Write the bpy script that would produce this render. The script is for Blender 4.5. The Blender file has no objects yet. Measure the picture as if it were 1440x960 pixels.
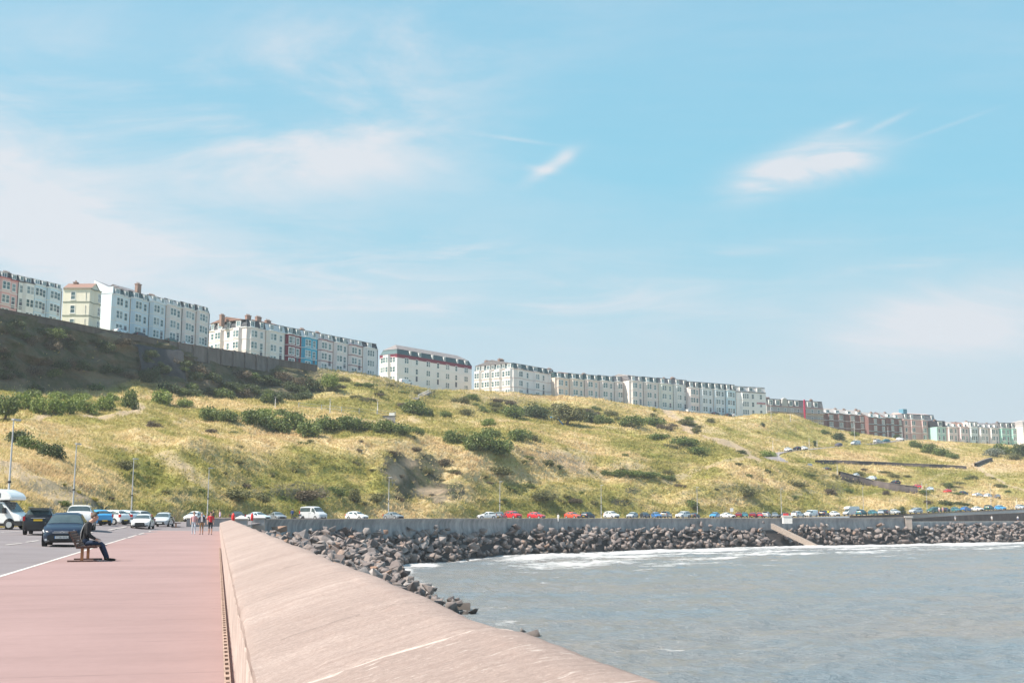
import bpy, bmesh, math, random
import numpy as np
from mathutils import Vector, Matrix, Quaternion
from mathutils.geometry import delaunay_2d_cdt

random.seed(7)
RNG = np.random.default_rng(11)
SC = bpy.context.scene
COL = SC.collection
R = math.radians

# ------------------------------------------------------------------ camera
FPX = 1650.0                       # focal length in photo pixels (1440 wide)
TH = math.atan(243.0 / FPX)        # camera pitched up: horizon at photo row 723
CT, ST = math.cos(TH), math.sin(TH)
EYE = 1.45
cam_data = bpy.data.cameras.new("camera")
cam_data.sensor_width = 36.0
cam_data.lens = FPX / 1440.0 * 36.0
cam_data.clip_start = 0.1
cam_data.clip_end = 20000.0
cam = bpy.data.objects.new("camera", cam_data)
cam.location = (0, 0, EYE)
cam.rotation_euler = (math.pi / 2 + TH, 0, 0)
COL.objects.link(cam)
SC.camera = cam

# ------------------------------------------------------------------ exposure, light
SC.view_settings.view_transform = 'Standard'
SC.view_settings.look = 'None'
SC.view_settings.gamma = 1.0
SC.view_settings.exposure = 0.80
SC.render.engine = 'CYCLES'
SC.cycles.max_bounces = 5
SC.cycles.diffuse_bounces = 3
SC.cycles.glossy_bounces = 2
SC.cycles.transmission_bounces = 2
SC.cycles.transparent_max_bounces = 6
SC.cycles.caustics_reflective = False
SC.cycles.caustics_refractive = False

SUN_AZ = Vector((-0.93, -0.36, 0)).normalized()      # horizontal direction towards the sun
SUN_EL = R(51)
sun_dir = Vector((SUN_AZ.x * math.cos(SUN_EL), SUN_AZ.y * math.cos(SUN_EL), math.sin(SUN_EL)))
sd = bpy.data.lights.new("sun", 'SUN')
sd.energy = 4.9
sd.angle = R(0.53)
sd.color = (1.0, 0.91, 0.80)
sun = bpy.data.objects.new("sun", sd)
sun.rotation_euler = sun_dir.to_track_quat('Z', 'Y').to_euler()
sun.location = (-60, -40, 90)
COL.objects.link(sun)

world = bpy.data.worlds.new("World")
SC.world = world
world.use_nodes = True

class NT:
    """small node-tree helper"""
    def __init__(self, tree):
        self.t = tree
    def n(self, typ, **kw):
        nd = self.t.nodes.new(typ)
        for k, v in kw.items():
            if k.startswith('i_'):
                key = k[2:]
                key = int(key) if key.isdigit() else key.replace('_', ' ')
                nd.inputs[key].default_value = v
            else:
                setattr(nd, k, v)
        return nd
    def l(self, a, b):
        self.t.links.new(a, b)
    def math(self, op, a, b=None, c=None, clamp=False):
        nd = self.t.nodes.new('ShaderNodeMath'); nd.operation = op; nd.use_clamp = clamp
        for i, v in enumerate((a, b, c)):
            if v is None: continue
            if isinstance(v, (int, float)): nd.inputs[i].default_value = v
            else: self.l(v, nd.inputs[i])
        return nd.outputs[0]
    def mix(self, fac, a, b, blend='MIX'):
        nd = self.t.nodes.new('ShaderNodeMix'); nd.data_type = 'RGBA'; nd.blend_type = blend
        for s, v in ((nd.inputs[0], fac), (nd.inputs[6], a), (nd.inputs[7], b)):
            if isinstance(v, (int, float)): s.default_value = v
            elif isinstance(v, (tuple, list)): s.default_value = (v[0], v[1], v[2], 1)
            else: self.l(v, s)
        return nd.outputs[2]
    def ramp(self, fac, stops, interp='LINEAR'):
        nd = self.t.nodes.new('ShaderNodeValToRGB'); cr = nd.color_ramp; cr.interpolation = interp
        while len(cr.elements) < len(stops): cr.elements.new(0.5)
        for e, (p, c) in zip(cr.elements, stops):
            e.position = p
            e.color = (c, c, c, 1) if isinstance(c, (int, float)) else (c[0], c[1], c[2], 1)
        self.l(fac, nd.inputs[0])
        return nd.outputs[0]
    def noise(self, vec, scale, detail=4, rough=0.55, dist=0.0):
        nd = self.t.nodes.new('ShaderNodeTexNoise')
        nd.inputs['Scale'].default_value = scale
        nd.inputs['Detail'].default_value = detail
        nd.inputs['Roughness'].default_value = rough
        nd.inputs['Distortion'].default_value = dist
        if vec is not None: self.l(vec, nd.inputs['Vector'])
        return nd.outputs[0]

def build_sky():
    T = NT(world.node_tree)
    world.node_tree.nodes.clear()
    out = T.n('ShaderNodeOutputWorld')
    bg = T.n('ShaderNodeBackground')
    bg.inputs['Strength'].default_value = 0.125
    sky = T.n('ShaderNodeTexSky', sky_type='NISHITA', sun_disc=False)
    sky.sun_elevation = SUN_EL
    sky.sun_rotation = math.atan2(SUN_AZ.x, SUN_AZ.y) % (2 * math.pi)
    sky.altitude = 0
    sky.air_density = 1.0
    sky.dust_density = 0.4
    sky.ozone_density = 1.6
    tc = T.n('ShaderNodeTexCoord')
    sep = T.n('ShaderNodeSeparateXYZ'); T.l(tc.outputs['Generated'], sep.inputs[0])
    x, y, z = sep.outputs
    # thin cirrus: compass bearing (a) and height (e) of the view direction in the sky
    ysafe = T.math('MAXIMUM', T.math('ABSOLUTE', y), 0.02)
    a = T.math('DIVIDE', x, ysafe)
    e = T.math('DIVIDE', z, ysafe)
    comb = T.n('ShaderNodeCombineXYZ'); T.l(a, comb.inputs[0]); T.l(e, comb.inputs[1])
    def gauss(ca, ce, ra, re, rot):
        da = T.math('SUBTRACT', a, ca); de = T.math('SUBTRACT', e, ce)
        c, s = math.cos(rot), math.sin(rot)
        p = T.math('ADD', T.math('MULTIPLY', da, c / ra), T.math('MULTIPLY', de, s / ra))
        q = T.math('ADD', T.math('MULTIPLY', da, -s / re), T.math('MULTIPLY', de, c / re))
        r2 = T.math('ADD', T.math('MULTIPLY', p, p), T.math('MULTIPLY', q, q))
        return T.math('EXPONENT', T.math('MULTIPLY', r2, -1.0))
    def layer(rot, sx, sy, off, lo, hi, rough=0.6, dist=0.6):
        mp = T.n('ShaderNodeMapping')
        mp.inputs['Rotation'].default_value = (0, 0, rot)
        mp.inputs['Scale'].default_value = (sx, sy, 1)
        mp.inputs['Location'].default_value = off
        T.l(comb.outputs[0], mp.inputs['Vector'])
        nz = T.noise(mp.outputs[0], 1.0, 7, rough, dist)
        return T.ramp(nz, [(lo, 0.0), (hi, 1.0)], 'EASE')
    def AE(px, py):
        u = (px - 720) / FPX; v = (480 - py) / FPX
        yc = CT - v * ST
        return u / yc, (ST + v * CT) / yc
    # broad veils
    veil = layer(R(8), 3.2, 9.0, (2.1, 0.7, 0), 0.40, 0.72)
    wisp = layer(R(24), 5, 30.0, (0.3, 4.2, 0), 0.42, 0.75, 0.66, 0.9)
    fine = layer(R(-14), 7, 60.0, (6.3, 1.2, 0), 0.35, 0.8, 0.7, 0.5)
    mottle = layer(R(14), 4, 15.0, (1.3, 2.2, 0), 0.12, 0.80, 0.62, 0.7)
    cov = None
    def add(v, k):
        nonlocal cov
        w = T.math('MULTIPLY', v, k)
        cov = w if cov is None else T.math('ADD', cov, w)
    for (px, py, rx, ry, rot, k, tex) in [
            (20, 330, 360, 130, -22, 1.0, None), (150, 250, 260, 60, -20, 0.45, None), (40, 320, 300, 140, -24, 0.9, veil), (330, 205, 330, 75, -4, 0.9, veil), (300, 210, 330, 60, -4, 0.28, None), (250, 400, 400, 60, -6, 0.40, None), (120, 60, 300, 80, 0, 0.22, None), (560, 90, 180, 150, 30, 0.22, None), (640, 400, 420, 60, -6, 0.30, None), (1380, 470, 230, 70, 16, 0.50, None),
            (230, 90, 420, 70, 6, 0.40, veil), (540, 80, 240, 130, 30, 0.45, veil),
            (620, 395, 460, 60, -6, 0.85, wisp), (600, 332, 85, 12, -16, 0.55, wisp),
            (1330, 450, 210, 66, 20, 1.2, veil), (1250, 375, 160, 9, 9, 0.45, fine),
            (1110, 345, 330, 10, 4, 0.30, fine), (1040, 355, 60, 7, 8, 0.3, fine),
            (100, 395, 500, 60, 0, 0.35, wisp)]:
        ca, ce = AE(px, py)
        g_ = gauss(ca, ce, rx / FPX, ry / FPX, R(rot))
        add(T.math('MULTIPLY', g_, tex if tex is not None else mottle), k)
    # the two bright mare's tails and their streaks
    soft = layer(R(20), 7, 34, (3.3, 8.1, 0), 0.18, 0.62, 0.6, 0.7)
    for (px, py, rx, ry, rot, k) in [(1130, 232, 100, 27, 16, 1.0), (1075, 254, 50, 20, 22, 0.9), (1170, 236, 70, 24, 12, .5), (1190, 222, 46, 22, 10, 0.25), (1248, 172, 36, 4.5, 26, 0.55),
                                     (1188, 176, 17, 4, 16, 0.6), (1150, 195, 80, 12, 24, 0.22), (1330, 178, 60, 3, 20, 0.25),
                                     (776, 233, 36, 9, 33, 0.8), (760, 238, 22, 5, -10, 0.4), (796, 219, 14, 11, 40, 0.35), (725, 196, 46, 3, -8, 0.35)]:
        ca, ce = AE(px, py)
        add(T.math('MULTIPLY', gauss(ca, ce, rx / FPX, ry / FPX, R(rot)), soft), k)
    add(fine, 0.05)
    add(veil, 0.10)
    cov = T.math('MINIMUM', cov, 0.95)
    # pale band of sea haze low on the horizon
    low = T.ramp(e, [(0.0, 1.0), (0.35, 0.92), (0.5, 0.8), (1.0, 0.0)])
    clear = T.ramp(e, [(0.05, (2.80, 3.24, 3.58)), (0.11, (2.62, 3.20, 3.60)), (0.19, (1.80, 3.04, 3.64)), (0.29, (1.27, 2.86, 3.68)), (0.46, (1.26, 2.70, 3.58))])
    tint = T.mix(1.0, sky.outputs[0], (1.17, 1.38, 1.12), 'MULTIPLY')
    hz = T.mix(low, tint, clear)
    cl = T.mix(cov, hz, (3.50, 3.66, 3.90))
    T.l(cl, bg.inputs['Color'])
    T.l(bg.outputs[0], out.inputs[0])
build_sky()
# ------------------------------------------------------------------ geometry helpers
def P(px, py, D):
    """world point seen at photo pixel (px, py) at forward distance D"""
    u = (px - 720) / FPX; v = (480 - py) / FPX
    yc = CT - v * ST
    return Vector((u * D / yc, D, EYE + (ST + v * CT) / yc * D))
def zAt(py, D):
    v = (480 - py) / FPX
    return EYE + (ST + v * CT) / (CT - v * ST) * D
def proj(X, Y, Z):
    fw = Y * CT + (Z - EYE) * ST
    up = -Y * ST + (Z - EYE) * CT
    return 720 + FPX * X / fw, 480 - FPX * up / fw

def vnoise(x, y, seed=0):
    """vectorised 2-D value noise, about -1..1"""
    xi = np.floor(x).astype(np.int64); yi = np.floor(y).astype(np.int64)
    fx = x - xi; fy = y - yi
    fx = fx * fx * fx * (fx * (fx * 6 - 15) + 10); fy = fy * fy * fy * (fy * (fy * 6 - 15) + 10)
    def h(a, b):
        n = (a * 374761393 + b * 668265263 + seed * 974634777) & 0xFFFFFFFF
        n = ((n ^ (n >> 13)) * 1274126177) & 0xFFFFFFFF
        n = n ^ (n >> 16)
        return (n & 0xFFFF) / 32767.5 - 1.0
    return (h(xi, yi) * (1 - fx) + h(xi + 1, yi) * fx) * (1 - fy) + (h(xi, yi + 1) * (1 - fx) + h(xi + 1, yi + 1) * fx) * fy
def fbm(x, y, octs=4, seed=0, gain=0.5):
    s = 0; a = 1; t = 0
    for i in range(octs):
        s = s + a * vnoise(x * 2 ** i + 13.7 * i, y * 2 ** i - 7.3 * i, seed + i); t += a; a *= gain
    return s / t
def sstep(a, b, x):
    t = np.clip((x - a) / (b - a), 0, 1)
    return t * t * (3 - 2 * t)

def tag(o, label=None, cat=None, group=None, kind=None):
    if label: o['label'] = label
    if cat: o['category'] = cat
    if group: o['group'] = group
    if kind: o['kind'] = kind
    return o
def empty(name, loc=(0, 0, 0), rz=0.0, label=None, cat=None, group=None):
    o = bpy.data.objects.new(name, None)
    o.empty_display_size = 0.3
    o.location = loc; o.rotation_euler = (0, 0, rz)
    COL.objects.link(o)
    return tag(o, label, cat, group)
def link_mesh(name, me, mat=None, parent=None, smooth=False):
    o = bpy.data.objects.new(name, me)
    COL.objects.link(o)
    if parent is not None: o.parent = parent
    if mat is not None:
        for m in (mat if isinstance(mat, (list, tuple)) else [mat]): me.materials.append(m)
    if smooth: me.shade_smooth()
    return o
def np_mesh(name, V, F, mat=None, parent=None, smooth=False, mi=None):
    """mesh from numpy vertices (n,3) and faces (m,k)"""
    me = bpy.data.meshes.new(name)
    V = np.ascontiguousarray(V, dtype=np.float32); F = np.ascontiguousarray(F, dtype=np.int32)
    me.vertices.add(len(V)); me.vertices.foreach_set('co', V.ravel())
    k = F.shape[1]
    me.loops.add(F.size); me.loops.foreach_set('vertex_index', F.ravel())
    me.polygons.add(len(F))
    me.polygons.foreach_set('loop_start', np.arange(0, F.size, k, dtype=np.int32))
    if mi is not None: me.polygons.foreach_set('material_index', np.ascontiguousarray(mi, dtype=np.int32))
    me.update(calc_edges=True); me.validate()
    return link_mesh(name, me, mat, parent, smooth)
def py_mesh(name, V, F):
    me = bpy.data.meshes.new(name)
    me.from_pydata([tuple(v) for v in V], [], F); me.update()
    return me
def grid_faces(nr, nc, flip=False):
    i = np.arange(nr - 1)[:, None] * nc + np.arange(nc - 1)[None, :]
    f = np.stack([i, i + 1, i + nc + 1, i + nc], -1).reshape(-1, 4)
    return f[:, ::-1] if flip else f
class MB:
    """collects shapes for ONE mesh object"""
    def __init__(self): self.V = []; self.F = []; self.M = []
    def poly(self, pts, faces, m=0):
        b = len(self.V); self.V += [tuple(p) for p in pts]
        self.F += [tuple(b + i for i in f) for f in faces]; self.M += [m] * len(faces)
        return self
    def box(self, x0, x1, y0, y1, z0, z1, m=0, mat=None):
        p = [Vector(q) for q in ((x0,y0,z0),(x1,y0,z0),(x1,y1,z0),(x0,y1,z0),(x0,y0,z1),(x1,y0,z1),(x1,y1,z1),(x0,y1,z1))]
        if mat is not None: p = [mat @ q for q in p]
        return self.poly(p, [(0,3,2,1),(4,5,6,7),(0,1,5,4),(1,2,6,5),(2,3,7,6),(3,0,4,7)], m)
    def bar(self, a, b, w, h=None, m=0, n=4, taper=1.0):
        a = Vector(a); b = Vector(b); d = (b - a)
        q = d.to_track_quat('Z', 'Y'); h = w if h is None else h
        pts = []
        for c, k in ((a, 1.0), (b, taper)):
            for i in range(n):
                t = 2 * math.pi * (i + 0.5) / n
                s = 1 / math.cos(math.pi / n) if n == 4 else 1.0
                pts.append(c + q @ Vector((math.cos(t) * w / 2 * s * k, math.sin(t) * h / 2 * s * k, 0)))
        fs = [(i, (i + 1) % n, n + (i + 1) % n, n + i) for i in range(n)]
        fs += [tuple(reversed(range(n))), tuple(range(n, 2 * n))]
        return self.poly(pts, fs, m)
    def lathe(self, prof, n=16, axis='Z', c=(0, 0, 0), m=0):
        pts = []
        for (r, h) in prof:
            for i in range(n):
                t = 2 * math.pi * i / n; x, y = r * math.cos(t), r * math.sin(t)
                q = {'Z': (x, y, h), 'X': (h, x, y), 'Y': (x, h, y)}[axis]
                pts.append((c[0] + q[0], c[1] + q[1], c[2] + q[2]))
        fs = []
        for k in range(len(prof) - 1):
            for i in range(n):
                j = (i + 1) % n
                f = (k * n + i, k * n + j, (k + 1) * n + j, (k + 1) * n + i)
                fs.append(f if axis != 'Y' else f[::-1])
        e0 = tuple(range(n)); e1 = tuple(range((len(prof) - 1) * n, len(prof) * n))
        fs += [e0[::-1], e1] if axis != 'Y' else [e0, e1[::-1]]
        return self.poly(pts, fs, m)
    def mesh(self, name):
        me = py_mesh(name, self.V, self.F)
        if any(self.M): me.polygons.foreach_set('material_index', self.M)
        return me
    def build(self, name, mat, parent=None, smooth=False):
        return link_mesh(name, self.mesh(name), mat, parent, smooth)
def copy_tree(o, parent=None):
    c = o.copy(); COL.objects.link(c)
    if parent is not None: c.parent = parent
    for ch in o.children: copy_tree(ch, c)
    return c

# ------------------------------------------------------------------ materials
def new_mat(name):
    m = bpy.data.materials.new(name); m.use_nodes = True
    m.node_tree.nodes.clear()
    T = NT(m.node_tree)
    out = T.n('ShaderNodeOutputMaterial'); b = T.n('ShaderNodeBsdfPrincipled')
    T.l(b.outputs[0], out.inputs[0])
    return m, T, b
def world_pos(T):
    return T.n('ShaderNodeNewGeometry').outputs['Position']
def obj_pos(T):
    return T.n('ShaderNodeTexCoord').outputs['Object']
_simple = {}
def mat(name, col, rough=0.7, var=0.12, scale=3.0, metal=0.0, spec=0.5, coat=0.0, bump=0.0):
    """plain paint / stone / metal with slight procedural wear"""
    if name in _simple: return _simple[name]
    m, T, b = new_mat(name)
    p = obj_pos(T)
    n = T.noise(p, scale, 5, 0.6)
    lo = tuple(c * (1 - var) for c in col); hi = tuple(min(1, c * (1 + var)) for c in col)
    T.l(T.mix(T.ramp(n, [(0.3, 0.0), (0.7, 1.0)]), lo, hi), b.inputs['Base Color'])
    b.inputs['Roughness'].default_value = rough
    b.inputs['Metallic'].default_value = metal
    b.inputs['Specular IOR Level'].default_value = spec
    if coat: b.inputs['Coat Weight'].default_value = coat; b.inputs['Coat Roughness'].default_value = 0.05
    if bump:
        bp = T.n('ShaderNodeBump'); bp.inputs['Strength'].default_value = bump
        T.l(T.noise(p, scale * 6, 4), bp.inputs['Height']); T.l(bp.outputs[0], b.inputs['Normal'])
    _simple[name] = m
    return m
def srgb(r, g, b):
    f = lambda c: (c / 255) / 12.92 if c / 255 <= 0.04045 else ((c / 255 + 0.055) / 1.055) ** 2.4
    return (f(r), f(g), f(b))
# ------------------------------------------------------------------ layout of the bay (metres)
DX, DY = -0.2409, 0.9706           # direction of the promenade
NX, NY = 0.9706, 0.2409            # to its right, towards the sea
def SL(s, lat, z=0.0): return Vector((s * DX + lat * NX, s * DY + lat * NY, z))
SEA_Z = -6.55
WALL_END = 107.0                   # the near sea wall stops here

WALLPX = [(371,729,150),(400,729,158),(450,729,171),(520,728.7,186),(600,728.5,204),(700,728.4,235),(800,728.2,255),
          (900,728,270),(1000,727.8,286),(1100,727.6,301),(1200,727.3,312),(1277,727,321)]
def dense(poly, step=2.0):
    out = [Vector(poly[0])]
    for a, b in zip(poly[:-1], poly[1:]):
        a = Vector(a); b = Vector(b); n = max(1, int((b - a).length / step))
        out += [a.lerp(b, (i + 1) / n) for i in range(n)]
    return out
def smooth_line(pts, n=3):
    pts = [Vector(p) for p in pts]
    for _ in range(n):
        q = [pts[0]]
        for a, b in zip(pts[:-1], pts[1:]): q += [a.lerp(b, .25), a.lerp(b, .75)]
        pts = q + [pts[-1]]
    return pts
FARWALL = dense(smooth_line([P(*w) for w in WALLPX], 2), 2.0)
WALKPX = [(1281,733,322),(1340,732.8,336),(1440,732.5,354),(1560,732.2,370),(1720,732,388)]
WALK = dense(smooth_line([P(*w) for w in WALKPX], 2), 3.0)
SHOREPX = [(880,960,0),(808,925,0),(732,893,0),(654,862,0),(586,829,0),(556,806,0),(566,795,0),(640,790,0),(700,783,0),(790,778.5,0),(890,775,0),
           (985,772,0),(1120,768.5,0),(1240,766.5,0),(1340,764.6,0),(1440,762.6,0),(1600,760.5,0),(1800,759,0)]
def sea_hit(px, py, z=SEA_Z):
    v = (480 - py) / FPX
    D = (z - EYE) * (CT - v * ST) / (ST + v * CT)
    return P(px, py, D)
SHORE = dense(smooth_line([sea_hit(a, b) for a, b, _ in SHOREPX], 2), 3.0)

def ground(X, Y):
    """height of the promenade, road and parking strip"""
    X = np.asarray(X, dtype=float); Y = np.asarray(Y, dtype=float)
    s = X * DX + Y * DY; lat = X * NX + Y * NY
    near = 0.35 * sstep(45, 140, s) * sstep(-6.2, -9.5, lat) + np.clip((-lat - 6.2) * 0.024, 0, 0.35) * sstep(-20, 10, s)
    fw = np.maximum(Y * CT, 1.0)
    px = 720 + FPX * X / fw
    far = np.interp(px, [300, 450, 1100, 1200, 1280, 1340, 1440, 1700], [0.42, 0.5, 0.55, 1.1, 1.65, 2.15, 3.1, 5.2])
    w = sstep(112, 165, s + np.maximum(lat + 10, 0) * 0.8)
    return near * (1 - w) + far * w
def on_ground(px, py):
    """where the sight line through a photo pixel meets the road"""
    best = None
    for D in np.arange(4, 430, 0.25):
        p = P(px, py, D)
        g = float(ground(p.x, p.y))
        if p.z <= g: return Vector((p.x, p.y, g))
    return None

# ------------------------------------------------------------------ hillside (height field)
KN = {  # photo column: [(row, distance)] toe, lower slope, bench front, bench back, cliff foot, top edge
 -600: [(766,50),(700,75),(645,115),(605,150),(570,196),(380,205)],
 -300: [(757,64),(700,87),(640,130),(603,175),(563,220),(395,228)],
 -100: [(750,74),(700,94),(632,140),(595,192),(555,238),(415,245)],
 0:    [(745,88),(692,108),(632,150),(588,208),(549,255),(436,262)],
 100:  [(740,119),(690,138),(640,168),(588,222),(546,275),(452,282)],
 180:  [(736,151),(690,165),(640,188),(585,234),(545,292),(470,300)],
 300:  [(734,184),(690,197),(635,219),(588,256),(553,314),(492,322)],
 400:  [(732,203),(690,215),(630,240),(590,272),(560,331),(513,348)],
 470:  [(731.5,214),(690,226),(630,252),(590,284),(560,334),(519,374)],
 530:  [(731,226),(690,238),(625,266),(590,302),(565,332),(527,392)],
 600:  [(730.5,243),(690,254),(628,280),(592,318),(575,347),(549,402)],
 660:  [(730.3,258),(690,269),(630,291),(596,334),(580,362),(548,420)],
 770:  [(729.7,282),(690,293),(635,313),(600,357),(588,387),(556,440)],
 880:  [(729,295),(690,307),(640,336),(608,377),(595,407),(567,460)],
 940:  [(728.8,305),(690,319),(645,349),(615,388),(602,422),(577,475)],
 1010: [(728.5,318),(692,334),(655,363),(628,398),(612,437),(584,492)],
 1080: [(727.5,334),(695,351),(665,380),(641,410),(620,452),(592,508)],
 1140: [(725.5,347),(697,364),(668,392),(634,435),(622,473),(598,522)],
 1200: [(723,358),(700,378),(672,402),(628,460),(622,495),(609,535)],
 1260: [(720.5,368),(700,385),(670,415),(640,458),(622,510),(617,552)],
 1340: [(717,381),(702,396),(672,422),(650,460),(632,525),(622,572)],
 1440: [(712,398),(698,410),(672,432),(650,468),(637,540),(628,592)],
 1600: [(706,412),(692,424),(668,440),(648,472),(637,548),(628,606)],
 2000: [(700,438),(687,450),(665,462),(645,485),(635,560),(626,625)],
}
PX0, PXS = -600, 4
cols = np.arange(PX0, 1990, PXS).astype(float)
kx = np.array(sorted(KN)); KD = []; KZ = []
for x in kx:
    ds = [d for _, d in KN[int(x)]]; zs = [zAt(y, d) for y, d in KN[int(x)]]
    ds += [ds[-1] + 14, ds[-1] + 900]; zs += [zs[-1] + 1.2, zs[-1] + 4]
    KD.append(ds); KZ.append(zs)
KD = np.array(KD); KZ = np.array(KZ)
def colinterp(A):
    out = np.stack([np.interp(cols, kx, A[:, k]) for k in range(A.shape[1])], 1)
    for _ in range(5):
        q = out.copy(); q[3:-3] = sum(out[3 + o:len(out) - 3 + o] for o in range(-3, 4)) / 7; out = q
    return out
CD = colinterp(KD); CZ = colinterp(KZ)
rows_per = [34, 36, 34, 26, 56, 8, 12]
tt = np.concatenate([k + np.arange(n) / n for k, n in enumerate(rows_per)] + [[7.0]])
NR, NC = len(tt), len(cols)
def rowinterp(C):
    k = np.minimum(tt.astype(int), 6); f = tt - k
    return C[:, k] * (1 - f) + C[:, k + 1] * f          # NC x NR
TD = rowinterp(CD); TZ = rowinterp(CZ)
for _ in range(4):
    q = TZ.copy(); q[:, 2:-16] = sum(TZ[:, 2 + o:NR - 16 + o] for o in range(-2, 3)) / 5; TZ = q
U = (cols - 720) / FPX
TX = U[:, None] * (TD * CT + (TZ - EYE) * ST)
TY = TD.copy()
toe = sstep(0.0, 0.35, tt)[None, :]
top = 1 - sstep(4.85, 5.0, tt)[None, :]
relief = (fbm(TX / 34, TY / 34, 4, 3) * 4.0 + fbm(TX / 9, TY / 9, 4, 9) * 1.5 + fbm(TX / 2.6, TY / 2.6, 3, 21) * 0.6)
# gullies that run down the slope
gul = 1 - np.abs(fbm(cols[:, None] / 42 + TZ * 0.03, TZ / 55, 3, 31))
relief -= np.clip(gul - 0.80, 0, 1) * 2.5 * sstep(0.4, 1.2, tt)[None, :] * (1 - sstep(2.0, 3.0, tt)[None, :])
cliffy = (sstep(4.0, 4.25, tt) * (1 - sstep(4.85, 5.0, tt)))[None, :] * (1 - sstep(380, 640, cols))[:, None]
rough = np.abs(fbm(TX / 6 + TZ / 9, TZ / 5, 4, 41))
TZ0 = TZ.copy()
# named spurs and hollows of this slope (photo column, row, spread, height in metres)
_px, _py = proj(TX, TY, TZ)
for (bx, by, rx, ry, hh) in [(1085,672,75,26,5.5),(955,658,60,16,-2.5),(820,662,46,16,-3.0),(705,645,60,20,3.5),(560,618,90,16,2.5),(592,676,40,24,-5.5),(545,660,22,26,3),(648,672,22,22,3),(330,660,70,20,3.5),(215,672,36,18,-3.0),(262,650,30,14,2.5),
      (470,545,50,14,3.0),(565,542,30,14,-4.0),(520,556,30,12,2.5),(615,560,24,10,-3.0),(690,566,50,10,3.5),(860,590,60,8,-2.0),(830,566,40,8,2.5),(1010,625,70,10,3.0),(1225,642,90,8,2.0),(1060,602,60,10,4.0),(1335,668,60,14,-2.5),(1130,600,40,8,3.0),(420,655,60,14,-2.5),(470,640,60,12,2.0),(860,700,50,12,2.5),(780,690,50,14,2.5),(1000,690,60,12,2.0),(925,690,40,14,-2.5),(440,696,60,8,2.2),(1190,686,40,10,-2.0)]:
    relief += hh * np.exp(-(((_px - bx) / rx) ** 2 + ((_py - by) / ry) ** 2))
relief *= 1 - 0.62 * (1 - sstep(110, 190, _px)) * sstep(600, 640, _py)
# little terraces trodden across the slope
relief += 0.30 * np.sin((TZ + fbm(TX / 15, TY / 15, 2, 61) * 2.5) * 2 * np.pi / 2.3) * sstep(0.3, 0.8, tt)[None, :]
right_calm = 1 - 0.55 * sstep(1050, 1250, cols)[:, None]
TZ = TZ + relief * toe * top * (0.9 - 0.35 * cliffy) * right_calm * 0.85
TX = TX + cliffy * (rough - 0.25) * 3.2; TY = TY - cliffy * (rough - 0.25) * 3.2
# toe sits on the verge of the road
gz = ground(TX[:, :1], TY[:, :1])
TZ = TZ * toe + (gz - 0.12 + 0.25 * np.minimum(tt, 1)[None, :] * 4) * (1 - toe)

def refresh():
    global TPX, TPY
    TPX, TPY = proj(TX, TY, TZ)
refresh()
def hit(px, py):
    """terrain point first seen at photo column px when climbing to row py"""
    c = (px - PX0) / PXS; i = int(np.clip(math.floor(c), 0, NC - 2)); f = c - i
    y = TPY[i] * (1 - f) + TPY[i + 1] * f
    k = np.where(y[:NR - 12] <= py)[0]
    if len(k) == 0: j, g = NR - 14, 0.0
    else:
        j = max(int(k[0]) - 1, 0); den = (y[j] - y[j + 1]); g = float(np.clip((y[j] - py) / den if abs(den) > 1e-6 else 0, 0, 1))
    def L(A):
        a = A[i, j] * (1 - g) + A[i, j + 1] * g; b = A[i + 1, j] * (1 - g) + A[i + 1, j + 1] * g
        return a * (1 - f) + b * f
    return Vector((L(TX), L(TY), L(TZ)))
def height_near(X, Y):
    """terrain height below a world point (nearest grid column, interpolated along it)"""
    pxx = 720 + FPX * X / max(Y * CT, 1)
    for _ in range(4):
        i = int(np.clip(round((pxx - PX0) / PXS), 0, NC - 1))
        z = float(np.interp(Y, TY[i], TZ[i]))
        pxx = proj(X, Y, z)[0]
    return z

# roads cut into the slope: polylines in photo pixels, climbing
ROADS = [
 dict(px=[(1448,704),(1420,702.5),(1400,701),(1372,698.5),(1345,695.5),(1310,691),(1285,687.5),(1255,681.5),(1228,675.5),(1200,670),(1165,663),(1135,658),(1100,648.5),(1083,642),(1086,637),(1105,634.5),(1130,632),(1160,629.5),(1190,627),(1225,624),(1255,620.5),(1275,618),(1300,617)], w=5.5),
]
def flatten(line, half, feather):
    global TZ
    L = np.array([tuple(p) for p in line])
    xmin, xmax = L[:, 0].min() - 20, L[:, 0].max() + 20; ymin, ymax = L[:, 1].min() - 20, L[:, 1].max() + 20
    m = (TX > xmin) & (TX < xmax) & (TY > ymin) & (TY < ymax)
    ii = np.where(m)
    px_, py_ = TX[ii], TY[ii]
    d2 = (px_[:, None] - L[None, :, 0]) ** 2 + (py_[:, None] - L[None, :, 1]) ** 2
    k = d2.argmin(1); d = np.sqrt(d2[np.arange(len(k)), k])
    w = 1 - sstep(half, half + feather, d)
    TZ[ii] = TZ[ii] * (1 - w) + (L[k, 2] - 0.25) * w
for rd in ROADS:
    pts = [hit(x, y) for x, y in rd['px']]
    pts = dense(smooth_line(pts, 2), 2.0)
    z = np.array([p.z for p in pts])
    for _ in range(30): z[1:-1] = (z[:-2] + z[1:-1] + z[2:]) / 3
    for p, zz in zip(pts, z): p.z = zz
    rd['line'] = pts
    flatten(pts, rd['w'] / 2 + 0.6, 4.5)
refresh()

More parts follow.
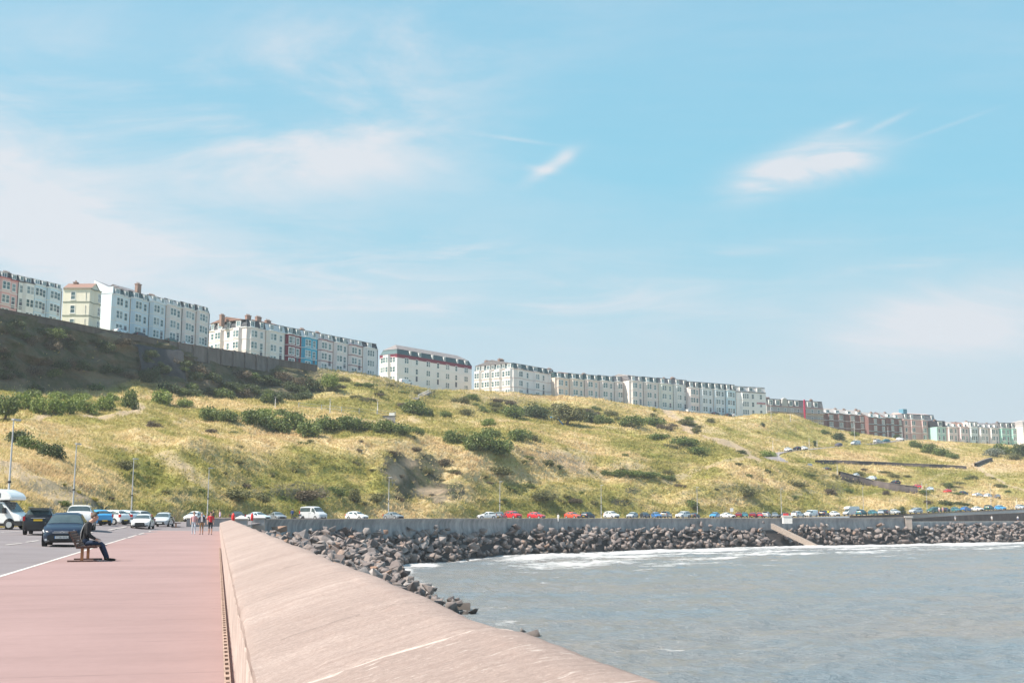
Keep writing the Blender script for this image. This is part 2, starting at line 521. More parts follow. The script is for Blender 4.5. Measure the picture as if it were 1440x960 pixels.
# ---- ground cover masks (R bare earth path, G lush green, B rock / dark scrub)
MASK = np.zeros((NC, NR, 4), dtype=np.float32)      # alpha: dry straw
def blob(px, py, rx, ry, ch, k=1.0, rot=0.0):
    c, s = math.cos(R(rot)), math.sin(R(rot))
    dx = TPX - px; dy = -(TPY - py)
    p = (dx * c + dy * s) / rx; q = (-dx * s + dy * c) / ry
    r = np.sqrt(p * p + q * q) + 0.35 * fbm(TX / 4, TY / 4 + TZ / 3, 3, 77)
    m = (1 - sstep(0.55, 1.15, r)) * k
    back = (TPY > 425) & (tt[None, :] < 5.6)
    MASK[..., ch] = np.maximum(MASK[..., ch], m * back)
def trail(pts, w, ch=0, k=1.0):
    line = dense([hit(x, y) for x, y in pts], 1.0)
    L = np.array([tuple(p) for p in line])
    m = (TX > L[:, 0].min() - 8) & (TX < L[:, 0].max() + 8) & (TY > L[:, 1].min() - 8) & (TY < L[:, 1].max() + 8)
    ii = np.where(m)
    d = np.full(len(ii[0]), 1e9)
    for a in range(0, len(L), 40):
        d = np.minimum(d, np.sqrt(((TX[ii][:, None] - L[None, a:a + 40, 0]) ** 2 + (TY[ii][:, None] - L[None, a:a + 40, 1]) ** 2).min(1)))
    d = d + 0.5 * fbm(TX[ii] / 2, TY[ii] / 2, 2, 5)
    MASK[ii[0], ii[1], ch] = np.maximum(MASK[ii[0], ii[1], ch], (1 - sstep(w * .45, w * .75, d)) * k)
trail([(-40,640),(0,655),(40,675),(75,695),(105,712),(135,724)], 7.5, 0, 0.75)
trail([(0,588),(60,585),(120,584),(165,582),(188,578),(198,570)], 2.2, 0, 0.9)
trail([(198,586),(300,592),(420,600),(520,592),(600,590),(700,592),(800,597),(900,604)], 2.2, 0, 0.5)
trail([(924,566),(945,585),(965,600),(990,612),(1020,620),(1045,632),(1060,643)], 4.6, 0, 1.0)
trail([(965,600),(1000,606),(1040,610),(1090,617)], 2.0, 0, 0.5)
trail([(1060,645),(1000,657),(960,668),(930,676)], 2.6, 0, 0.6)
trail([(1380,648),(1372,656),(1390,668),(1410,680),(1440,690)], 2.6, 0, 0.9)
trail([(1372,656),(1395,648),(1440,640)], 2.4, 0, 0.6)
trail([(1290,678),(1320,668),(1360,660)], 2.0, 0, 0.5)
trail([(760,640),(800,655),(825,668),(850,672)], 2.0, 0, 0.5)
trail([(230,640),(250,655),(270,668),(285,680)], 3.0, 0, 0.6)
trail([(1110,700),(1140,690),(1200,700),(1235,693),(1265,690)], 1.5, 0, 0.5)
for b in [(255,655,26,9,0,.7,-28),(800,648,38,14,0,.6,-30),(810,640,30,10,0,.5,0),(455,515,70,6,0,.4,-6),(500,523,50,6,0,.5,-8),
          (985,600,45,9,0,.55,-25),(1030,590,50,10,0,.35,-8),(1330,635,40,10,0,.5,-20),(1400,660,60,12,0,.4,-10),(880,655,30,8,0,.6,0),(700,556,60,10,0,.3,0),
          # lush grass
          (330,705,160,24,1,.6,0),(480,700,120,24,1,.75,0),(205,680,55,32,1,.8,0),(560,560,80,18,1,.4,-6),(480,560,70,22,1,.5,0),(700,715,120,14,1,.6,0),(1000,718,160,10,1,.5,0),
          (640,600,60,14,1,.3,0),(860,690,120,20,1,.4,0),(1030,610,40,10,1,.55,0),(1115,605,60,14,1,.6,0),(1130,648,28,5,1,.9,0),(1200,690,60,12,1,.6,0),(1350,675,60,16,1,.7,0),(1430,690,40,10,1,.7,0),(920,640,40,12,1,.35,0),
          (830,700,60,14,1,.6,0),(420,640,60,16,1,.35,0),
          (440,665,80,26,1,.7,0),(530,562,70,20,1,.6,0),(930,635,90,26,1,.6,0),(1150,704,70,16,1,.7,0),(1340,676,110,16,1,.7,0),(1140,610,50,12,1,.7,0),(840,712,160,12,1,.5,0),(1000,660,40,14,1,.4,0),(700,690,40,14,1,.4,0),(580,605,60,10,1,.3,0),(150,610,40,10,1,.3,0),
          (555,667,15,16,0,.95,0),(602,692,26,8,0,.8,0),(622,700,16,6,0,.6,0),(575,650,12,8,0,.6,0),(260,657,20,7,0,.8,-20),
          (700,562,110,13,2,.42,0),(860,572,90,8,2,.30,0),(590,552,40,10,2,.5,0),(800,575,60,8,2,.3,0),(175,652,40,14,2,.32,-20),(235,700,50,10,2,.34,0),(340,694,70,12,2,.40,0),(760,696,60,12,2,.34,0),(1055,688,60,12,2,.30,0),(1180,692,50,8,2,.30,0),(1120,612,50,8,2,.25,0),(520,700,60,8,2,.4,0),
          # dry straw
          (130,612,170,26,3,.9,-3),(60,680,90,34,3,1.0,-18),(150,690,40,20,3,.7,-10),(330,626,110,14,3,.9,0),(550,625,80,14,3,.8,0),(780,645,80,18,3,.9,-14),(490,518,60,8,3,1.0,-6),(930,580,70,18,3,.9,-14),(810,618,60,14,3,.7,0),(1040,668,40,22,3,.8,0),(1370,652,90,16,3,.9,-4),(1220,642,60,8,3,.9,0),(650,596,80,8,3,.8,0),(740,560,70,8,3,.7,0),(1080,600,40,8,3,.6,0),(280,700,50,8,3,.5,0),(620,706,60,10,3,.5,0),(1060,706,60,10,3,.6,0),(420,610,60,8,3,.6,0),(1320,622,60,6,3,.8,0),
          # rock scars and dark scrub
          (585,672,44,32,2,1.0,20),(610,690,34,20,2,.9,0),(555,655,26,22,2,.9,0),(640,690,18,16,2,.6,0),(430,688,70,14,2,.55,0),(375,690,36,10,2,.5,0),
          (260,690,26,12,2,.4,0),(118,700,50,9,2,.6,-28),(720,690,50,14,2,.35,0),(800,712,60,7,2,.35,0),(890,690,18,8,2,.6,0),(875,706,18,8,2,.6,0),
          (520,645,50,10,2,.3,0),(1040,688,40,10,2,.4,0),(1170,685,28,10,2,.5,-20),(1255,700,30,8,2,.4,0),(640,560,60,18,2,.35,0),(720,560,120,16,2,.3,0),(560,540,60,10,2,.5,0),(1150,610,60,10,2,.2,0)]:
    blob(*b)
# the shaded cliff below the left terraces: ivy, scrub and bare rust-coloured rock
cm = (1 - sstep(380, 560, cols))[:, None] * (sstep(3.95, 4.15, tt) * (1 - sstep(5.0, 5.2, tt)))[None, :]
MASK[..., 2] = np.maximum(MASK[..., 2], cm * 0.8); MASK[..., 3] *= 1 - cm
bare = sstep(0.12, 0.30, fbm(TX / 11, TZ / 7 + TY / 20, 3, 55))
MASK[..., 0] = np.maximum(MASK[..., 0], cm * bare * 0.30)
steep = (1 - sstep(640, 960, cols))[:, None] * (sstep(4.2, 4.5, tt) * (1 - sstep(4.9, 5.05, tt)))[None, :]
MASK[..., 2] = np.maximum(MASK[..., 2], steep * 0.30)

def grass_colour(T, p, attr=True):
    """dry and green grass, brown seed heads: shared by the slope and the tufts on it"""
    mp = T.n('ShaderNodeMapping'); mp.inputs['Rotation'].default_value = (0, 0, R(35)); mp.inputs['Scale'].default_value = (0.55, 1.0, 1.9); T.l(p, mp.inputs['Vector'])
    n1 = T.noise(mp.outputs[0], 0.034, 4, 0.6, 0.6); n2 = T.noise(mp.outputs[0], 0.15, 5, 0.65); n3 = T.noise(p, 0.9, 4, 0.7)
    f = T.math('ADD', T.math('MULTIPLY', n1, 0.62), T.math('ADD', T.math('MULTIPLY', n2, 0.28), T.math('MULTIPLY', n3, 0.10)))
    at = T.n('ShaderNodeAttribute', attribute_name='cover')
    sp = T.n('ShaderNodeSeparateColor'); T.l(at.outputs['Color'], sp.inputs[0])
    f = T.math('SUBTRACT', f, T.math('MULTIPLY', sp.outputs[1], 0.075))
    f = T.math('ADD', f, T.math('MULTIPLY', at.outputs['Alpha'], 0.070))
    return T.ramp(f, [(0.32, (0.14, 0.155, 0.036)), (0.38, (0.24, 0.235, 0.058)), (0.44, (0.37, 0.33, 0.098)), (0.50, (0.51, 0.42, 0.170)), (0.56, (0.71, 0.555, 0.305)), (0.64, (0.62, 0.45, 0.25))])
def hill_material():
    m, T, b = new_mat("hill_grass")
    p = world_pos(T)
    g = grass_colour(T, p)
    at = T.n('ShaderNodeAttribute', attribute_name='cover')
    sp = T.n('ShaderNodeSeparateColor'); T.l(at.outputs['Color'], sp.inputs[0])
    n2 = T.noise(p, 0.35, 5, 0.7); n3 = T.noise(p, 1.6, 4, 0.7)
    green = T.mix(n3, (0.15, 0.19, 0.040), (0.35, 0.345, 0.09))
    c = T.mix(T.math('MULTIPLY', sp.outputs[1], 0.35), g, green)
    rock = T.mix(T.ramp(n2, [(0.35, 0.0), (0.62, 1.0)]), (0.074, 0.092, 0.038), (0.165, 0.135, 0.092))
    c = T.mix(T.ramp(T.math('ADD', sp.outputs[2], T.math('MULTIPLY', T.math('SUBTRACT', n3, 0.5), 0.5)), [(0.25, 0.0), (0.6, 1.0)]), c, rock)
    earth = T.mix(n3, (0.46, 0.33, 0.22), (0.64, 0.49, 0.35))
    c = T.mix(T.math('MULTIPLY', sp.outputs[0], 0.9), c, earth)
    T.l(c, b.inputs['Base Color'])
    b.inputs['Roughness'].default_value = 0.95
    b.inputs['Specular IOR Level'].default_value = 0.15
    bp = T.n('ShaderNodeBump'); bp.inputs['Strength'].default_value = 0.9; bp.inputs['Distance'].default_value = 0.8
    T.l(T.math('ADD', n3, T.math('MULTIPLY', T.noise(p, 5, 3, 0.7), 0.5)), bp.inputs['Height']); T.l(bp.outputs[0], b.inputs['Normal'])
    return m
V = np.stack([TX, TY, TZ], -1).reshape(-1, 3)
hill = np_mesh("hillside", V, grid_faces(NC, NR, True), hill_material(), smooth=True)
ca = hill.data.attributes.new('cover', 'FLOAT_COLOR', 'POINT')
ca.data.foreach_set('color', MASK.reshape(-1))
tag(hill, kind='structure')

# ------------------------------------------------------------------ long grass on the slope (uncountable)
def grass_tufts():
    n = 210000
    # choose cells in proportion to their real area, nearer ones favoured
    ax, ay, az = (np.diff(A, axis=0)[:, :-1] for A in (TX, TY, TZ)); bx, by, bz = (np.diff(A, axis=1)[:-1] for A in (TX, TY, TZ))
    area = np.sqrt((ay * bz - az * by) ** 2 + (az * bx - ax * bz) ** 2 + (ax * by - ay * bx) ** 2)
    w = area / (TY[:-1, :-1] / 150) ** 1.3
    keep = (tt[None, :-1] < 5.15) & (tt[None, :-1] > 0.05) & (cols[:-1, None] > -250) & (cols[:-1, None] < 1640)
    m = MASK[:-1, :-1]
    w = w * keep * np.clip(1.05 - m[..., 0] * 1.25, 0.02, 1) * np.clip(1.1 - m[..., 2] * 1.15, 0.05, 1)
    w = w * (1 - 0.93 * np.clip(cm[:-1, :-1] * 1.2, 0, 1))
    for rd in ROADS:
        L = np.array([tuple(p) for p in rd['line']])[::2]
        ii = np.where((TX[:-1, :-1] > L[:, 0].min() - 5) & (w > 0))
        d = np.full(len(ii[0]), 1e9)
        for a in range(0, len(L), 40):
            d = np.minimum(d, np.sqrt(((TX[ii][:, None] - L[None, a:a+40, 0]) ** 2 + (TY[ii][:, None] - L[None, a:a+40, 1]) ** 2).min(1)))
        w[ii] *= d > rd['w'] / 2 + 0.6
    w = w.ravel(); c = RNG.choice(len(w), n, p=w / w.sum())
    i, j = np.unravel_index(c, area.shape)
    f, g = RNG.random(n), RNG.random(n)
    def L(A): return (A[i, j] * (1 - f) + A[i + 1, j] * f) * (1 - g) + (A[i, j + 1] * (1 - f) + A[i + 1, j + 1] * f) * g
    B = np.stack([L(TX), L(TY), L(TZ)], -1)
    nb = 3
    B = np.repeat(B, nb, 0); N = len(B)
    sc = np.clip(B[:, 1] / 170, 0.75, 2.2)
    B[:, :2] += RNG.normal(0, 0.22, (N, 2)) * sc[:, None]
    th = RNG.random(N) * 2 * np.pi
    wd = (0.05 + 0.08 * RNG.random(N)) * sc; ht = (0.14 + 0.34 * RNG.random(N) ** 2) * (0.6 + 0.4 * sc)
    lean = RNG.normal(0, 0.75, (N, 2)) * ht[:, None] + np.array([0.12, 0.05]) * ht[:, None]
    sx = np.cos(th) * wd; sy = np.sin(th) * wd
    a = B + np.stack([-sx, -sy, -0.12 * np.ones(N)], -1); b = B + np.stack([sx, sy, -0.12 * np.ones(N)], -1)
    t = B + np.stack([lean[:, 0], lean[:, 1], ht], -1)
    V = np.stack([a, b, t], 1).reshape(-1, 3); F = np.arange(3 * N).reshape(-1, 3)
    m, T, bs = new_mat("long_grass")
    p = world_pos(T)
    col = grass_colour(T, p)
    rnd = T.n('ShaderNodeNewGeometry').outputs['Random Per Island']
    col = T.mix(T.ramp(rnd, [(0.0, 0.0), (0.25, 0.40), (0.5, 0.0), (1.0, 0.0)]), col, (0.20, 0.205, 0.045))
    col = T.mix(T.ramp(rnd, [(0.7, 0.0), (1.0, 0.40)]), col, (0.68, 0.53, 0.31))
    T.l(col, bs.inputs['Base Color']); bs.inputs['Roughness'].default_value = 0.9; bs.inputs['Specular IOR Level'].default_value = 0.2
    tr = T.n('ShaderNodeBsdfTranslucent'); T.l(col, tr.inputs[0])
    mx = T.n('ShaderNodeMixShader'); mx.inputs[0].default_value = 0.45
    out = [q for q in m.node_tree.nodes if q.type == 'OUTPUT_MATERIAL'][0]
    T.l(bs.outputs[0], mx.inputs[1]); T.l(tr.outputs[0], mx.inputs[2]); T.l(mx.outputs[0], out.inputs[0])
    o = np_mesh("long_grass", V, F, m)
    cv = np.repeat(np.repeat(MASK[i, j], nb, 0), 3, 0).astype(np.float32)
    ga = o.data.attributes.new('cover', 'FLOAT_COLOR', 'POINT'); ga.data.foreach_set('color', np.ascontiguousarray(cv).ravel())
    tag(o, 'dry straw and green grass growing over the hillside', 'grass', kind='stuff')
grass_tufts()
# ------------------------------------------------------------------ road, promenade, painted lines
def asphalt(name, lo, hi, streak=0.0, tint=None):
    m, T, b = new_mat(name)
    p = world_pos(T)
    mp = T.n('ShaderNodeMapping'); mp.inputs['Rotation'].default_value = (0, 0, math.atan2(-DX, DY) * -1)
    T.l(p, mp.inputs['Vector'])
    n = T.noise(p, 0.25, 6, 0.65); n2 = T.noise(p, 7.0, 3, 0.7)
    c = T.mix(T.ramp(n, [(0.3, 0.0), (0.7, 1.0)]), lo, hi)
    c = T.mix(T.math('MULTIPLY', T.ramp(n2, [(0.35, 1.0), (0.65, 0.0)]), 0.12), c, tuple(v * 0.6 for v in lo))
    if streak:
        # laying seams and rain marks across the walk
        rm = T.n('ShaderNodeMapping'); rm.inputs['Rotation'].default_value = (0, 0, -math.atan2(NY, NX)); rm.inputs['Scale'].default_value = (1, 1, 1)
        T.l(p, rm.inputs['Vector'])
        st = T.n('ShaderNodeMapping'); st.inputs['Scale'].default_value = (0.10, 1.15, 1); T.l(rm.outputs[0], st.inputs['Vector'])
        n3 = T.noise(st.outputs[0], 1.4, 5, 0.72, 0.15)
        c = T.mix(T.math('MULTIPLY', T.ramp(n3, [(0.50, 0.0), (0.62, 1.0)]), streak), c, tuple(v * 0.72 for v in lo))
        c = T.mix(T.math('MULTIPLY', T.ramp(n3, [(0.34, 1.0), (0.45, 0.0)]), streak * 0.7), c, tuple(min(1, v * 1.2) for v in hi))
        sy = T.n('ShaderNodeSeparateXYZ'); T.l(rm.outputs[0], sy.inputs[0])
        fr = T.math('FRACT', T.math('DIVIDE', T.math('ADD', sy.outputs[1], T.math('MULTIPLY', n, 0.12)), 2.9))
        seam = T.math('MULTIPLY', T.math('LESS_THAN', fr, 0.012), T.ramp(T.noise(p, 0.7, 3), [(0.45, 0.0), (0.6, 0.8)]))
        c = T.mix(T.math('MULTIPLY', seam, 0.65), c, tuple(v * 0.45 for v in lo))
    vo = T.n('ShaderNodeTexVoronoi'); vo.inputs['Scale'].default_value = 1.1; T.l(p, vo.inputs['Vector'])
    spot = T.math('MULTIPLY', T.math('LESS_THAN', vo.outputs['Distance'], 0.045), T.ramp(T.noise(p, 0.35, 2), [(0.48, 0.0), (0.56, 0.45)]))
    c = T.mix(spot, c, tuple(v * .45 for v in lo))
    big = T.noise(p, 0.07, 4, 0.6)
    c = T.mix(T.math('MULTIPLY', T.ramp(big, [(0.38, 1.0), (0.5, 0.0)]), 0.16), c, tuple(v * .72 for v in lo))
    T.l(c, b.inputs['Base Color'])
    b.inputs['Roughness'].default_value = 0.88; b.inputs['Specular IOR Level'].default_value = 0.25
    bp = T.n('ShaderNodeBump'); bp.inputs['Strength'].default_value = 0.25; bp.inputs['Distance'].default_value = 0.01
    T.l(T.noise(p, 60, 2), bp.inputs['Height']); T.l(bp.outputs[0], b.inputs['Normal'])
    return m
M_ROAD = asphalt("road_asphalt", (0.180, 0.155, 0.160), (0.232, 0.205, 0.210))
M_PROM = asphalt("promenade_red", (0.272, 0.180, 0.170), (0.335, 0.225, 0.214), 0.16)
M_LINE = mat("road_paint", (0.58, 0.54, 0.50), 0.8, 0.28, 2.0)

ROADEDGE = [SL(-35, 0.6), SL(WALL_END, 0.6), P(339, 735, 127)] + FARWALL[1:-1:4] + [FARWALL[-1], P(1284,725,327), P(1340,724,341), P(1440,719,359), P(1560,712,375), P(1720,705,395)]
TOE = [Vector((TX[i, 3], TY[i, 3] + 1.0, 0)) for i in range(NC - 60, 20, -6)]
outline = [(p.x, p.y) for p in ROADEDGE + TOE] + [(-62, 20), (-55, -40)]
def inside(x, y, poly):
    c = False; n = len(poly)
    for i in range(n):
        x1, y1 = poly[i]; x2, y2 = poly[i - 1]
        if (y1 > y) != (y2 > y) and x < (x2 - x1) * (y - y1) / (y2 - y1) + x1: c = not c
    return c
def fill(poly, step, zf, name, material, jitter=0.0):
    n = len(poly); pts = [Vector(p) for p in poly]
    xs = [p[0] for p in poly]; ys = [p[1] for p in poly]
    y = min(ys)
    while y < max(ys):
        x = min(xs)
        while x < max(xs):
            q = (x + random.uniform(-jitter, jitter), y + random.uniform(-jitter, jitter))
            if inside(q[0], q[1], poly): pts.append(Vector(q))
            x += step
        y += step
    vs, es, fs, *_ = delaunay_2d_cdt(pts, [(i, (i + 1) % n) for i in range(n)], [], 1, 1e-4)
    V = [(v.x, v.y, float(zf(v.x, v.y))) for v in vs]
    me = py_mesh(name, V, fs)
    bm = bmesh.new(); bm.from_mesh(me); bmesh.ops.recalc_face_normals(bm, faces=bm.faces)
    if bm.faces and sum(f.normal.z for f in bm.faces) < 0: bmesh.ops.reverse_faces(bm, faces=bm.faces)
    bm.to_mesh(me); bm.free()
    return link_mesh(name, me, material, None, True)
tag(fill(outline, 3.0, ground, "road", M_ROAD), kind='structure')

def lat_edge(s): return float(np.interp(s, [-40, 26, 55, 90, 120], [-4.80, -4.82, -5.15, -5.5, -5.75]))
def strip(name, pts_l, pts_r, material, kind='structure', lift=0.0):
    m = MB(); n = len(pts_l)
    m.poly([(p.x, p.y, p.z + lift) for p in pts_l] + [(p.x, p.y, p.z + lift) for p in pts_r], [(i, n + i, n + i + 1, i + 1) for i in range(n - 1)])
    o = m.build(name, material)
    if kind: tag(o, kind=kind)
    return o
ss = list(np.arange(-35, 120.1, 1.0))
strip("promenade", [SL(s, lat_edge(s)) for s in ss], [SL(s, 0.25) for s in ss], M_PROM, lift=0.008)
strip("road_edge_line", [SL(s, lat_edge(s) - 0.10) for s in ss], [SL(s, lat_edge(s) + 0.01) for s in ss], M_LINE, lift=0.014)
mk = MB()
def dash(pxa, pxb, w=0.13):
    a = on_ground(*pxa); b = on_ground(*pxb)
    d = (b - a); d.z = 0; d.normalize(); q = Vector((-d.y, d.x, 0)) * w / 2
    n = 6; base = []
    for i in range(n + 1):
        c = a.lerp(b, i / n); base += [c + q, c - q]
    base = [(p.x, p.y, float(ground(p.x, p.y)) + 0.02) for p in base]
    mk.poly(base, [(2 * i + 1, 2 * i + 3, 2 * i + 2, 2 * i) for i in range(n)])
for a, b in [((8, 766.4), (30, 764)), ((37, 762.5), (54, 760.2)), ((-40, 772), (-14, 769)), ((118, 751), (130, 748.5)), ((152, 745.2), (178, 740.3)), ((184, 739), (192, 737.4)), ((0, 748.6), (28, 747)), ((206, 735.5), (214, 734.6)), ((140, 734.5), (150, 734))]:
    dash(a, b)
tag(mk.build("road_dashes", M_LINE), kind='structure')

# ------------------------------------------------------------------ near sea wall
def concrete(name, lo, hi, along=True, streak=0.5):
    m, T, b = new_mat(name)
    p = world_pos(T)
    rm = T.n('ShaderNodeMapping'); rm.inputs['Rotation'].default_value = (0, 0, -math.atan2(NY, NX) - R(3)); T.l(p, rm.inputs['Vector'])
    st = T.n('ShaderNodeMapping'); st.inputs['Scale'].default_value = (0.30, 5.0, 1.2); T.l(rm.outputs[0], st.inputs['Vector'])
    st3 = T.n('ShaderNodeMapping'); st3.inputs['Scale'].default_value = (0.5, 1.6, 1.2); T.l(rm.outputs[0], st3.inputs['Vector'])
    st4 = T.n('ShaderNodeMapping'); st4.inputs['Rotation'].default_value = (0, 0, R(20)); st4.inputs['Scale'].default_value = (0.7, 3.0, 1.2); T.l(rm.outputs[0], st4.inputs['Vector'])
    n1 = T.noise(st.outputs[0], 1.9, 8, 0.72, 0.25)
    st2 = T.n('ShaderNodeMapping'); st2.inputs['Scale'].default_value = (0.5, 1.0, 1.0); T.l(rm.outputs[0], st2.inputs['Vector'])
    n2 = T.noise(st2.outputs[0], 0.55, 5, 0.6); n3 = T.noise(p, 42, 5, 0.8); n4 = T.noise(p, 3.2, 6, 0.7)
    c = T.mix(T.ramp(n1, [(0.36, 0.0), (0.64, 1.0)]), tuple(v * .93 for v in lo), hi)
    c = T.mix(T.math('MULTIPLY', T.ramp(n2, [(0.40, 1.0), (0.60, 0.0)]), streak), c, tuple(v * 0.80 for v in lo))
    c = T.mix(T.math('MULTIPLY', T.ramp(n3, [(0.38, 1.0), (0.54, 0.0)]), 0.55), c, tuple(v * 0.62 for v in lo))
    c = T.mix(T.math('MULTIPLY', T.ramp(n3, [(0.58, 0.0), (0.68, 1.0)]), 0.60), c, tuple(min(1, v * 1.25) for v in hi))
    c = T.mix(T.math('MULTIPLY', T.ramp(n4, [(0.56, 0.0), (0.72, 1.0)]), 0.30), c, (lo[0] * .72, lo[1] * .62, lo[2] * .58))
    sy = T.n('ShaderNodeSeparateXYZ'); T.l(rm.outputs[0], sy.inputs[0])
    # construction joints: hairline cracks running across, open only in stretches
    pos = T.math('ADD', sy.outputs[1], T.math('MULTIPLY', T.noise(p, 1.1, 4), 0.16))
    fr = T.math('FRACT', T.math('DIVIDE', T.math('SUBTRACT', pos, 6.78 - 3.1 * 3), 3.1))
    open_ = T.ramp(T.noise(p, 0.8, 3), [(0.40, 0.0), (0.52, 1.0)])
    jn = T.math('MULTIPLY', T.math('LESS_THAN', fr, 0.0040), open_)
    flk = T.math('MULTIPLY', T.ramp(T.noise(st3.outputs[0], 14, 4, 0.75), [(0.60, 0.0), (0.68, 1.0)]), T.math('LESS_THAN', sy.outputs[1], 4.93))
    c = T.mix(T.math('MULTIPLY', T.math('LESS_THAN', sy.outputs[1], 4.93), 0.28), c, tuple(v * .74 for v in lo))
    c = T.mix(T.math('MULTIPLY', flk, 0.45), c, (0.62, 0.55, 0.50))
    scr = T.ramp(T.noise(st4.outputs[0], 3.0, 3, 0.6, 1.2), [(0.495, 0.0), (0.50, 1.0), (0.505, 0.0)])
    c = T.mix(T.math('MULTIPLY', scr, 0.35), c, (0.60, 0.50, 0.45))
    c = T.mix(T.math('MULTIPLY', jn, 0.8), c, tuple(v * 0.25 for v in lo))
    T.l(c, b.inputs['Base Color'])
    b.inputs['Roughness'].default_value = 0.9; b.inputs['Specular IOR Level'].default_value = 0.25
    bp = T.n('ShaderNodeBump'); bp.inputs['Strength'].default_value = 0.55; bp.inputs['Distance'].default_value = 0.025
    h = T.math('ADD', T.math('MULTIPLY', n1, 0.8), T.math('ADD', T.math('MULTIPLY', n3, 0.45), T.math('MULTIPLY', n4, 0.5)))
    h = T.math('SUBTRACT', h, T.math('MULTIPLY', jn, 0.6))
    T.l(h, bp.inputs['Height']); T.l(bp.outputs[0], b.inputs['Normal'])
    return m
M_CONC = concrete("seawall_concrete", (0.315, 0.235, 0.205), (0.40, 0.315, 0.278))
def wall_top(s, lat, lift=0.0):
    """a point on the sloping top of the near wall"""
    t = (lat - 0.225) / 0.80
    if t <= 1: z = 0.712 + 0.236 * t + 0.012 * math.sin(math.pi * t)
    else: z = float(np.interp(lat, [1.025, 1.06, 1.12, 1.20, 1.245], [0.948, .957, .962, .960, .950]))
    step = 0.020 * float(1 - sstep(4.88, 4.95, s))
    return SL(s, lat + step * .4 * (lat > 1.1), z + 0.010 * math.sin(s * 0.83) + 0.006 * math.sin(s * 2.7 + 1) + step + lift)
M_CONC2 = mat("grey_concrete", (0.34, 0.31, 0.30), 0.9, 0.25, 1.5, bump=0.4)
M_RUST = mat("rusty_iron", (0.33, 0.23, 0.185), 0.85, 0.35, 9)
M_DARK = mat("dark_void", (0.02, 0.02, 0.022), 0.9)

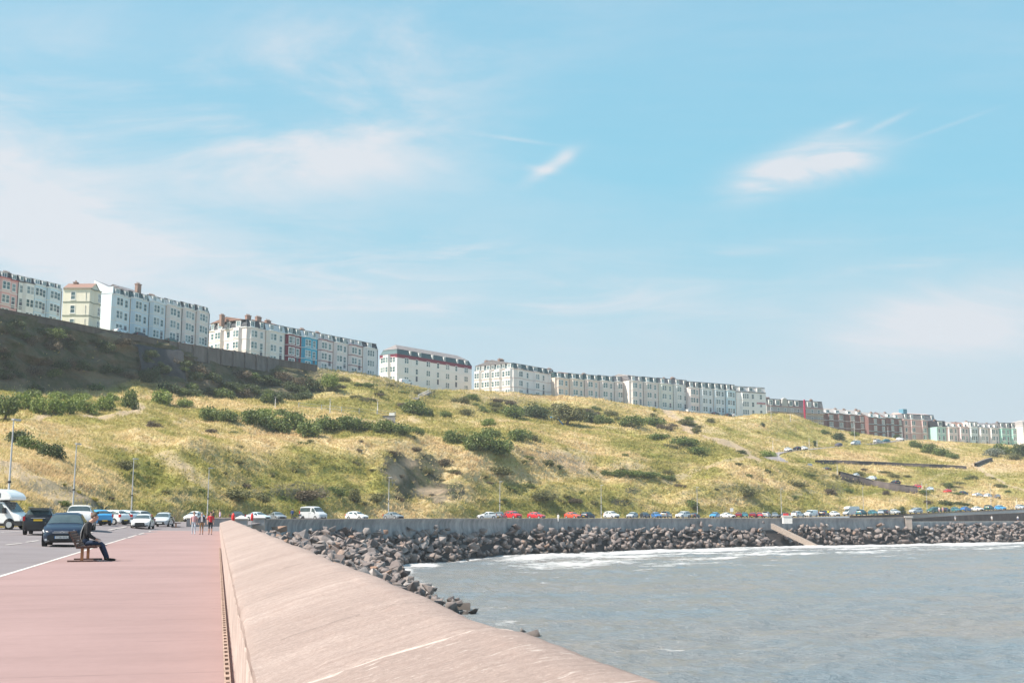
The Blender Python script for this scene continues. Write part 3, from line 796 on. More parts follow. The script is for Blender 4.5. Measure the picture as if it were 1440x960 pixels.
nearwall = empty("sea_wall", SL(0, 0.2, 0), 0, 'broad sloping pinkish concrete sea wall beside the red promenade', 'sea wall')
def near_wall_part():
    # cross section from the promenade face, over the sloping top, down to the rocks
    prof = [(0.215, -0.3), (0.215, 0.02), (0.215, 0.60), (0.20, 0.615), (0.20, 0.690), (0.225, 0.712)]
    n = 16
    for i in range(1, n + 1):
        t = i / n
        prof.append((0.225 + 0.80 * t, 0.712 + 0.236 * t + 0.012 * math.sin(math.pi * t)))
    prof += [(1.06, 0.957), (1.12, 0.962), (1.20, 0.960), (1.245, 0.950), (1.275, 0.925), (1.30, 0.86), (1.36, 0.3), (1.5, -1.0), (2.2, -6.9)]
    s_list = np.concatenate([np.arange(-34, 0, 0.5), np.arange(0, 14, 0.05), np.arange(14, 40, 0.2), np.arange(40, WALL_END, 0.8), [WALL_END]])
    V = []; k = len(prof)
    for s in s_list:
        step = 0.020 * float(1 - sstep(4.88, 4.95, s))           # the last pour stands a little higher
        sag = 0.010 * math.sin(s * 0.83) + 0.006 * math.sin(s * 2.7 + 1)
        for q, (l, z) in enumerate(prof):
            on = 1.0 if q >= 5 and z > 0.5 else 0.0
            jj = float(vnoise(np.array(s * 3.1), np.array(q * 0.7), 5)) * 0.005 + float(vnoise(np.array(s * 11.0), np.array(q * 1.9), 6)) * 0.0025
            V.append(tuple(SL(s, l + (0.006 * float(vnoise(np.array(s * 2.2), np.array(q * 1.0), 8)) if q >= 3 else 0) + step * 0.4 * (q > 20), z + on * (sag + step + jj))))
    V = np.array(V) - np.array(tuple(SL(0, 0.2, 0)))
    nS = len(s_list)
    F = grid_faces(nS, k, False)
    o = np_mesh("wall_body", V, F, M_CONC, nearwall, True)
    mb = MB()
    ends = [Vector(V[i]) for i in range((nS - 1) * k, nS * k)]
    mb.poly([(p.x, p.y + 0.002, p.z) for p in ends], [tuple(range(k))])
    mb.build("end_face", M_CONC2, nearwall)
    o.data.set_sharp_from_angle(angle=R(38))
    # raised vertical ribs on the promenade face
    rm = MB(); base = SL(0, 0.2, 0)
    for i in range(int((WALL_END - 2) / 0.62)):
        s = 1.5 + i * 0.62
        wdt = 0.26 + 0.05 * ((i * 7) % 3)
        q = [SL(s, 0.213), SL(s + wdt, 0.213), SL(s + wdt - 0.03, 0.196), SL(s + 0.03, 0.196)]
        h0, h1 = 0.02, 0.60
        rm.poly([(p.x - base.x, p.y - base.y, h) for h in (h0, h1) for p in q], [(0, 1, 5, 4), (1, 2, 6, 5), (2, 3, 7, 6), (3, 0, 4, 7), (4, 5, 6, 7)])
    rm.build("wall_ribs", mat("pale_ribs", (0.43, 0.34, 0.30), 0.9, 0.22, 3, bump=.4), nearwall)
    # pale mortar seam where two pours meet, and the open hairline joints
    sm = MB(); N = 46; r_ = random.Random(2); pts = []
    for i in range(N + 1):
        lat = 0.23 + (1.235 - 0.23) * i / N; w = 0.011 + 0.007 * r_.random(); s0 = 4.955 + 0.012 * math.sin(i * .35) + r_.uniform(-.003, .003)
        pts += [wall_top(s0 - w, lat, .004) - base, wall_top(s0, lat, .014) - base, wall_top(s0 + w * .7, lat, .004) - base]
    sm.poly(pts, [(3 * i, 3 * i + 3, 3 * i + 4, 3 * i + 1) for i in range(N)] + [(3 * i + 1, 3 * i + 4, 3 * i + 5, 3 * i + 2) for i in range(N)])
    sm.build("mortar_seam", mat("pale_mortar", (0.44, 0.355, 0.315), 0.9, 0.2, 30), nearwall, True)
    for (s0, a, b_) in ((6.79, .36, .80), (6.79, .86, 1.0), (10.1, .30, .62), (13.4, .5, .95), (17.2, .3, .7), (22.5, .35, .9)):
        jm = MB(); pts = []; n_ = int((b_ - a) * 60)
        for i in range(n_ + 1):
            lat = a + (b_ - a) * i / n_; w = (0.0022 + 0.0022 * r_.random()) * (1 if s0 < 8 else s0 / 8); s1 = s0 + 0.010 * math.sin(i * .4) + r_.uniform(-.002, .002)
            pts += [wall_top(s1 - w, lat, .007) - base, wall_top(s1 + w, lat, .007) - base]
        jm.poly(pts, [(2 * i, 2 * i + 2, 2 * i + 3, 2 * i + 1) for i in range(n_)]); jm.build("open_joint", mat("joint_shadow", (0.06, 0.045, 0.04), 0.95), nearwall)
    # slotted iron drain along its foot
    dm = MB()
    for i in range(150):
        s = 2 + i * 0.34
        for (l0, l1, s0, s1) in ((0.105, 0.118, 0, 0.34), (0.150, 0.16, 0, 0.34), (0.118, 0.150, 0, 0.16)):
            q = [SL(s + s0, l0), SL(s + s1, l0), SL(s + s1, l1), SL(s + s0, l1)]
            dm.poly([(p.x - base.x, p.y - base.y, h) for h in (0.012, 0.05) for p in q], [(0, 1, 5, 4), (1, 2, 6, 5), (2, 3, 7, 6), (3, 0, 4, 7), (7, 6, 5, 4)])
    dm.build("drain_grate", M_RUST, nearwall)
    bmx = MB()
    q = [SL(2, 0.118), SL(53, 0.118), SL(53, 0.150), SL(2, 0.150)]
    bmx.poly([(p.x - base.x, p.y - base.y, 0.016) for p in q], [(3, 2, 1, 0)])
    bmx.build("drain_bottom", M_DARK, nearwall)
near_wall_part()

# ------------------------------------------------------------------ far sea wall round the bay
def sweep(name, line, prof, material, parent=None, org=Vector((0, 0, 0)), smooth=False, ztop=None):
    """profile (outward, z) swept along a line; outward is to the right of travel"""
    n = len(line); k = len(prof); V = []
    for i, p in enumerate(line):
        a = line[max(0, i - 1)]; b = line[min(n - 1, i + 1)]
        d = Vector((b.x - a.x, b.y - a.y, 0)).normalized(); o = Vector((d.y, -d.x, 0))
        for (l, z) in prof:
            V.append((p.x + o.x * l - org.x, p.y + o.y * l - org.y, (p.z + z) - org.z))
    return np_mesh(name, np.array(V), grid_faces(n, k, True), material, parent, smooth)
def stained(name, lo, hi):
    m, T, b = new_mat(name)
    p = world_pos(T)
    mp = T.n('ShaderNodeMapping'); mp.inputs['Scale'].default_value = (1.0, 1.0, 0.22); T.l(p, mp.inputs['Vector'])
    n = T.noise(mp.outputs[0], 0.9, 5, 0.7); n2 = T.noise(p, 0.12, 3, 0.6)
    c = T.mix(T.ramp(n, [(0.35, 0.0), (0.66, 1.0)]), lo, hi)
    c = T.mix(T.math('MULTIPLY', T.ramp(n2, [(0.4, 1.0), (0.6, 0.0)]), 0.4), c, tuple(v * 0.7 for v in lo))
    T.l(c, b.inputs['Base Color']); b.inputs['Roughness'].default_value = 0.9; b.inputs['Specular IOR Level'].default_value = 0.2
    return m
M_FARW = stained("stained_concrete", (0.22, 0.215, 0.22), (0.46, 0.43, 0.42))
M_COPE = mat("coping_stone", (0.42, 0.34, 0.29), 0.9, 0.2, 1.0)
o0 = FARWALL[0].copy()
farwall = empty("sea_wall", o0, 0, 'long grey curved sea wall above the rocks across the bay', 'sea wall')
sweep("wall_body", FARWALL, [(0.25, -0.12), (0.22, -0.30), (0.02, -0.62), (-0.08, -1.1), (0.0, -1.7), (0.25, -2.6), (0.25, -3.2)], M_FARW, farwall, o0, True)
sweep("coping", FARWALL, [(-0.55, -1.4), (-0.55, -0.03), (-0.5, 0.0), (0.27, 0.0), (0.30, -0.04), (0.30, -0.12), (0.248, -0.121)], M_COPE, farwall, o0)

# gate piers and the return wall beyond the promenade
def pier(loc, w, h, name_label, z0=-0.2):
    e = empty("gate_pier", loc, math.atan2(NY, NX), name_label, 'pier')
    m = MB(); m.box(-w / 2, w / 2, -0.45, 0.45, z0 - 1.6, h); m.build("shaft", M_COPE, e)
    m = MB(); m.box(-w / 2 - .08, w / 2 + .08, -.53, .53, h, h + .10)
    m.poly([(-w/2-.08, -.53, h+.10), (w/2+.08, -.53, h+.10), (w/2+.08, .53, h+.10), (-w/2-.08, .53, h+.10), (0, 0, h + .42)], [(0,1,4),(1,2,4),(2,3,4),(3,0,4)])
    m.build("cap", mat("pale_cap", (0.62, 0.57, 0.52), 0.85), e)
    m = MB(); m.box(-w / 2 + .12, w / 2 - .12, -.47, -.452, 0.1, h - .15); m.build("panel", M_CONC2, e)
    return e
pp = P(339, 742, 126); pier(Vector((pp.x, pp.y, 0)), 1.35, 0.95, 'smaller concrete gate pier with pale pointed cap beside the red marker')
pp = P(363.5, 740, 146); pier(Vector((pp.x, pp.y, 0)), 1.55, 0.98, 'larger gate pier with pale pointed cap at the end of the grey curved wall')
a = P(262, 742, 124.5); b = P(330, 742, 126); a.z = b.z = 0
ln = [a.lerp(b, t) for t in np.linspace(0, 1, 8)]
rw = empty("return_wall", a, 0, 'low grey concrete wall across the far end of the promenade', 'wall')
for q in ln: q.z = 1.12
sweep("wall_body", ln, [(0.22, -0.1), (0.20, -0.16), (0.20, -1.3)], M_FARW, rw, a)
sweep("coping", ln, [(-0.3, -1.3), (-0.3, -0.02), (-.27, 0), (0.24, 0), (0.26, -0.03), (0.26, -0.10), (0.221, -0.101)], M_COPE, rw, a)

# lower walkway, dark retaining wall and parapet at the right
wk = [p.copy() for p in WALK]
wl = empty("lower_walkway_wall", wk[0], 0, 'low dark wall along the lower walkway above the rocks', 'wall')
sweep("wall_body", wk, [(0.0, -0.1), (0.15, -0.3), (0.2, -1.0), (0.3, -2.8)], M_FARW, wl, wk[0])
sweep("coping", wk, [(-0.4, -0.45), (-0.4, 0.02), (0.06, 0.02), (0.06, -0.10), (0.0, -0.101)], mat("pale_cap", (0.6, 0.55, 0.5)), wl, wk[0])
tag(sweep("lower_walkway", wk, [(-7.5, -0.4), (-0.3, -0.4)], mat("walk_concrete", (0.42, 0.36, 0.32), 0.9, 0.15)), kind='structure')
RW = dense(smooth_line([P(1278,728.8,327), P(1300,726.6,332), P(1340,724.2,341), P(1390,721.9,350), P(1440,720,359), P(1560,713.5,375), P(1720,706.5,395)], 2), 3.0)
rt = empty("retaining_wall", RW[0], 0, 'dark stone retaining wall rising below the road at the right', 'retaining wall')
M_DSTONE = stained("dark_stone", (0.092, 0.074, 0.068), (0.175, 0.140, 0.126))
sweep("wall_face", RW, [(0.0, -0.15), (0.15, -1.2), (0.4, -6.0)], M_DSTONE, rt, RW[0])
sweep("coping", RW, [(-0.5, -0.5), (-0.5, 0.0), (0.06, 0.0), (0.06, -0.15), (0.0, -0.151)], M_COPE, rt, RW[0])
PARA = dense(smooth_line([P(1195,724.6,316), P(1240,724,322), P(1278,722.6,329), P(1340,719.5,342), P(1390,717.6,351), P(1440,715.6,360), P(1560,709,376), P(1720,702,396)], 2), 2.5)
for p in PARA: p.z = float(ground(p.x, p.y)) - 0.22
rl = empty("railing", PARA[0], 0, 'pale kerb wall topped with a thin railing along the rising road', 'railing')
sweep("kerb_wall", PARA, [(-0.15, -1.2), (-0.15, 0.16), (0.15, 0.16), (0.18, -2.0)], mat("pale_kerb", (0.66, 0.58, 0.54), 0.9), rl, PARA[0])
M_STEEL = mat("galvanised_steel", (0.42, 0.43, 0.44), 0.5, 0.1, 5, 0.4)
sweep("top_rail", PARA, [(-0.02, 1.02), (0.02, 1.02), (0.02, 1.06), (-0.02, 1.06), (-0.02, 1.02)], M_STEEL, rl, PARA[0])
postm = MB(); postm.box(-.025, .025, -.025, .025, 0.1, 1.02); pme = postm.mesh("post"); pme.materials.append(M_STEEL)
for p in PARA[::1][:60]:
    q = bpy.data.objects.new("post", pme); q.location = p - PARA[0]; q.parent = rl; COL.objects.link(q)
pe = P(1277, 740, 320.5); 
e = empty("end_pier", Vector((pe.x, pe.y, -2.5)), 0, 'pale block pier ending the grey sea wall at the right', 'pier')
m = MB(); m.box(-.9, .9, -.7, .7, 0, 3.2); m.build("shaft", M_COPE, e)
m = MB(); m.box(-1.1, 1.1, -.9, .9, 3.2, 3.5); m.build("cap", mat("pale_cap", (0.6, 0.55, 0.5)), e)

# slipway through the rocks
sa = P(1086, 735.5, 296); sb = P(1152, 767, 289)
sl_ = empty("slipway_ramp", sa, 0, 'pale concrete ramp slanting down through the rocks', 'ramp')
d = (sb - sa); qd = Vector((-d.y, d.x, 0)).normalized() * .9
if qd.y > 0: qd = -qd
m = MB()
lo_ = Vector((0, 0, -1.3))
pts = [sa - qd * .4, sb - qd * .4, sb + qd, sa + qd]
m.poly([p - sa for p in pts] + [p - sa + lo_ for p in pts], [(0,1,2,3),(0,4,5,1),(1,5,6,2),(2,6,7,3),(3,7,4,0)])
m.build("ramp_slab", mat("ramp_concrete", (0.33, 0.265, 0.22), 0.9, 0.2), sl_)
m = MB(); m.box(-1.1, 1.1, -.8, .8, -.2, 1.6); m.box(-1.25, 1.25, -.95, .95, 1.6, 1.8)
hp = P(1107, 731, 297.5)
e = empty("gate_block", Vector((hp.x, hp.y, -0.6)), 0, 'small pale block with red lid set into the grey sea wall above the ramp', 'block')
m.build("block_body", mat("white_render", (0.74, 0.70, 0.66), 0.8), e)
m = MB(); m.box(-.9, .3, -.4, .4, 1.8, 2.35); m.build("red_lid", mat("red_paint", (0.5, 0.03, 0.03), 0.5), e)

# ------------------------------------------------------------------ sea
def sea():
    pxs = np.arange(330, 2700, 5.0); D = [12.0]
    while D[-1] < 420: D.append(D[-1] * 1.0055)
    while D[-1] < 9000: D.append(D[-1] * 1.06)
    D = np.array(D); nC, nD = len(pxs), len(D)
    u = (pxs - 720) / FPX * CT
    X = u[:, None] * D[None, :]; Y = np.repeat(D[None, :], nC, 0)
    a = R(25); xr = X * math.cos(a) + Y * math.sin(a); yr = -X * math.sin(a) + Y * math.cos(a)
    fade = 1 - sstep(250, 420, Y)
    Z = (fbm(xr / 9, yr / 4.5, 3, 101) * 0.26 + (1 - np.abs(vnoise(xr / 5.5, yr / 2.2, 105))) * 0.24 + fbm(xr / 1.8, yr / 1.0, 2, 109) * 0.15) * fade
    # distance from the shore
    S = np.array([(p.x, p.y) for p in SHORE])
    d = np.full(X.shape, 1e9)
    near = (Y < 460)
    ii = np.where(near)
    dx = X[ii]; dy = Y[ii]; dd = np.full(len(dx), 1e9)
    for k in range(len(S) - 1):
        ax, ay = S[k]; bx, by = S[k + 1]; L2 = (bx - ax) ** 2 + (by - ay) ** 2
        t = np.clip(((dx - ax) * (bx - ax) + (dy - ay) * (by - ay)) / L2, 0, 1)
        dd = np.minimum(dd, np.hypot(dx - ax - t * (bx - ax), dy - ay - t * (by - ay)))
    d[ii] = dd
    # breakers: white water in ragged bands parallel to the rocks
    px = 720 + FPX * X / (Y * CT)
    breaker = sstep(640, 760, px) * sstep(150, 190, Y)
    wob = fbm(X / 14, Y / 14, 3, 120) * 3.0
    f = np.zeros_like(X)
    f = np.maximum(f, (1 - sstep(0.6, 3.4, d + wob * 0.4)) * 0.85 * sstep(120, 170, Y))
    lacy = fbm(xr / 16, yr / 3.2, 4, 161)
    f = np.maximum(f, np.exp(-((d - 9 - wob) / 6.5) ** 2) * (0.95 + 0.5 * lacy) * breaker)
    f = np.maximum(f, np.exp(-((d - 22.0 - wob * 2.0) / 6.0) ** 2) * (0.70 + 0.8 * lacy) * breaker)
    f = np.maximum(f, np.exp(-((d - 36.0 - wob * 2.5) / 6.0) ** 2) * (0.5 + 0.9 * lacy) * breaker)
    f = np.maximum(f, np.exp(-((d - 52.0 - wob * 3) / 7.0) ** 2) * (0.12 + 0.8 * lacy) * breaker)
    f = np.clip(f, 0, 1)
    pn = np.hypot((px - 592) / 34, (D[None, :] - 184) / 9.0); f = np.maximum(f, 0.95 * (1 - sstep(0.3, 1.3, pn)))
    pn = np.hypot((px - 712) / 26, (D[None, :] - 88) / 7.0); f = np.maximum(f, 0.42 * (1 - sstep(0.2, 1.2, pn)))
    Z = Z + np.exp(-((d - 8 - wob) / 3.0) ** 2) * 0.38 * breaker
    cap = sstep(0.50, 0.62, vnoise(xr / 5.2, yr / 2.0, 105) * 0.0 + fbm(xr / 7.0, yr / 2.6, 3, 131)) * 0.30
    f = np.maximum(f, cap * (Y < 420))
    Z += SEA_Z
    m, T, b = new_mat("sea_water")
    p = world_pos(T)
    at = T.n('ShaderNodeAttribute', attribute_name='foam'); fo = at.outputs['Fac']
    mp = T.n('ShaderNodeMapping'); mp.inputs['Rotation'].default_value = (0, 0, -a); mp.inputs['Scale'].default_value = (0.5, 1.3, 1); T.l(p, mp.inputs['Vector'])
    n1 = T.noise(mp.outputs[0], 0.9, 6, 0.72, 0.4); n2 = T.noise(mp.outputs[0], 0.05, 4, 0.6)
    mask = T.math('MULTIPLY', T.ramp(T.math('ADD', fo, T.math('MULTIPLY', T.math('SUBTRACT', n1, 0.5), 2.6)), [(0.40, 0.0), (0.95, 1.0)]), 1.0)
    mask = T.math('MULTIPLY', mask, T.ramp(fo, [(0.04, 0.0), (0.2, 1.0)]))
    turb = T.mix(T.ramp(n2, [(0.35, 0.0), (0.65, 1.0)]), (0.195, 0.235, 0.262), (0.252, 0.242, 0.232))
    turb = T.mix(T.math('MULTIPLY', T.ramp(n1, [(0.56, 0.0), (0.70, 1.0)]), 0.45), turb, (0.26, 0.21, 0.17))
    turb = T.mix(T.math('MULTIPLY', fo, 0.5), turb, (0.36, 0.32, 0.29))
    c = T.mix(mask, turb, (0.72, 0.70, 0.69))
    T.l(c, b.inputs['Base Color'])
    T.l(T.math('ADD', T.math('MULTIPLY', mask, 0.6), 0.18), b.inputs['Roughness'])
    b.inputs['IOR'].default_value = 1.333
    bp = T.n('ShaderNodeBump'); bp.inputs['Strength'].default_value = 1.0; bp.inputs['Distance'].default_value = 0.42
    T.l(T.math('ADD', n1, T.math('MULTIPLY', T.noise(mp.outputs[0], 3.0, 4, 0.75), 0.8)), bp.inputs['Height']); T.l(bp.outputs[0], b.inputs['Normal'])
    o = np_mesh("sea", np.stack([X, Y, Z], -1).reshape(-1, 3), grid_faces(nC, nD, True), m, None, True)
    fa = o.data.attributes.new('foam', 'FLOAT', 'POINT'); fa.data.foreach_set('value', f.astype(np.float32).ravel())
    tag(o, kind='structure')
    q = MB(); q.poly([(-60, -400, SEA_Z - .5), (2000, -400, SEA_Z - .5), (2000, 13, SEA_Z - .5), (-60, 13, SEA_Z - .5)], [(0, 1, 2, 3)])
    tag(q.build("sea", m), kind='structure')
sea()

# ------------------------------------------------------------------ rock armour
def rock_mesh(seed):
    r = random.Random(seed)
    bm = bmesh.new()
    ax = [r.uniform(.80, 1.25), r.uniform(.60, .95), r.uniform(.42, .72)]
    for i in range(r.randint(8, 11)):
        v = Vector((r.gauss(0, 1), r.gauss(0, 1), r.gauss(0, 1))).normalized()
        m_ = max(abs(v.x), abs(v.y), abs(v.z)); v = v.lerp(v / m_, 0.8)
        k = r.uniform(.82, 1.0)
        bm.verts.new((v.x * ax[0] * k, v.y * ax[1] * k, v.z * ax[2] * k))
    g = bmesh.ops.convex_hull(bm, input=bm.verts)
    bmesh.ops.delete(bm, geom=[e for e in g['geom_interior'] if isinstance(e, bmesh.types.BMVert)], context='VERTS')
    bmesh.ops.dissolve_limit(bm, angle_limit=R(12), verts=bm.verts, edges=bm.edges)
    bmesh.ops.bevel(bm, geom=list(bm.edges), offset=0.03, segments=1, profile=0.6, affect='EDGES')
    bmesh.ops.triangulate(bm, faces=bm.faces)
    me = bpy.data.meshes.new("boulder"); bm.to_mesh(me); bm.free()
    return me
def rock_material(island):
    m, T, b = new_mat("armour_stone")
    p = world_pos(T)
    rnd = T.n('ShaderNodeNewGeometry').outputs['Random Per Island'] if island else T.n('ShaderNodeObjectInfo').outputs['Random']
    base = T.ramp(rnd, [(0.0, (0.155, 0.125, 0.118)), (0.3, (0.245, 0.20, 0.185)), (0.55, (0.32, 0.265, 0.24)), (0.75, (0.20, 0.175, 0.170)), (0.93, (0.42, 0.37, 0.345)), (0.97, (0.34, 0.20, 0.13)), (1.0, (0.28, 0.23, 0.21))])
    n = T.noise(p, 2.2, 6, 0.7); n2 = T.noise(p, 0.35, 3)
    c = T.mix(T.ramp(n, [(0.3, 0.55), (0.7, 0.0)]), base, (0.11, 0.09, 0.088))
    z = T.n('ShaderNodeSeparateXYZ'); T.l(p, z.inputs[0])
    zz = T.math('ADD', z.outputs[2], T.math('MULTIPLY', T.math('SUBTRACT', n2, 0.5), 1.6))
    mr = T.n('ShaderNodeMapRange'); mr.inputs[1].default_value = SEA_Z + 0.1; mr.inputs[2].default_value = SEA_Z + 1.2; T.l(zz, mr.inputs[0])
    c = T.mix(mr.outputs[0], (0.075, 0.063, 0.055), c)        # wet, weedy tide line
    T.l(c, b.inputs['Base Color']); b.inputs['Roughness'].default_value = 0.85; b.inputs['Specular IOR Level'].default_value = 0.3
    bp = T.n('ShaderNodeBump'); bp.inputs['Strength'].default_value = 0.6; bp.inputs['Distance'].default_value = 0.12
    T.l(n, bp.inputs['Height']); T.l(bp.outputs[0], b.inputs['Normal'])
    return m
def rocks():
    wall_line = [SL(s, 1.7) for s in np.arange(30, WALL_END + 1, 4)] + [P(345, 745, 128), P(371, 745, 150)] + FARWALL[1:] + WALK
    shore = [p for p in SHORE]
    poly = [(p.x, p.y) for p in wall_line] + [(p.x, p.y) for p in reversed(shore)]
    W = np.array([(p.x, p.y) for p in dense([Vector((p.x, p.y, 0)) for p in wall_line], 1.0)]); S = np.array([(p.x, p.y) for p in dense([Vector((p.x, p.y, 0)) for p in shore], 1.0)])
    def dist(A, x, y): return float(np.sqrt(((A - (x, y)) ** 2).sum(1).min()))
    def bank(x, y):
        dw = dist(W, x, y); ds = dist(S, x, y); t = ds / (ds + dw + 1e-6)
        t = t ** 0.8
        return SEA_Z - 0.45 + t * (5.95 if y > 140 else 5.0)
    tag(fill(poly, 3.5, lambda x, y: bank(x, y) - 1.1, "rubble_bank", mat("rubble_core", (0.045, 0.04, 0.04), 0.95), 0.6), kind='structure')
    cand = []
    xs = [p[0] for p in poly]; ys = [p[1] for p in poly]
    step = 1.28; y = min(ys)
    while y < max(ys):
        x = min(xs) + (step / 2 if int((y - min(ys)) / step) % 2 else 0)
        while x < max(xs):
            q = (x + random.uniform(-.42, .42), y + random.uniform(-.42, .42))
            pxx = 720 + FPX * q[0] / max(q[1] * CT, 1)
            if inside(q[0], q[1], poly) and pxx < 1640 and q[1] > 97:
                cand.append((q[0], q[1], bank(*q) + random.uniform(-.25, .35)))
            x += step
        y += step * 0.9
    # a second course bedded in the gaps of the first
    for (x, y, z) in list(cand):
        if random.random() < 0.42: cand.append((x + random.uniform(-.9, .9), y + random.uniform(-.9, .9), z + random.uniform(.25, .75)))
    # a few strays awash beyond the toe
    for (a, b) in [(652, 853), (640, 847), (664, 858), (748, 893), (738, 889)]:
        q = sea_hit(a, b + 4); cand.append((q.x, q.y, SEA_Z + 0.25))
    protos = [rock_mesh(100 + i) for i in range(12)]
    mi, ms = rock_material(False), rock_material(True)
    for me in protos: me.materials.append(mi)
    info = []
    for (x, y, z) in cand:
        s = random.choice([0.55, 0.7, 0.8, 0.9, 1.05]) * random.uniform(.85, 1.15)
        if y < 150: s *= .82
        dwall = dist(W, x, y)
        if dwall < 0.75: continue
        if dist(np.array([(sa.lerp(sb, t).x, sa.lerp(sb, t).y) for t in np.linspace(0, 1, 12)]), x, y) < 2.1: continue
        px, py = proj(x, y, z)
        hidden = px < 306 + 2.62 * (py - 723) + 2 or px < 330 or px > 1446 or y < 10 or py > 975
        info.append((0 if hidden else s / y, x, y, z, s))
    info.sort(reverse=True)
    r = random.Random(5)
    V, F = [], []; nv = 0
    data = [(np.array([v.co[:] for v in me.vertices]), np.array([p.vertices[:] for p in me.polygons])) for me in protos]
    for k, (w, x, y, z, s) in enumerate(info):
        i = r.randrange(len(protos))
        eu = (r.uniform(-.5, .5), r.uniform(-.5, .5), r.uniform(0, 6.28))
        if k < 300:
            o = bpy.data.objects.new("boulder", protos[i]); o.location = (x, y, z); o.rotation_euler = eu; o.scale = (s, s, s)
            COL.objects.link(o)
            tag(o, 'angular grey boulder in the rock armour below the sea walls', 'boulder', 'boulders of the rock armour')
        else:
            M = np.array(Matrix.LocRotScale(Vector((x, y, z)), __import__('mathutils').Euler(eu), Vector((s, s, s))))
            vv = data[i][0] @ M[:3, :3].T + M[:3, 3]
            V.append(vv); F.append(data[i][1] + nv); nv += len(vv)
    o = np_mesh("rock_armour", np.concatenate(V), np.concatenate(F), ms)
    tag(o, 'mass of grey boulders banked along the shore below the sea walls', 'rock armour', 'boulders of the rock armour', 'stuff')
    print("rocks", len(info))
rocks()
# ------------------------------------------------------------------ terraces on the cliff top
def pane_material():
    m, T, b = new_mat("window_glass")
    rnd = T.n('ShaderNodeObjectInfo').outputs['Random']
    c = T.ramp(rnd, [(0.0, (0.05, 0.10, 0.115)), (0.45, (0.085, 0.145, 0.16)), (0.7, (0.16, 0.22, 0.235)), (0.9, (0.28, 0.32, 0.33)), (1.0, (0.38, 0.39, 0.38))])
    T.l(c, b.inputs['Base Color']); b.inputs['Roughness'].default_value = 0.12; b.inputs['Specular IOR Level'].default_value = 0.6
    return m
M_PANE = pane_material()
def render_wall(name, col):
    """painted stucco with damp streaks"""
    if name in _simple: return _simple[name]
    m, T, b = new_mat(name)
    p = obj_pos(T)
    mp = T.n('ShaderNodeMapping'); mp.inputs['Scale'].default_value = (1, 1, 0.18); T.l(p, mp.inputs['Vector'])
    n = T.noise(mp.outputs[0], 1.1, 5, 0.7); n2 = T.noise(p, 0.3, 3)
    c = T.mix(T.math('MULTIPLY', T.ramp(n, [(0.48, 0.0), (0.75, 1.0)]), 0.35), col, tuple(v * .72 for v in col))
    c = T.mix(T.math('MULTIPLY', n2, 0.18), c, tuple(v * .8 for v in col))
    T.l(c, b.inputs['Base Color']); b.inputs['Roughness'].default_value = 0.85; b.inputs['Specular IOR Level'].default_value = 0.2
    _simple[name] = m; return m
def slate(name, col):
    if name in _simple: return _simple[name]
    m, T, b = new_mat(name)
    p = obj_pos(T)
    br = T.n('ShaderNodeTexBrick'); br.inputs['Scale'].default_value = 1.0; br.inputs['Brick Width'].default_value = 0.5; br.inputs['Row Height'].default_value = 0.3
    br.inputs['Mortar Size'].default_value = 0.02
    br.inputs['Color1'].default_value = (*[v * 1.25 for v in col], 1); br.inputs['Color2'].default_value = (*[v * .8 for v in col], 1); br.inputs['Mortar'].default_value = (*[v * .5 for v in col], 1)
    mp = T.n('ShaderNodeMapping'); mp.inputs['Rotation'].default_value = (R(90), 0, 0); T.l(p, mp.inputs['Vector']); T.l(mp.outputs[0], br.inputs['Vector'])
    T.l(br.outputs[0], b.inputs['Base Color']); b.inputs['Roughness'].default_value = 0.6; b.inputs['Specular IOR Level'].default_value = 0.4
    _simple[name] = m; return m
WHITE = (0.80, 0.78, 0.76)
M_TRIM = mat("white_trim", (0.76, 0.75, 0.73), 0.6, 0.05)
M_SLATE_TEAL = slate("slate_teal", (0.050, 0.105, 0.115)); M_SLATE_DARK = slate("slate_dark", (0.040, 0.045, 0.055)); M_SLATE_RED = slate("tile_red", (0.30, 0.17, 0.13)); M_SLATE_GREY = slate("slate_grey", (0.23, 0.21, 0.215)); M_SLATE_PALE = slate("slate_pale", (0.40, 0.36, 0.34))
M_BRICK = mat("chimney_brick", (0.30, 0.19, 0.15), 0.9, 0.3, 6)
M_POT = mat("chimney_pot", (0.36, 0.25, 0.20), 0.8, 0.2)
M_LEAD = mat("dark_gutter", (0.07, 0.07, 0.08), 0.6, 0.1)

def window_meshes():
    f = MB(); b = 0.10
    for (x0, x1, z0, z1) in ((-.5, -.5 + b, 0, 1), (.5 - b, .5, 0, 1), (-.5 + b, .5 - b, 0, .06), (-.5 + b, .5 - b, .94, 1), (-.5 + b, .5 - b, .48, .53)):
        f.box(x0, x1, -.07, .05, z0, z1)
    f.box(-.58, .58, -.13, .05, -.07, -.001)
    fm = f.mesh("window"); fm.materials.append(M_TRIM)
    g = MB(); g.poly([(-.42, -.012, .05), (.42, -.012, .05), (.42, -.012, .95), (-.42, -.012, .95)], [(0, 1, 2, 3)])
    gm = g.mesh("pane"); gm.materials.append(M_PANE)
    t = MB()
    for (x0, x1, z0, z1) in ((-.62, -.42, -.1, 1.12), (.42, .62, -.1, 1.12), (-.42, .42, .98, 1.12), (-.42, .42, -.1, .04)): t.box(x0, x1, -.1, .05, z0, z1)
    t.box(-.42, .42, -.07, .04, .48, .53)
    tm = t.mesh("window"); tm.materials.append(M_TRIM)
    return fm, gm, tm
WM_F, WM_P, WM_T = window_meshes()
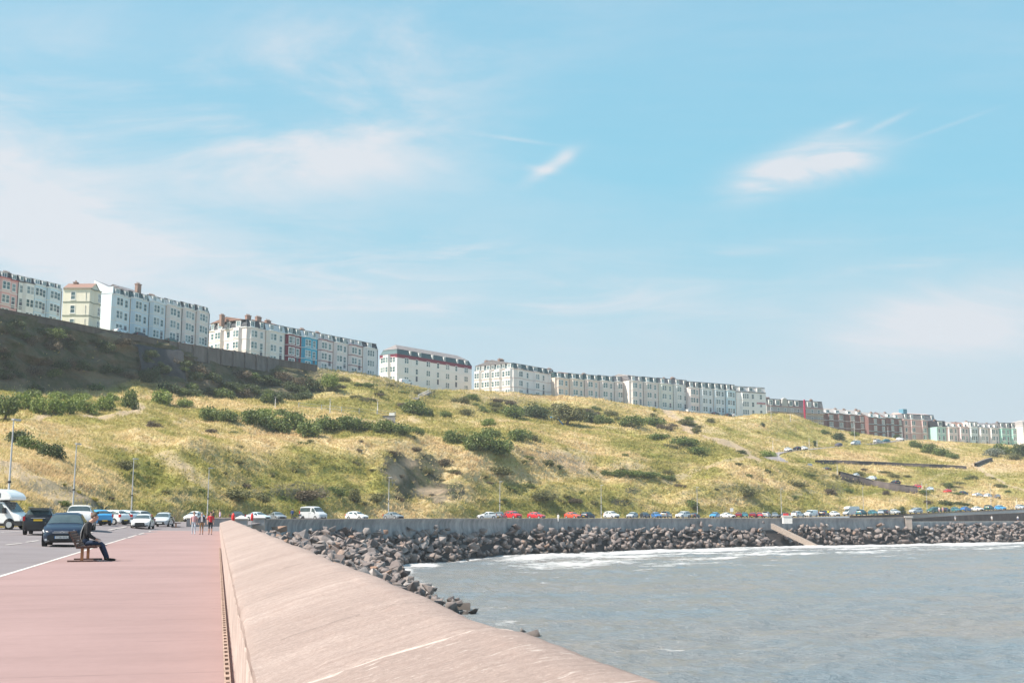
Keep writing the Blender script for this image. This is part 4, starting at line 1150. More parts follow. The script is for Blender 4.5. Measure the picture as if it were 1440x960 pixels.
def add_window(root, fr, x, y, z, w, h, bold=False, rot=0.0):
    o = bpy.data.objects.new("window", WM_T if bold else WM_F); COL.objects.link(o); o.parent = root
    o.matrix_local = fr @ Matrix.Translation((x, y, z)) @ Matrix.Rotation(rot, 4, 'Z') @ Matrix.Diagonal((w, 1, h, 1))
    p = bpy.data.objects.new("pane", WM_P); COL.objects.link(p); p.parent = o
def dormer_mesh(kind):
    m = MB(); w = .5
    m.box(-w, w, -.06, 1.1, 0, 1)
    m.box(-w - .06, w + .06, -.14, 1.1, 1.0, 1.06)
    m.box(-w + .001, -w + .12, -.10, -.06, .1, .98); m.box(w - .12, w - .001, -.10, -.06, .1, .98); m.box(-.03, .03, -.10, -.06, .1, .98); m.box(-w + .12, w - .12, -.099, -.06, .0, .12)
    me = m.mesh("dormer"); me.materials.append(M_TRIM)
    return me
DM = dormer_mesh(0)
DP = MB().poly([(-.37, -.075, .14), (.37, -.075, .14), (.37, -.075, .93), (-.37, -.075, .93)], [(0, 1, 2, 3)]).mesh("pane"); DP.materials.append(M_PANE)
def add_dormer(root, fr, x, y, z, w, h):
    o = bpy.data.objects.new("dormer", DM); COL.objects.link(o); o.parent = root
    o.matrix_local = fr @ Matrix.Translation((x, y, z)) @ Matrix.Diagonal((w, 1, h, 1))
    p = bpy.data.objects.new("pane", DP); COL.objects.link(p); p.parent = o
def chimney(root, x, y, z, w=1.6, d=0.8, h=2.2, pots=4, material=None):
    h *= .62; w *= .85
    m = MB(); m.box(x - w / 2, x + w / 2, y - d / 2, y + d / 2, z - 2.5, z + h); m.box(x - w / 2 - .1, x + w / 2 + .1, y - d / 2 - .1, y + d / 2 + .1, z + h, z + h + .22)
    m.build("chimney", material or M_BRICK, root)
    q = MB()
    for i in range(pots):
        cx = x - w / 2 + (i + .5) * w / pots
        q.lathe([(.13, z + h + .22), (.14, z + h + .28), (.10, z + h + .62), (.12, z + h + .66)], 8, 'Z', (cx, y, 0))
    q.build("chimney_pots", M_POT, root)
I4 = Matrix.Identity(4)
def facade(root, fr, W, base, eave, cols_, wallm, trimm=M_TRIM, bold=False, door=False, courses=True, fh=None, low=0):
    """windows, bays, sill bands of one front; fr: x along the front, -y outward"""
    H = eave - base
    fh = fh or 3.45
    nf = max(1, int(math.ceil((H + 1.2) / fh))); base = eave - .12 - nf * fh
    for (kind, cx, w) in cols_:
        x = cx * W
        y0 = 0.0
        if kind in ('bay', 'bay3'):
            y0 = -0.85; hw = w / 2
            m = MB()
            z0, z1 = base - 3, eave - 0.06
            pts = [(x - hw - .55, 0.02), (x - hw, y0), (x + hw, y0), (x + hw + .55, 0.02)]
            V = [(a, b_, z) for z in (z0, z1) for a, b_ in pts]
            m.poly(V, [(0, 1, 5, 4), (1, 2, 6, 5), (2, 3, 7, 6), (4, 5, 6, 7)])
            o = m.build("bay", wallm, root); o.matrix_local = fr
        for f in range(low, nf):
            z = base + f * fh + fh * 0.20; wh = fh * 0.60
            if kind in ('bay', 'pair'):
                ww = min(1.2, w * .47)
                for k in (-1, 1): add_window(root, fr, x + k * w * .25, y0, z, ww, wh, bold)
            elif kind == 'bay3':
                for k in (-1, 0, 1): add_window(root, fr, x + k * w * .33, y0, z, w * .27, wh, bold)
            elif kind == 'wide': add_window(root, fr, x, y0, z, w, wh, bold)
            else:
                if f == 0 and door and kind == 'one':
                    d = MB(); d.box(-.5, .5, -.05, .03, 0, 2.1); o = d.build("door", mat("door_paint", (0.05, 0.06, 0.09), 0.4), root); o.matrix_local = fr @ Matrix.Translation((x, 0, max(base, eave - H) + .1))
                    continue
                add_window(root, fr, x, 0, z, w * 1.12, wh, bold)
    if courses:
        bays = sorted([(cx * W, w) for k, cx, w in cols_ if k.startswith('bay')])
        for f in range(1, nf):
            c = MB()
            z = base + f * fh + 0.05; x0 = 0.02
            for (bx, bw) in bays:
                c.box(x0, max(x0 + .05, bx - bw / 2 - .62), -.10, .02, z, z + .20)
                hw = bw / 2 + .06; x0 = bx + bw / 2 + .62
                V = [(bx - hw - .56, -.02, z), (bx - hw, -.97, z), (bx + hw, -.97, z), (bx + hw + .56, -.02, z)]; V += [(a, b_, q + .2) for a, b_, q in V]
                c.poly(V, [(0, 1, 5, 4), (1, 2, 6, 5), (2, 3, 7, 6), (4, 5, 6, 7), (3, 2, 1, 0)])
            if x0 < W - .1: c.box(x0, W - .02, -.10, .02, z, z + .20)
            o = c.build("string_course", trimm, root); o.matrix_local = fr
HOUSES = []
def house(name, label, group, A, B, base, eave, top, wallc, cols_, roof='mansard', roofm=None, depth=11.0, trim=None, bold=False, dorm=None, chim=(), left=None, ridge=0.0, ridgem=None, right=None, rise=0.0, frieze=0.0, ldorm=True, wallname=None, cat='house', cornice=None, door=True):
    ang = math.atan2(B.y - A.y, B.x - A.x); W = math.hypot(B.x - A.x, B.y - A.y)
    root = empty(name, (A.x, A.y, base), ang, label, cat, group)
    b0, e, t = 0.0, eave - base, top - base
    wm = wallc if not isinstance(wallc, tuple) else render_wall("stucco_%03d_%03d_%03d" % tuple(int(c * 255) for c in wallc), wallc)
    trimm = trim or M_TRIM
    roofm = roofm or M_SLATE_TEAL
    g = 0.003
    m = MB(); m.box(g, W - g, 0, depth, -6, e)
    if roof == 'gable':      # ridge parallel to the front, white gable ends
        m.poly([(g, 0, e), (g, depth, e), (g, depth * .5, t), (W - g, 0, e), (W - g, depth, e), (W - g, depth * .5, t)], [(0, 2, 1), (3, 4, 5)])
    if roof == 'gable_front':
        m.poly([(g, 0, e), (W - g, 0, e), (W / 2, 0, t), (g, depth, e), (W - g, depth, e), (W / 2, depth, t)], [(0, 1, 2), (3, 5, 4)])
    m.build("wall", wm, root)
    facade(root, I4, W, b0, e, cols_, wm, trimm, bold, door)
    frL = Matrix.Translation((0, depth, 0)) @ Matrix.Rotation(R(-90), 4, 'Z')
    if left: facade(root, frL, depth, b0, e, left, wm, trimm, bold)
    r = MB()
    if roof == 'mansard':
        i = 0.75
        a = [(0, -.02, e + .12), (W, -.02, e + .12), (W, depth, e + .12), (0, depth, e + .12)]
        li = i if left else 0
        b_ = [(li, i, t), (W, i, t), (W, depth, t), (li, depth, t)]
        r.poly(a + b_, [(0, 1, 5, 4), (1, 2, 6, 5), (2, 3, 7, 6), (3, 0, 4, 7), (4, 5, 6, 7)])
        rf = r.build("roof", roofm, root)
        k = MB(); k.box(-.02 + li * .8, W + .02, i - .16, i + .12, t - .02, t + .14)
        if left: k.box(li * .8, li * .8 + .28, i + .121, depth, t - .02, t + .14)
        k.build("roof_kerb", M_LEAD, root)
    elif roof == 'gable':
        o_ = .35
        r.poly([(-.1, -o_, e - .16), (W + .1, -o_, e - .16), (W + .1, depth / 2, t + .12), (-.1, depth / 2, t + .12), (-.1, depth + o_, e - .16), (W + .1, depth + o_, e - .16)], [(0, 1, 2, 3), (3, 2, 5, 4)])
        bm_ = [(x, y, z - .12) for (x, y, z) in r.V]; r.poly(bm_, [(3, 2, 1, 0), (4, 5, 2, 3)])
        r.poly([(-.1, -o_, e - .16), (W + .1, -o_, e - .16), (W + .1, -o_, e - .28), (-.1, -o_, e - .28)], [(3, 2, 1, 0)])
        r.build("roof", roofm, root)
    elif roof == 'gable_front':
        o_ = .3
        r.poly([(-o_, -.2, e - .15), (W / 2, -.2, t + .1), (W + o_, -.2, e - .15), (-o_, depth + .2, e - .15), (W / 2, depth + .2, t + .1), (W + o_, depth + .2, e - .15)], [(0, 3, 4, 1), (1, 4, 5, 2)])
        r.build("roof", roofm, root)
    elif roof == 'hip':
        i = 0.8
        a = [(-.05, -.05, e + .12), (W + .05, -.05, e + .12), (W + .05, depth, e + .12), (-.05, depth, e + .12)]
        b_ = [(i, i, t), (W - i, i, t), (W - i, depth - i, t), (i, depth - i, t)]
        r.poly(a + b_, [(0, 1, 5, 4), (1, 2, 6, 5), (2, 3, 7, 6), (3, 0, 4, 7)])
        r.build("roof", roofm, root)
        h = MB(); q = depth * .46
        h.poly([(i - .1, i - .1, t + .02), (W - i + .1, i - .1, t + .02), (W - i + .1, depth - i, t + .02), (i - .1, depth - i, t + .02), (q, depth / 2, t + ridge), (W - q, depth / 2, t + ridge)], [(0, 1, 5, 4), (1, 2, 5), (2, 3, 4, 5), (3, 0, 4)])
        h.build("upper_roof", ridgem or M_SLATE_PALE, root)
    if roof == 'mansard' and ridge:
        h = MB(); h.poly([(.0, 1.0, t + .02), (W, 1.0, t + .02), (W, depth, t + .02), (.0, depth, t + .02), (.0, depth * .55, t + ridge), (W, depth * .55, t + ridge)], [(0, 1, 5, 4), (1, 2, 5), (2, 3, 4, 5), (3, 0, 4)])
        h.build("upper_roof", ridgem or M_SLATE_PALE, root)
    if rise:
        # tall pitched roof behind the attic, closed by the white end wall
        yb = depth - .1; q = 1.2
        h = MB(); h.poly([(-.05, q, t + .16), (W, q, t + .16), (W * 1.12, yb, t + rise * .72), (-.05, yb, t + rise)], [(0, 1, 2, 3)]); h.poly([(W, q, t + .16), (W, yb, t + .1), (W * 1.12, yb, t + rise * .72)], [(0, 1, 2)]); h.build("pitched_roof", ridgem, root)
        h = MB(); h.poly([(-.04, -.3, e + .13), (-.04, yb, e + .13), (-.04, yb, t + rise - .15), (-.04, q, t + .02), (-.04, -.3, t + .02), (.3, -.3, e + .13), (.3, yb, e + .13), (.3, yb, t + rise - .15), (.3, q, t + .02), (.3, -.3, t + .02)], [(0, 4, 3, 2, 1), (5, 6, 7, 8, 9), (0, 5, 9, 4), (4, 9, 8, 3), (3, 8, 7, 2)]); h.build("gable_wall", wm, root)
    if name == 'terrace_house':
        dp = MB(); dp.bar((W - .12, -.12, -3), (W - .12, -.12, e - .1), .13); dp.build("drainpipe", M_LEAD if len(HOUSES) % 2 else M_POT, root)
    # cornice
    c = MB(); c.box(0.001, W - .001, -.22, -.001, e - .1, e + .12)
    for (k, cx, w) in cols_:
        if k.startswith('bay'):
            x = cx * W; hw = w / 2 + .1
            V = [(x - hw - .6, -.221, e - .1), (x - hw, -1.05, e - .1), (x + hw, -1.05, e - .1), (x + hw + .6, -.221, e - .1)]; V += [(a_, b__, z + .22) for a_, b__, z in V]
            c.poly(V, [(0, 1, 5, 4), (1, 2, 6, 5), (2, 3, 7, 6), (4, 5, 6, 7), (3, 2, 1, 0)])
    if left: c.box(-.22, 0, -.22, depth, e - .1, e + .12)
    if frieze:
        c.box(0.001, W - .001, -.06, -.001, e - .1 - frieze, e - .1)
        if left: c.box(-.06, 0, -.06, depth, e - .1 - frieze, e - .1)
    c.build("cornice", cornice or trimm, root)
    if dorm is None: dorm = [(cx, max(w * .66, 1.25)) for k, cx, w in cols_]
    dh = (t - e) * .74
    if roof in ('mansard', 'hip'):
        for (cx, w) in dorm: add_dormer(root, I4, cx * W, .04, e + .16 + (t - e) * .06, w, dh)
        if left and ldorm:
            for (k, cx, w) in left: add_dormer(root, frL, cx * depth, .04, e + .16 + (t - e) * .06, max(1.2, w * .8), dh)
    elif roof == 'gable' and dorm:
        for (cx, w) in dorm: add_dormer(root, I4, cx * W, .7, e + .25, w, max(1.3, (t - e) * .5))
    for (cx, cy, w, h, n) in chim: chimney(root, cx * W, cy * depth, t + (ridge * .6 if ridge else (-(t - e) * .25 if roof.startswith('gable') else 0)), w, .9, h, n)
    HOUSES.append((root, W, depth, e, t))
    return root, W, e, t
def row_points(A, B, xs):
    """points on the straight line between two (column, distance) corners, at given columns"""
    a = P(A[0], 560, A[1]); b = P(B[0], 560, B[1]); out = []
    for x in xs:
        lo, hi = -0.5, 1.5
        for _ in range(40):
            m_ = (lo + hi) / 2; q = a.lerp(b, m_)
            if proj(q.x, q.y, q.z)[0] < x: lo = m_
            else: hi = m_
        out.append(a.lerp(b, (lo + hi) / 2))
    return out
def lerp_at(A, B, k, x): return A[k] + (B[k] - A[k]) * (x - A[0]) / (B[0] - A[0])
def depth_to(A, B, px):
    """how deep a block must be for its far left corner to show at a column"""
    d = Vector((B.x - A.x, B.y - A.y)).normalized(); n = Vector((-d.y, d.x)); best = (9, 1e9)
    for t in np.arange(3, 60, .25):
        q = (A.x + n.x * t, A.y + n.y * t); e = abs(proj(q[0], q[1], A.z)[0] - px)
        if e < best[1]: best = (t, e)
    return float(best[0])
def terrace(A, B, specs, group=None):
    """A, B: (column, distance, row of base, eaves, roof top). specs: (end column, dict)"""
    xs = [A[0]] + [s[0] for s in specs]
    pts = row_points(A, B, xs); out = []
    for i, (xe, kw) in enumerate(specs):
        xm = (xs[i] + xs[i + 1]) / 2; a, b = pts[i], pts[i + 1]; D = (a.y + b.y) / 2
        z = [zAt(lerp_at(A, B, k, xm), D) for k in (2, 3, 4)]
        kw = dict(kw); left_px = kw.pop('left_px', None)
        if left_px is not None: kw['depth'] = depth_to(a, b, left_px)
        out.append(house(kw.pop('name', 'terrace_house'), kw.pop('label'), group, a, b, z[0], z[1], z[2], **kw))
    return out
B1 = [('bay', .30, 2.6), ('one', .78, 1.15)]
B2 = [('one', .22, 1.15), ('bay', .70, 2.6)]
B3 = [('one', .16, 1.05), ('one', .5, 1.05), ('one', .84, 1.05)]
C = dict
cream = (0.78, 0.73, 0.67); pinkw = (0.80, 0.71, 0.67); bluew = (0.62, 0.70, 0.76); paleb = (0.58, 0.69, 0.77)
# far left row
terrace((-42,286,426,384,374.5), (78.5,312,445,408.5,400.6), [
  (-14, C(label='cream terraced house half cut off by the left picture edge', wallc=cream, cols_=B1, roofm=M_SLATE_DARK)),
  (16, C(label='pink terraced house with red cornice at the far left of the cliff top', wallc=(0.7,0.42,0.41), cols_=B1, roofm=M_SLATE_DARK, cornice=mat("red_trim",(0.5,0.12,0.12)), chim=((1.0,.4,2.6,1.5,5),))),
  (36, C(label='white terraced house with dark cornice beside the pink house', wallc=WHITE, cols_=B2, roofm=M_SLATE_DARK, cornice=M_LEAD)),
  (57.5, C(label='pale blue terraced house under a dark mansard, left of its twin', wallc=paleb, cols_=B1, roofm=M_SLATE_DARK)),
  (78.5, C(label='pale blue end terrace house beside the yellow gabled house', wallc=(0.622,0.732,0.805), cols_=B1, roofm=M_SLATE_DARK)),
], 'houses at the far left of the cliff top')
terrace((118.6,289,459,408.5,399), (133.5,296,461,409.5,399.5), [
  (133.5, C(name='gabled_house', label='pale yellow gabled house with a plain side wall and reddish roof', wallc=(0.80,0.74,0.62), cols_=[('bay', .62, 1.9)], roof='gable_front', roofm=M_SLATE_RED, left_px=80, trim=mat("dull_trim",(0.22,0.24,0.2)), left=[('one', .38, 1.1), ('pair', .86, .1)], chim=((.5,.75,1.2,1.1,2),))),
])
terrace((150,300,466,413.5,404), (290,340,485,440.5,432.5), [
  (177, C(label='pale blue house with white gable end wall next to the yellow house', wallc=(0.697,0.781,0.82), cols_=B1, left_px=123, roofm=M_SLATE_TEAL, rise=2.3, ridgem=M_SLATE_GREY)),
  (204, C(label='pale blue house with the tall brown chimney on its right', wallc=paleb, cols_=B1, ridge=2.2, ridgem=M_SLATE_GREY, chim=((.80,.25,1.9,2.6,3),))),
  (228, C(label='blue-grey house with turquoise attic windows and a squat chimney', wallc=bluew, cols_=B1, ridge=.6, chim=((.9,.4,3.0,1.0,6),), roofm=M_TRIM)),
  (251, C(label='pinkish white house next to the blue-grey house', wallc=pinkw, cols_=B1, ridge=1.0, ridgem=M_SLATE_RED, roofm=render_wall("white_attic",(0.62,0.58,0.56)))),
  (271, C(label='pinkish white house second from the right end of its terrace', wallc=(0.796,0.695,0.661), cols_=B1, roofm=M_SLATE_DARK)),
  (290, C(label='pinkish white end house at the gap in the terraces', wallc=(0.82,0.732,0.697), cols_=B1, roofm=M_SLATE_DARK)),
], 'tall terrace left of the gap')
terrace((343.5,348,499,459.5,448.5), (530,398,524,491.5,484), [
  (371, C(label='cream corner house with a long left side front and several brown chimneys', wallc=(0.82,0.72,0.673), cols_=B1, left_px=290, left=[('one',.10,1.1),('bay',.30,2.4),('one',.52,1.1),('bay',.78,2.4)], roofm=M_SLATE_DARK, ridge=1.6, ridgem=M_SLATE_RED, chim=((.45,.2,2.0,1.2,4),(.98,.2,2.2,1.4,4),(-.2,.55,1.6,1.2,3)))),
  (398.5, C(label='cream house with turquoise attic windows left of the dark red house', wallc=(0.82,0.756,0.697), cols_=B1, roofm=render_wall("blue_attic",(0.55,0.60,0.63)), ridge=1.6, ridgem=M_SLATE_RED, chim=((.6,.4,2.2,1.0,4),))),
  (421.5, C(label='dark red house with white window frames', wallc=(0.22,0.022,0.045), cols_=B1, roofm=M_SLATE_TEAL, bold=True, chim=())),
  (445, C(label='bright blue house with white sill bands', wallc=(0.055,0.4,0.58), cols_=B1, roofm=render_wall("blue_attic",(0.50,0.60,0.63)), bold=False, chim=((.55,.35,2.0,1.4,4),))),
  (467, C(label='white house with dark red sill lines right of the bright blue house', wallc=(0.772,0.695,0.685), cols_=B1, roofm=render_wall("white_attic",(0.62,0.58,0.56)), trim=mat("maroon_trim",(0.25,0.06,0.08)), chim=((.5,.35,2.0,1.2,4),))),
  (488, C(label='off white house with turquoise mansard, third from the right end of its row', wallc=(0.784,0.708,0.697), cols_=B1, roofm=M_SLATE_TEAL)),
  (509, C(label='off white house with a flat white attic, left of the black roofed end house', wallc=(0.796,0.708,0.685), cols_=B1, roofm=render_wall("white_attic",(0.62,0.58,0.56)), trim=mat("maroon_trim",(0.25,0.06,0.08)), chim=((.8,.5,1.4,.8,2),))),
  (530, C(label='pale end house with black mansard and wide blue bay windows', wallc=(0.747,0.732,0.733), cols_=[('bay3',.42,3.6)], roofm=M_SLATE_DARK, dorm=[(.45,2.0)])),
], 'terrace with the dark red and bright blue houses')
terrace((557.5,415,536,502.5,494.5), (663,450,545,511,503.5), [
  (663, C(name='hotel_building', label='white hotel with maroon cornice and big pale hipped roof', wallc=(0.82,0.769,0.745), cat='hotel',
     cols_=[('pair',.12,2.2),('one',.25,1.2),('pair',.40,2.2),('one',.53,1.2),('pair',.66,2.2),('one',.78,1.2),('pair',.92,2.2)], left_px=533, left=[('one',.12,1.3),('bay',.42,2.4),('pair',.75,2.6)],
     roof='hip', roofm=M_SLATE_TEAL, ridge=2.1, ridgem=slate("slate_pinkish", (0.27, 0.235, 0.225)), cornice=mat("maroon_band",(0.20,0.02,0.05)), dorm=[(.17,.7),(.29,1.2),(.46,.7),(.62,1.0),(.80,.7),(.92,1.3)], frieze=1.0, ldorm=False)),
])
terrace((722,430,552,520.5,513), (780,452,557,525,517.5), [
  (780, C(name='hotel_building', label='large white corner hotel with green slate mansard and long left wing', wallc=(0.82,0.781,0.757), cat='hotel',
     cols_=[('bay',.13,2.4),('one',.33,1.2),('bay',.53,2.4),('one',.72,1.2),('bay',.90,2.2)], left_px=667, left=[('bay',.10,2.2),('one',.22,1.1),('bay',.36,2.2),('one',.48,1.1),('bay',.62,2.2),('one',.75,1.1),('bay',.89,2.2)],
     roofm=M_SLATE_TEAL, ridge=1.9, ridgem=M_SLATE_GREY, trim=mat("pinkish_trim",(0.55,0.45,0.42)), dorm=[(.14,2.0),(.34,.9),(.52,2.4),(.72,1.0),(.89,2.4)], chim=((.12,.45,3.4,1.4,6),(.12,.8,3.0,1.2,5)))),
])
peach = (0.78, 0.64, 0.54)
terrace((780.5,447,561,531,523.5), (885,475,567,538,530.5), [
  (801, C(label='peach house at the left end of a long terrace beside the corner hotel', wallc=peach, cols_=B1, ridge=1.0, ridgem=M_SLATE_RED, chim=((.15,.4,2.0,1.6,3),))),
  (822, C(label='cream house second from left in the long terrace', wallc=(0.772,0.671,0.601), cols_=B1, ridge=1.0, ridgem=M_SLATE_RED)),
  (843, C(label='pinkish house third from left in the long terrace', wallc=(0.772,0.647,0.601), cols_=B1, chim=((.5,.4,2.0,1.0,4),), roofm=M_SLATE_TEAL)),
  (864, C(label='pale house fourth from left in the long terrace', wallc=(0.747,0.671,0.649), cols_=B1, roofm=M_SLATE_TEAL)),
  (885, C(label='pale house left of the step up in the long terrace roofline', wallc=(0.772,0.683,0.649), cols_=B1, roofm=M_SLATE_GREY)),
], 'houses of the long middle terrace')
terrace((885,470,567,535,528), (968,492,578,542.5,534.5), [
  (905, C(label='house with pitched white gable top at the step in the long terrace', wallc=(0.772,0.695,0.661), cols_=B1, roofm=M_SLATE_GREY, ridge=1.2, ridgem=M_SLATE_PALE)),
  (926, C(label='cream grey house right of the raised step in the long terrace', wallc=(0.722,0.659,0.625), cols_=B1, roofm=M_SLATE_TEAL)),
  (947, C(label='pale green grey house in the middle of the long terrace', wallc=(0.672,0.695,0.637), cols_=B1, roofm=M_SLATE_GREY, chim=((.9,.4,1.4,1.0,3),))),
  (968, C(label='pale house with a pinkish chimney left of the black roofed house', wallc=(0.684,0.708,0.697), cols_=B1, roofm=M_SLATE_GREY, chim=((.5,.4,2.4,1.6,4),))),
], 'houses of the long middle terrace')
terrace((968,490,578,544.5,536), (1035,505,586,549.5,541), [
  (984, C(label='pinkish house under a black mansard roof', wallc=(0.747,0.647,0.625), cols_=B1, roofm=M_SLATE_DARK)),
  (1003, C(label='pale blue house right of the black mansard', wallc=(0.672,0.732,0.769), cols_=B1, roofm=M_SLATE_TEAL, ridge=.8, ridgem=M_SLATE_RED)),
  (1020, C(label='pale blue house second left of the white end hotel', wallc=(0.622,0.708,0.757), cols_=B1, roofm=M_SLATE_TEAL, ridge=.8, ridgem=M_SLATE_RED)),
  (1035, C(label='light blue house touching the white end hotel', wallc=(0.56,0.732,0.817), cols_=B1, roofm=M_SLATE_DARK)),
], 'houses of the long middle terrace')
res = terrace((1035,505,588,550,543), (1077,512,592,553,545), [
  (1077, C(name='hotel_building', label='plain white end hotel with red lettering on its front', wallc=(0.82,0.817,0.805), cat='hotel', cols_=[('bay3',.28,3.4),('one',.56,1.2),('one',.83,1.2)], roofm=render_wall("white_attic",(0.62,0.58,0.56)), cornice=M_LEAD, dorm=[(.2,2.4),(.5,2.0),(.78,2.4)], courses_=None) if False else
     C(name='hotel_building', label='plain white end hotel with red lettering on its front', wallc=(0.82,0.817,0.805), cat='hotel', cols_=[('bay3',.28,3.4),('one',.56,1.2),('one',.83,1.2)], roofm=render_wall("white_attic",(0.62,0.58,0.56)), cornice=M_LEAD, dorm=[(.2,2.4),(.5,2.0),(.78,2.4)])),
])
r_, W_, e_, t_ = res[0]
sg = MB(); sg.box(W_ * .68, W_ * .985, -.10, -.02, e_ * .575, e_ * .575 + .95)
so = sg.build("sign_board", mat("sign_pale", (0.66, 0.60, 0.60)), r_)
st_ = MB()
for i, k in enumerate((1, .8, 1, .9, 1, .8, 1, .9, 1)):      # blurred red capitals, not legible in the photograph
    x = W_ * (.695 + .031 * i); st_.box(x, x + W_ * .022, -.16, -.101, e_ * .575 + .2, e_ * .575 + .2 + .55 * k)
st_.build("red_lettering", mat("sign_red", (0.40, 0.03, 0.08)), so)
# grey flats with balconies and a red vertical banner
gp = terrace((1078,540,595,571.5,561.5), (1157,556,600,573,563.5), [
  (1157, C(name='apartment_building', label='grey flats with long balconies, dormered slate roof and red vertical sign', wallc=(0.4,0.38,0.37), cat='flats', roofm=M_SLATE_GREY,
     cols_=[('one',.08,1.3),('one',.2,1.3),('one',.32,1.3),('one',.44,1.3),('one',.55,1.3),('one',.68,1.3),('one',.80,1.3),('one',.92,1.3)], dorm=[(.07,2.2),(.19,2.2),(.42,2.0),(.53,2.0),(.75,2.2),(.87,2.2)], cornice=mat("pink_band",(0.45,0.2,0.2)), ridge=.6, ridgem=M_SLATE_RED, chim=((.12,.4,2.6,.8,3),(.9,.4,1.6,1.0,3)))),
])
r_, W_, e_, t_ = gp[0]
for f in (0.32, 0.66):
    bl = MB(); bl.box(.3, W_ - .3, -1.5, -.02, e_ * f, e_ * f + .22); bl.build("balcony", M_COPE, r_)
    bl = MB(); bl.box(.3, W_ - .3, -1.5, -1.44, e_ * f + .95, e_ * f + 1.03)
    for i in range(40): bl.box(.3 + i * (W_ - .64) / 39, .34 + i * (W_ - .64) / 39, -1.5, -1.45, e_ * f + .22, e_ * f + .95)
    bl.build("balcony_rail", M_STEEL, r_)
bn = MB(); bn.box(W_ * .605, W_ * .63, -1.9, -1.6, 1.0, t_ + .3); bn.build("vertical_sign", mat("banner_red", (0.62, 0.03, 0.10), 0.5), r_)
gb = MB(); gb.poly([(W_*.255, -.3, e_ + .1), (W_*.365, -.3, e_ + .1), (W_*.35, -.3, t_ + .2), (W_*.31, -.3, t_ + .8), (W_*.27, -.3, t_ + .2), (W_*.255, 1.6, e_ + .1), (W_*.365, 1.6, e_ + .1), (W_*.35, 1.6, t_ + .2), (W_*.31, 1.6, t_ + .8), (W_*.27, 1.6, t_ + .2)],
  [(0,1,2,3,4), (0,4,9,5), (1,6,7,2), (2,7,8,3), (3,8,9,4)]); gb.build("gable", render_wall("grey_gable", (0.46, 0.44, 0.42)), r_)
# red brick houses with painted bays
brick = mat("red_brick", (0.21, 0.115, 0.108), 0.9, 0.25, 5)
BB = [('bay3', .30, 2.8), ('bay3', .76, 2.8)]
terrace((1157,560,606,580,572), (1218,574,613,584,576.5), [
  (1187, C(label='brick house with pale blue bays left of the brick row', wallc=brick, cols_=BB, roof='gable', roofm=M_SLATE_PALE, dorm=[(.25,2.2),(.7,2.2)], chim=((.95,.5,1.6,1.2,3),), trim=mat("bluegrey_trim",(0.5,0.58,0.62)))),
  (1217, C(label='brick house with white bays and two chimneys in the brick row', wallc=brick, cols_=BB, roof='gable', roofm=M_SLATE_PALE, dorm=[(.25,2.2),(.7,2.2)], chim=((.35,.5,1.8,1.2,4),(.92,.5,1.6,1.8,3)))),
], 'red brick houses')
terrace((1220,570,614,586.5,579), (1268,592,618,588,580), [
  (1244, C(label='brick house with turquoise trimmed bays and a tall left chimney', wallc=brick, cols_=BB, roof='gable', roofm=M_SLATE_PALE, dorm=[(.25,2.2),(.7,2.2)], trim=mat("teal_trim",(0.35,0.58,0.62)), chim=((.05,.5,1.8,1.8,3),(.75,.5,1.8,1.4,4)))),
  (1268, C(label='brick house beside the tall pink house', wallc=brick, cols_=BB, roof='gable', roofm=M_SLATE_PALE, dorm=[(.25,2.2),(.7,2.2)], trim=mat("teal_trim",(0.35,0.58,0.62)), chim=((.55,.5,1.8,1.4,4),))),
], 'red brick houses')
pk = terrace((1269,590,620,589.5,582.5), (1313,600,623,590.5,582.5), [
  (1313, C(name='hotel_building', label='tall pink building with two white bays and dark attic windows', wallc=(0.6,0.4,0.38), cat='hotel', cols_=[('one',.08,1.3),('bay',.27,2.4),('bay',.62,2.4),('one',.92,1.3)], roofm=M_SLATE_GREY, ridge=1.0, ridgem=mat("pink_parapet",(0.62,0.42,0.38)))),
])
r_, W_, e_, t_ = pk[0]
tk = MB(); tk.box(W_*.10, W_*.22, 2, 5, t_, t_ + 2.6); tk.build("lift_house", mat("tank_blue", (0.10, 0.25, 0.33)), r_)
SB1 = [('bay', .3, 2.2), ('one', .78, 1.0)]
terrace((1315,592,621,600,591.5), (1432,612,627,602.5,595), [
  (1328, C(label='mint green house beside the tall pink building', wallc=(0.4,0.6,0.56), cols_=[('one',.25,1.1),('one',.72,1.3)], roofm=M_SLATE_DARK, dorm=[(.4,2.4)], chim=((.5,.4,1.6,1.0,3),))),
  (1345, C(label='pale pink house second in the far right terrace', wallc=(0.747,0.61,0.601), cols_=SB1, roof='gable', roofm=M_SLATE_PALE, chim=((.5,.5,1.6,.8,4),))),
  (1360, C(label='pale pink house with a white bay third in the far right terrace', wallc=(0.772,0.61,0.625), cols_=SB1, roof='gable', roofm=M_SLATE_RED, chim=((.5,.5,1.6,.8,4),))),
  (1373, C(label='sky blue tinted white house in the far right terrace', wallc=(0.672,0.732,0.781), cols_=SB1, roofm=render_wall("white_attic",(0.62,0.58,0.56)), chim=((.6,.5,1.6,.8,4),))),
  (1388, C(label='off white house in the middle of the far right terrace', wallc=(0.722,0.671,0.685), cols_=SB1, roof='gable', roofm=M_SLATE_GREY, chim=((.6,.5,1.6,.8,4),))),
  (1402, C(label='off white house left of the two mint houses at the right', wallc=(0.747,0.683,0.685), cols_=SB1, roof='gable', roofm=M_SLATE_GREY, chim=((.6,.5,1.6,.8,4),))),
  (1418, C(label='mint green house with white ground floor bay, left of its twin', wallc=(0.34,0.58,0.52), cols_=SB1, roofm=M_SLATE_GREY, chim=((.6,.5,1.6,.8,4),))),
  (1432, C(label='mint green house at the right end of the far terrace', wallc=(0.34,0.57,0.53), cols_=SB1, roofm=M_SLATE_DARK)),
], 'small houses of the far right terrace')
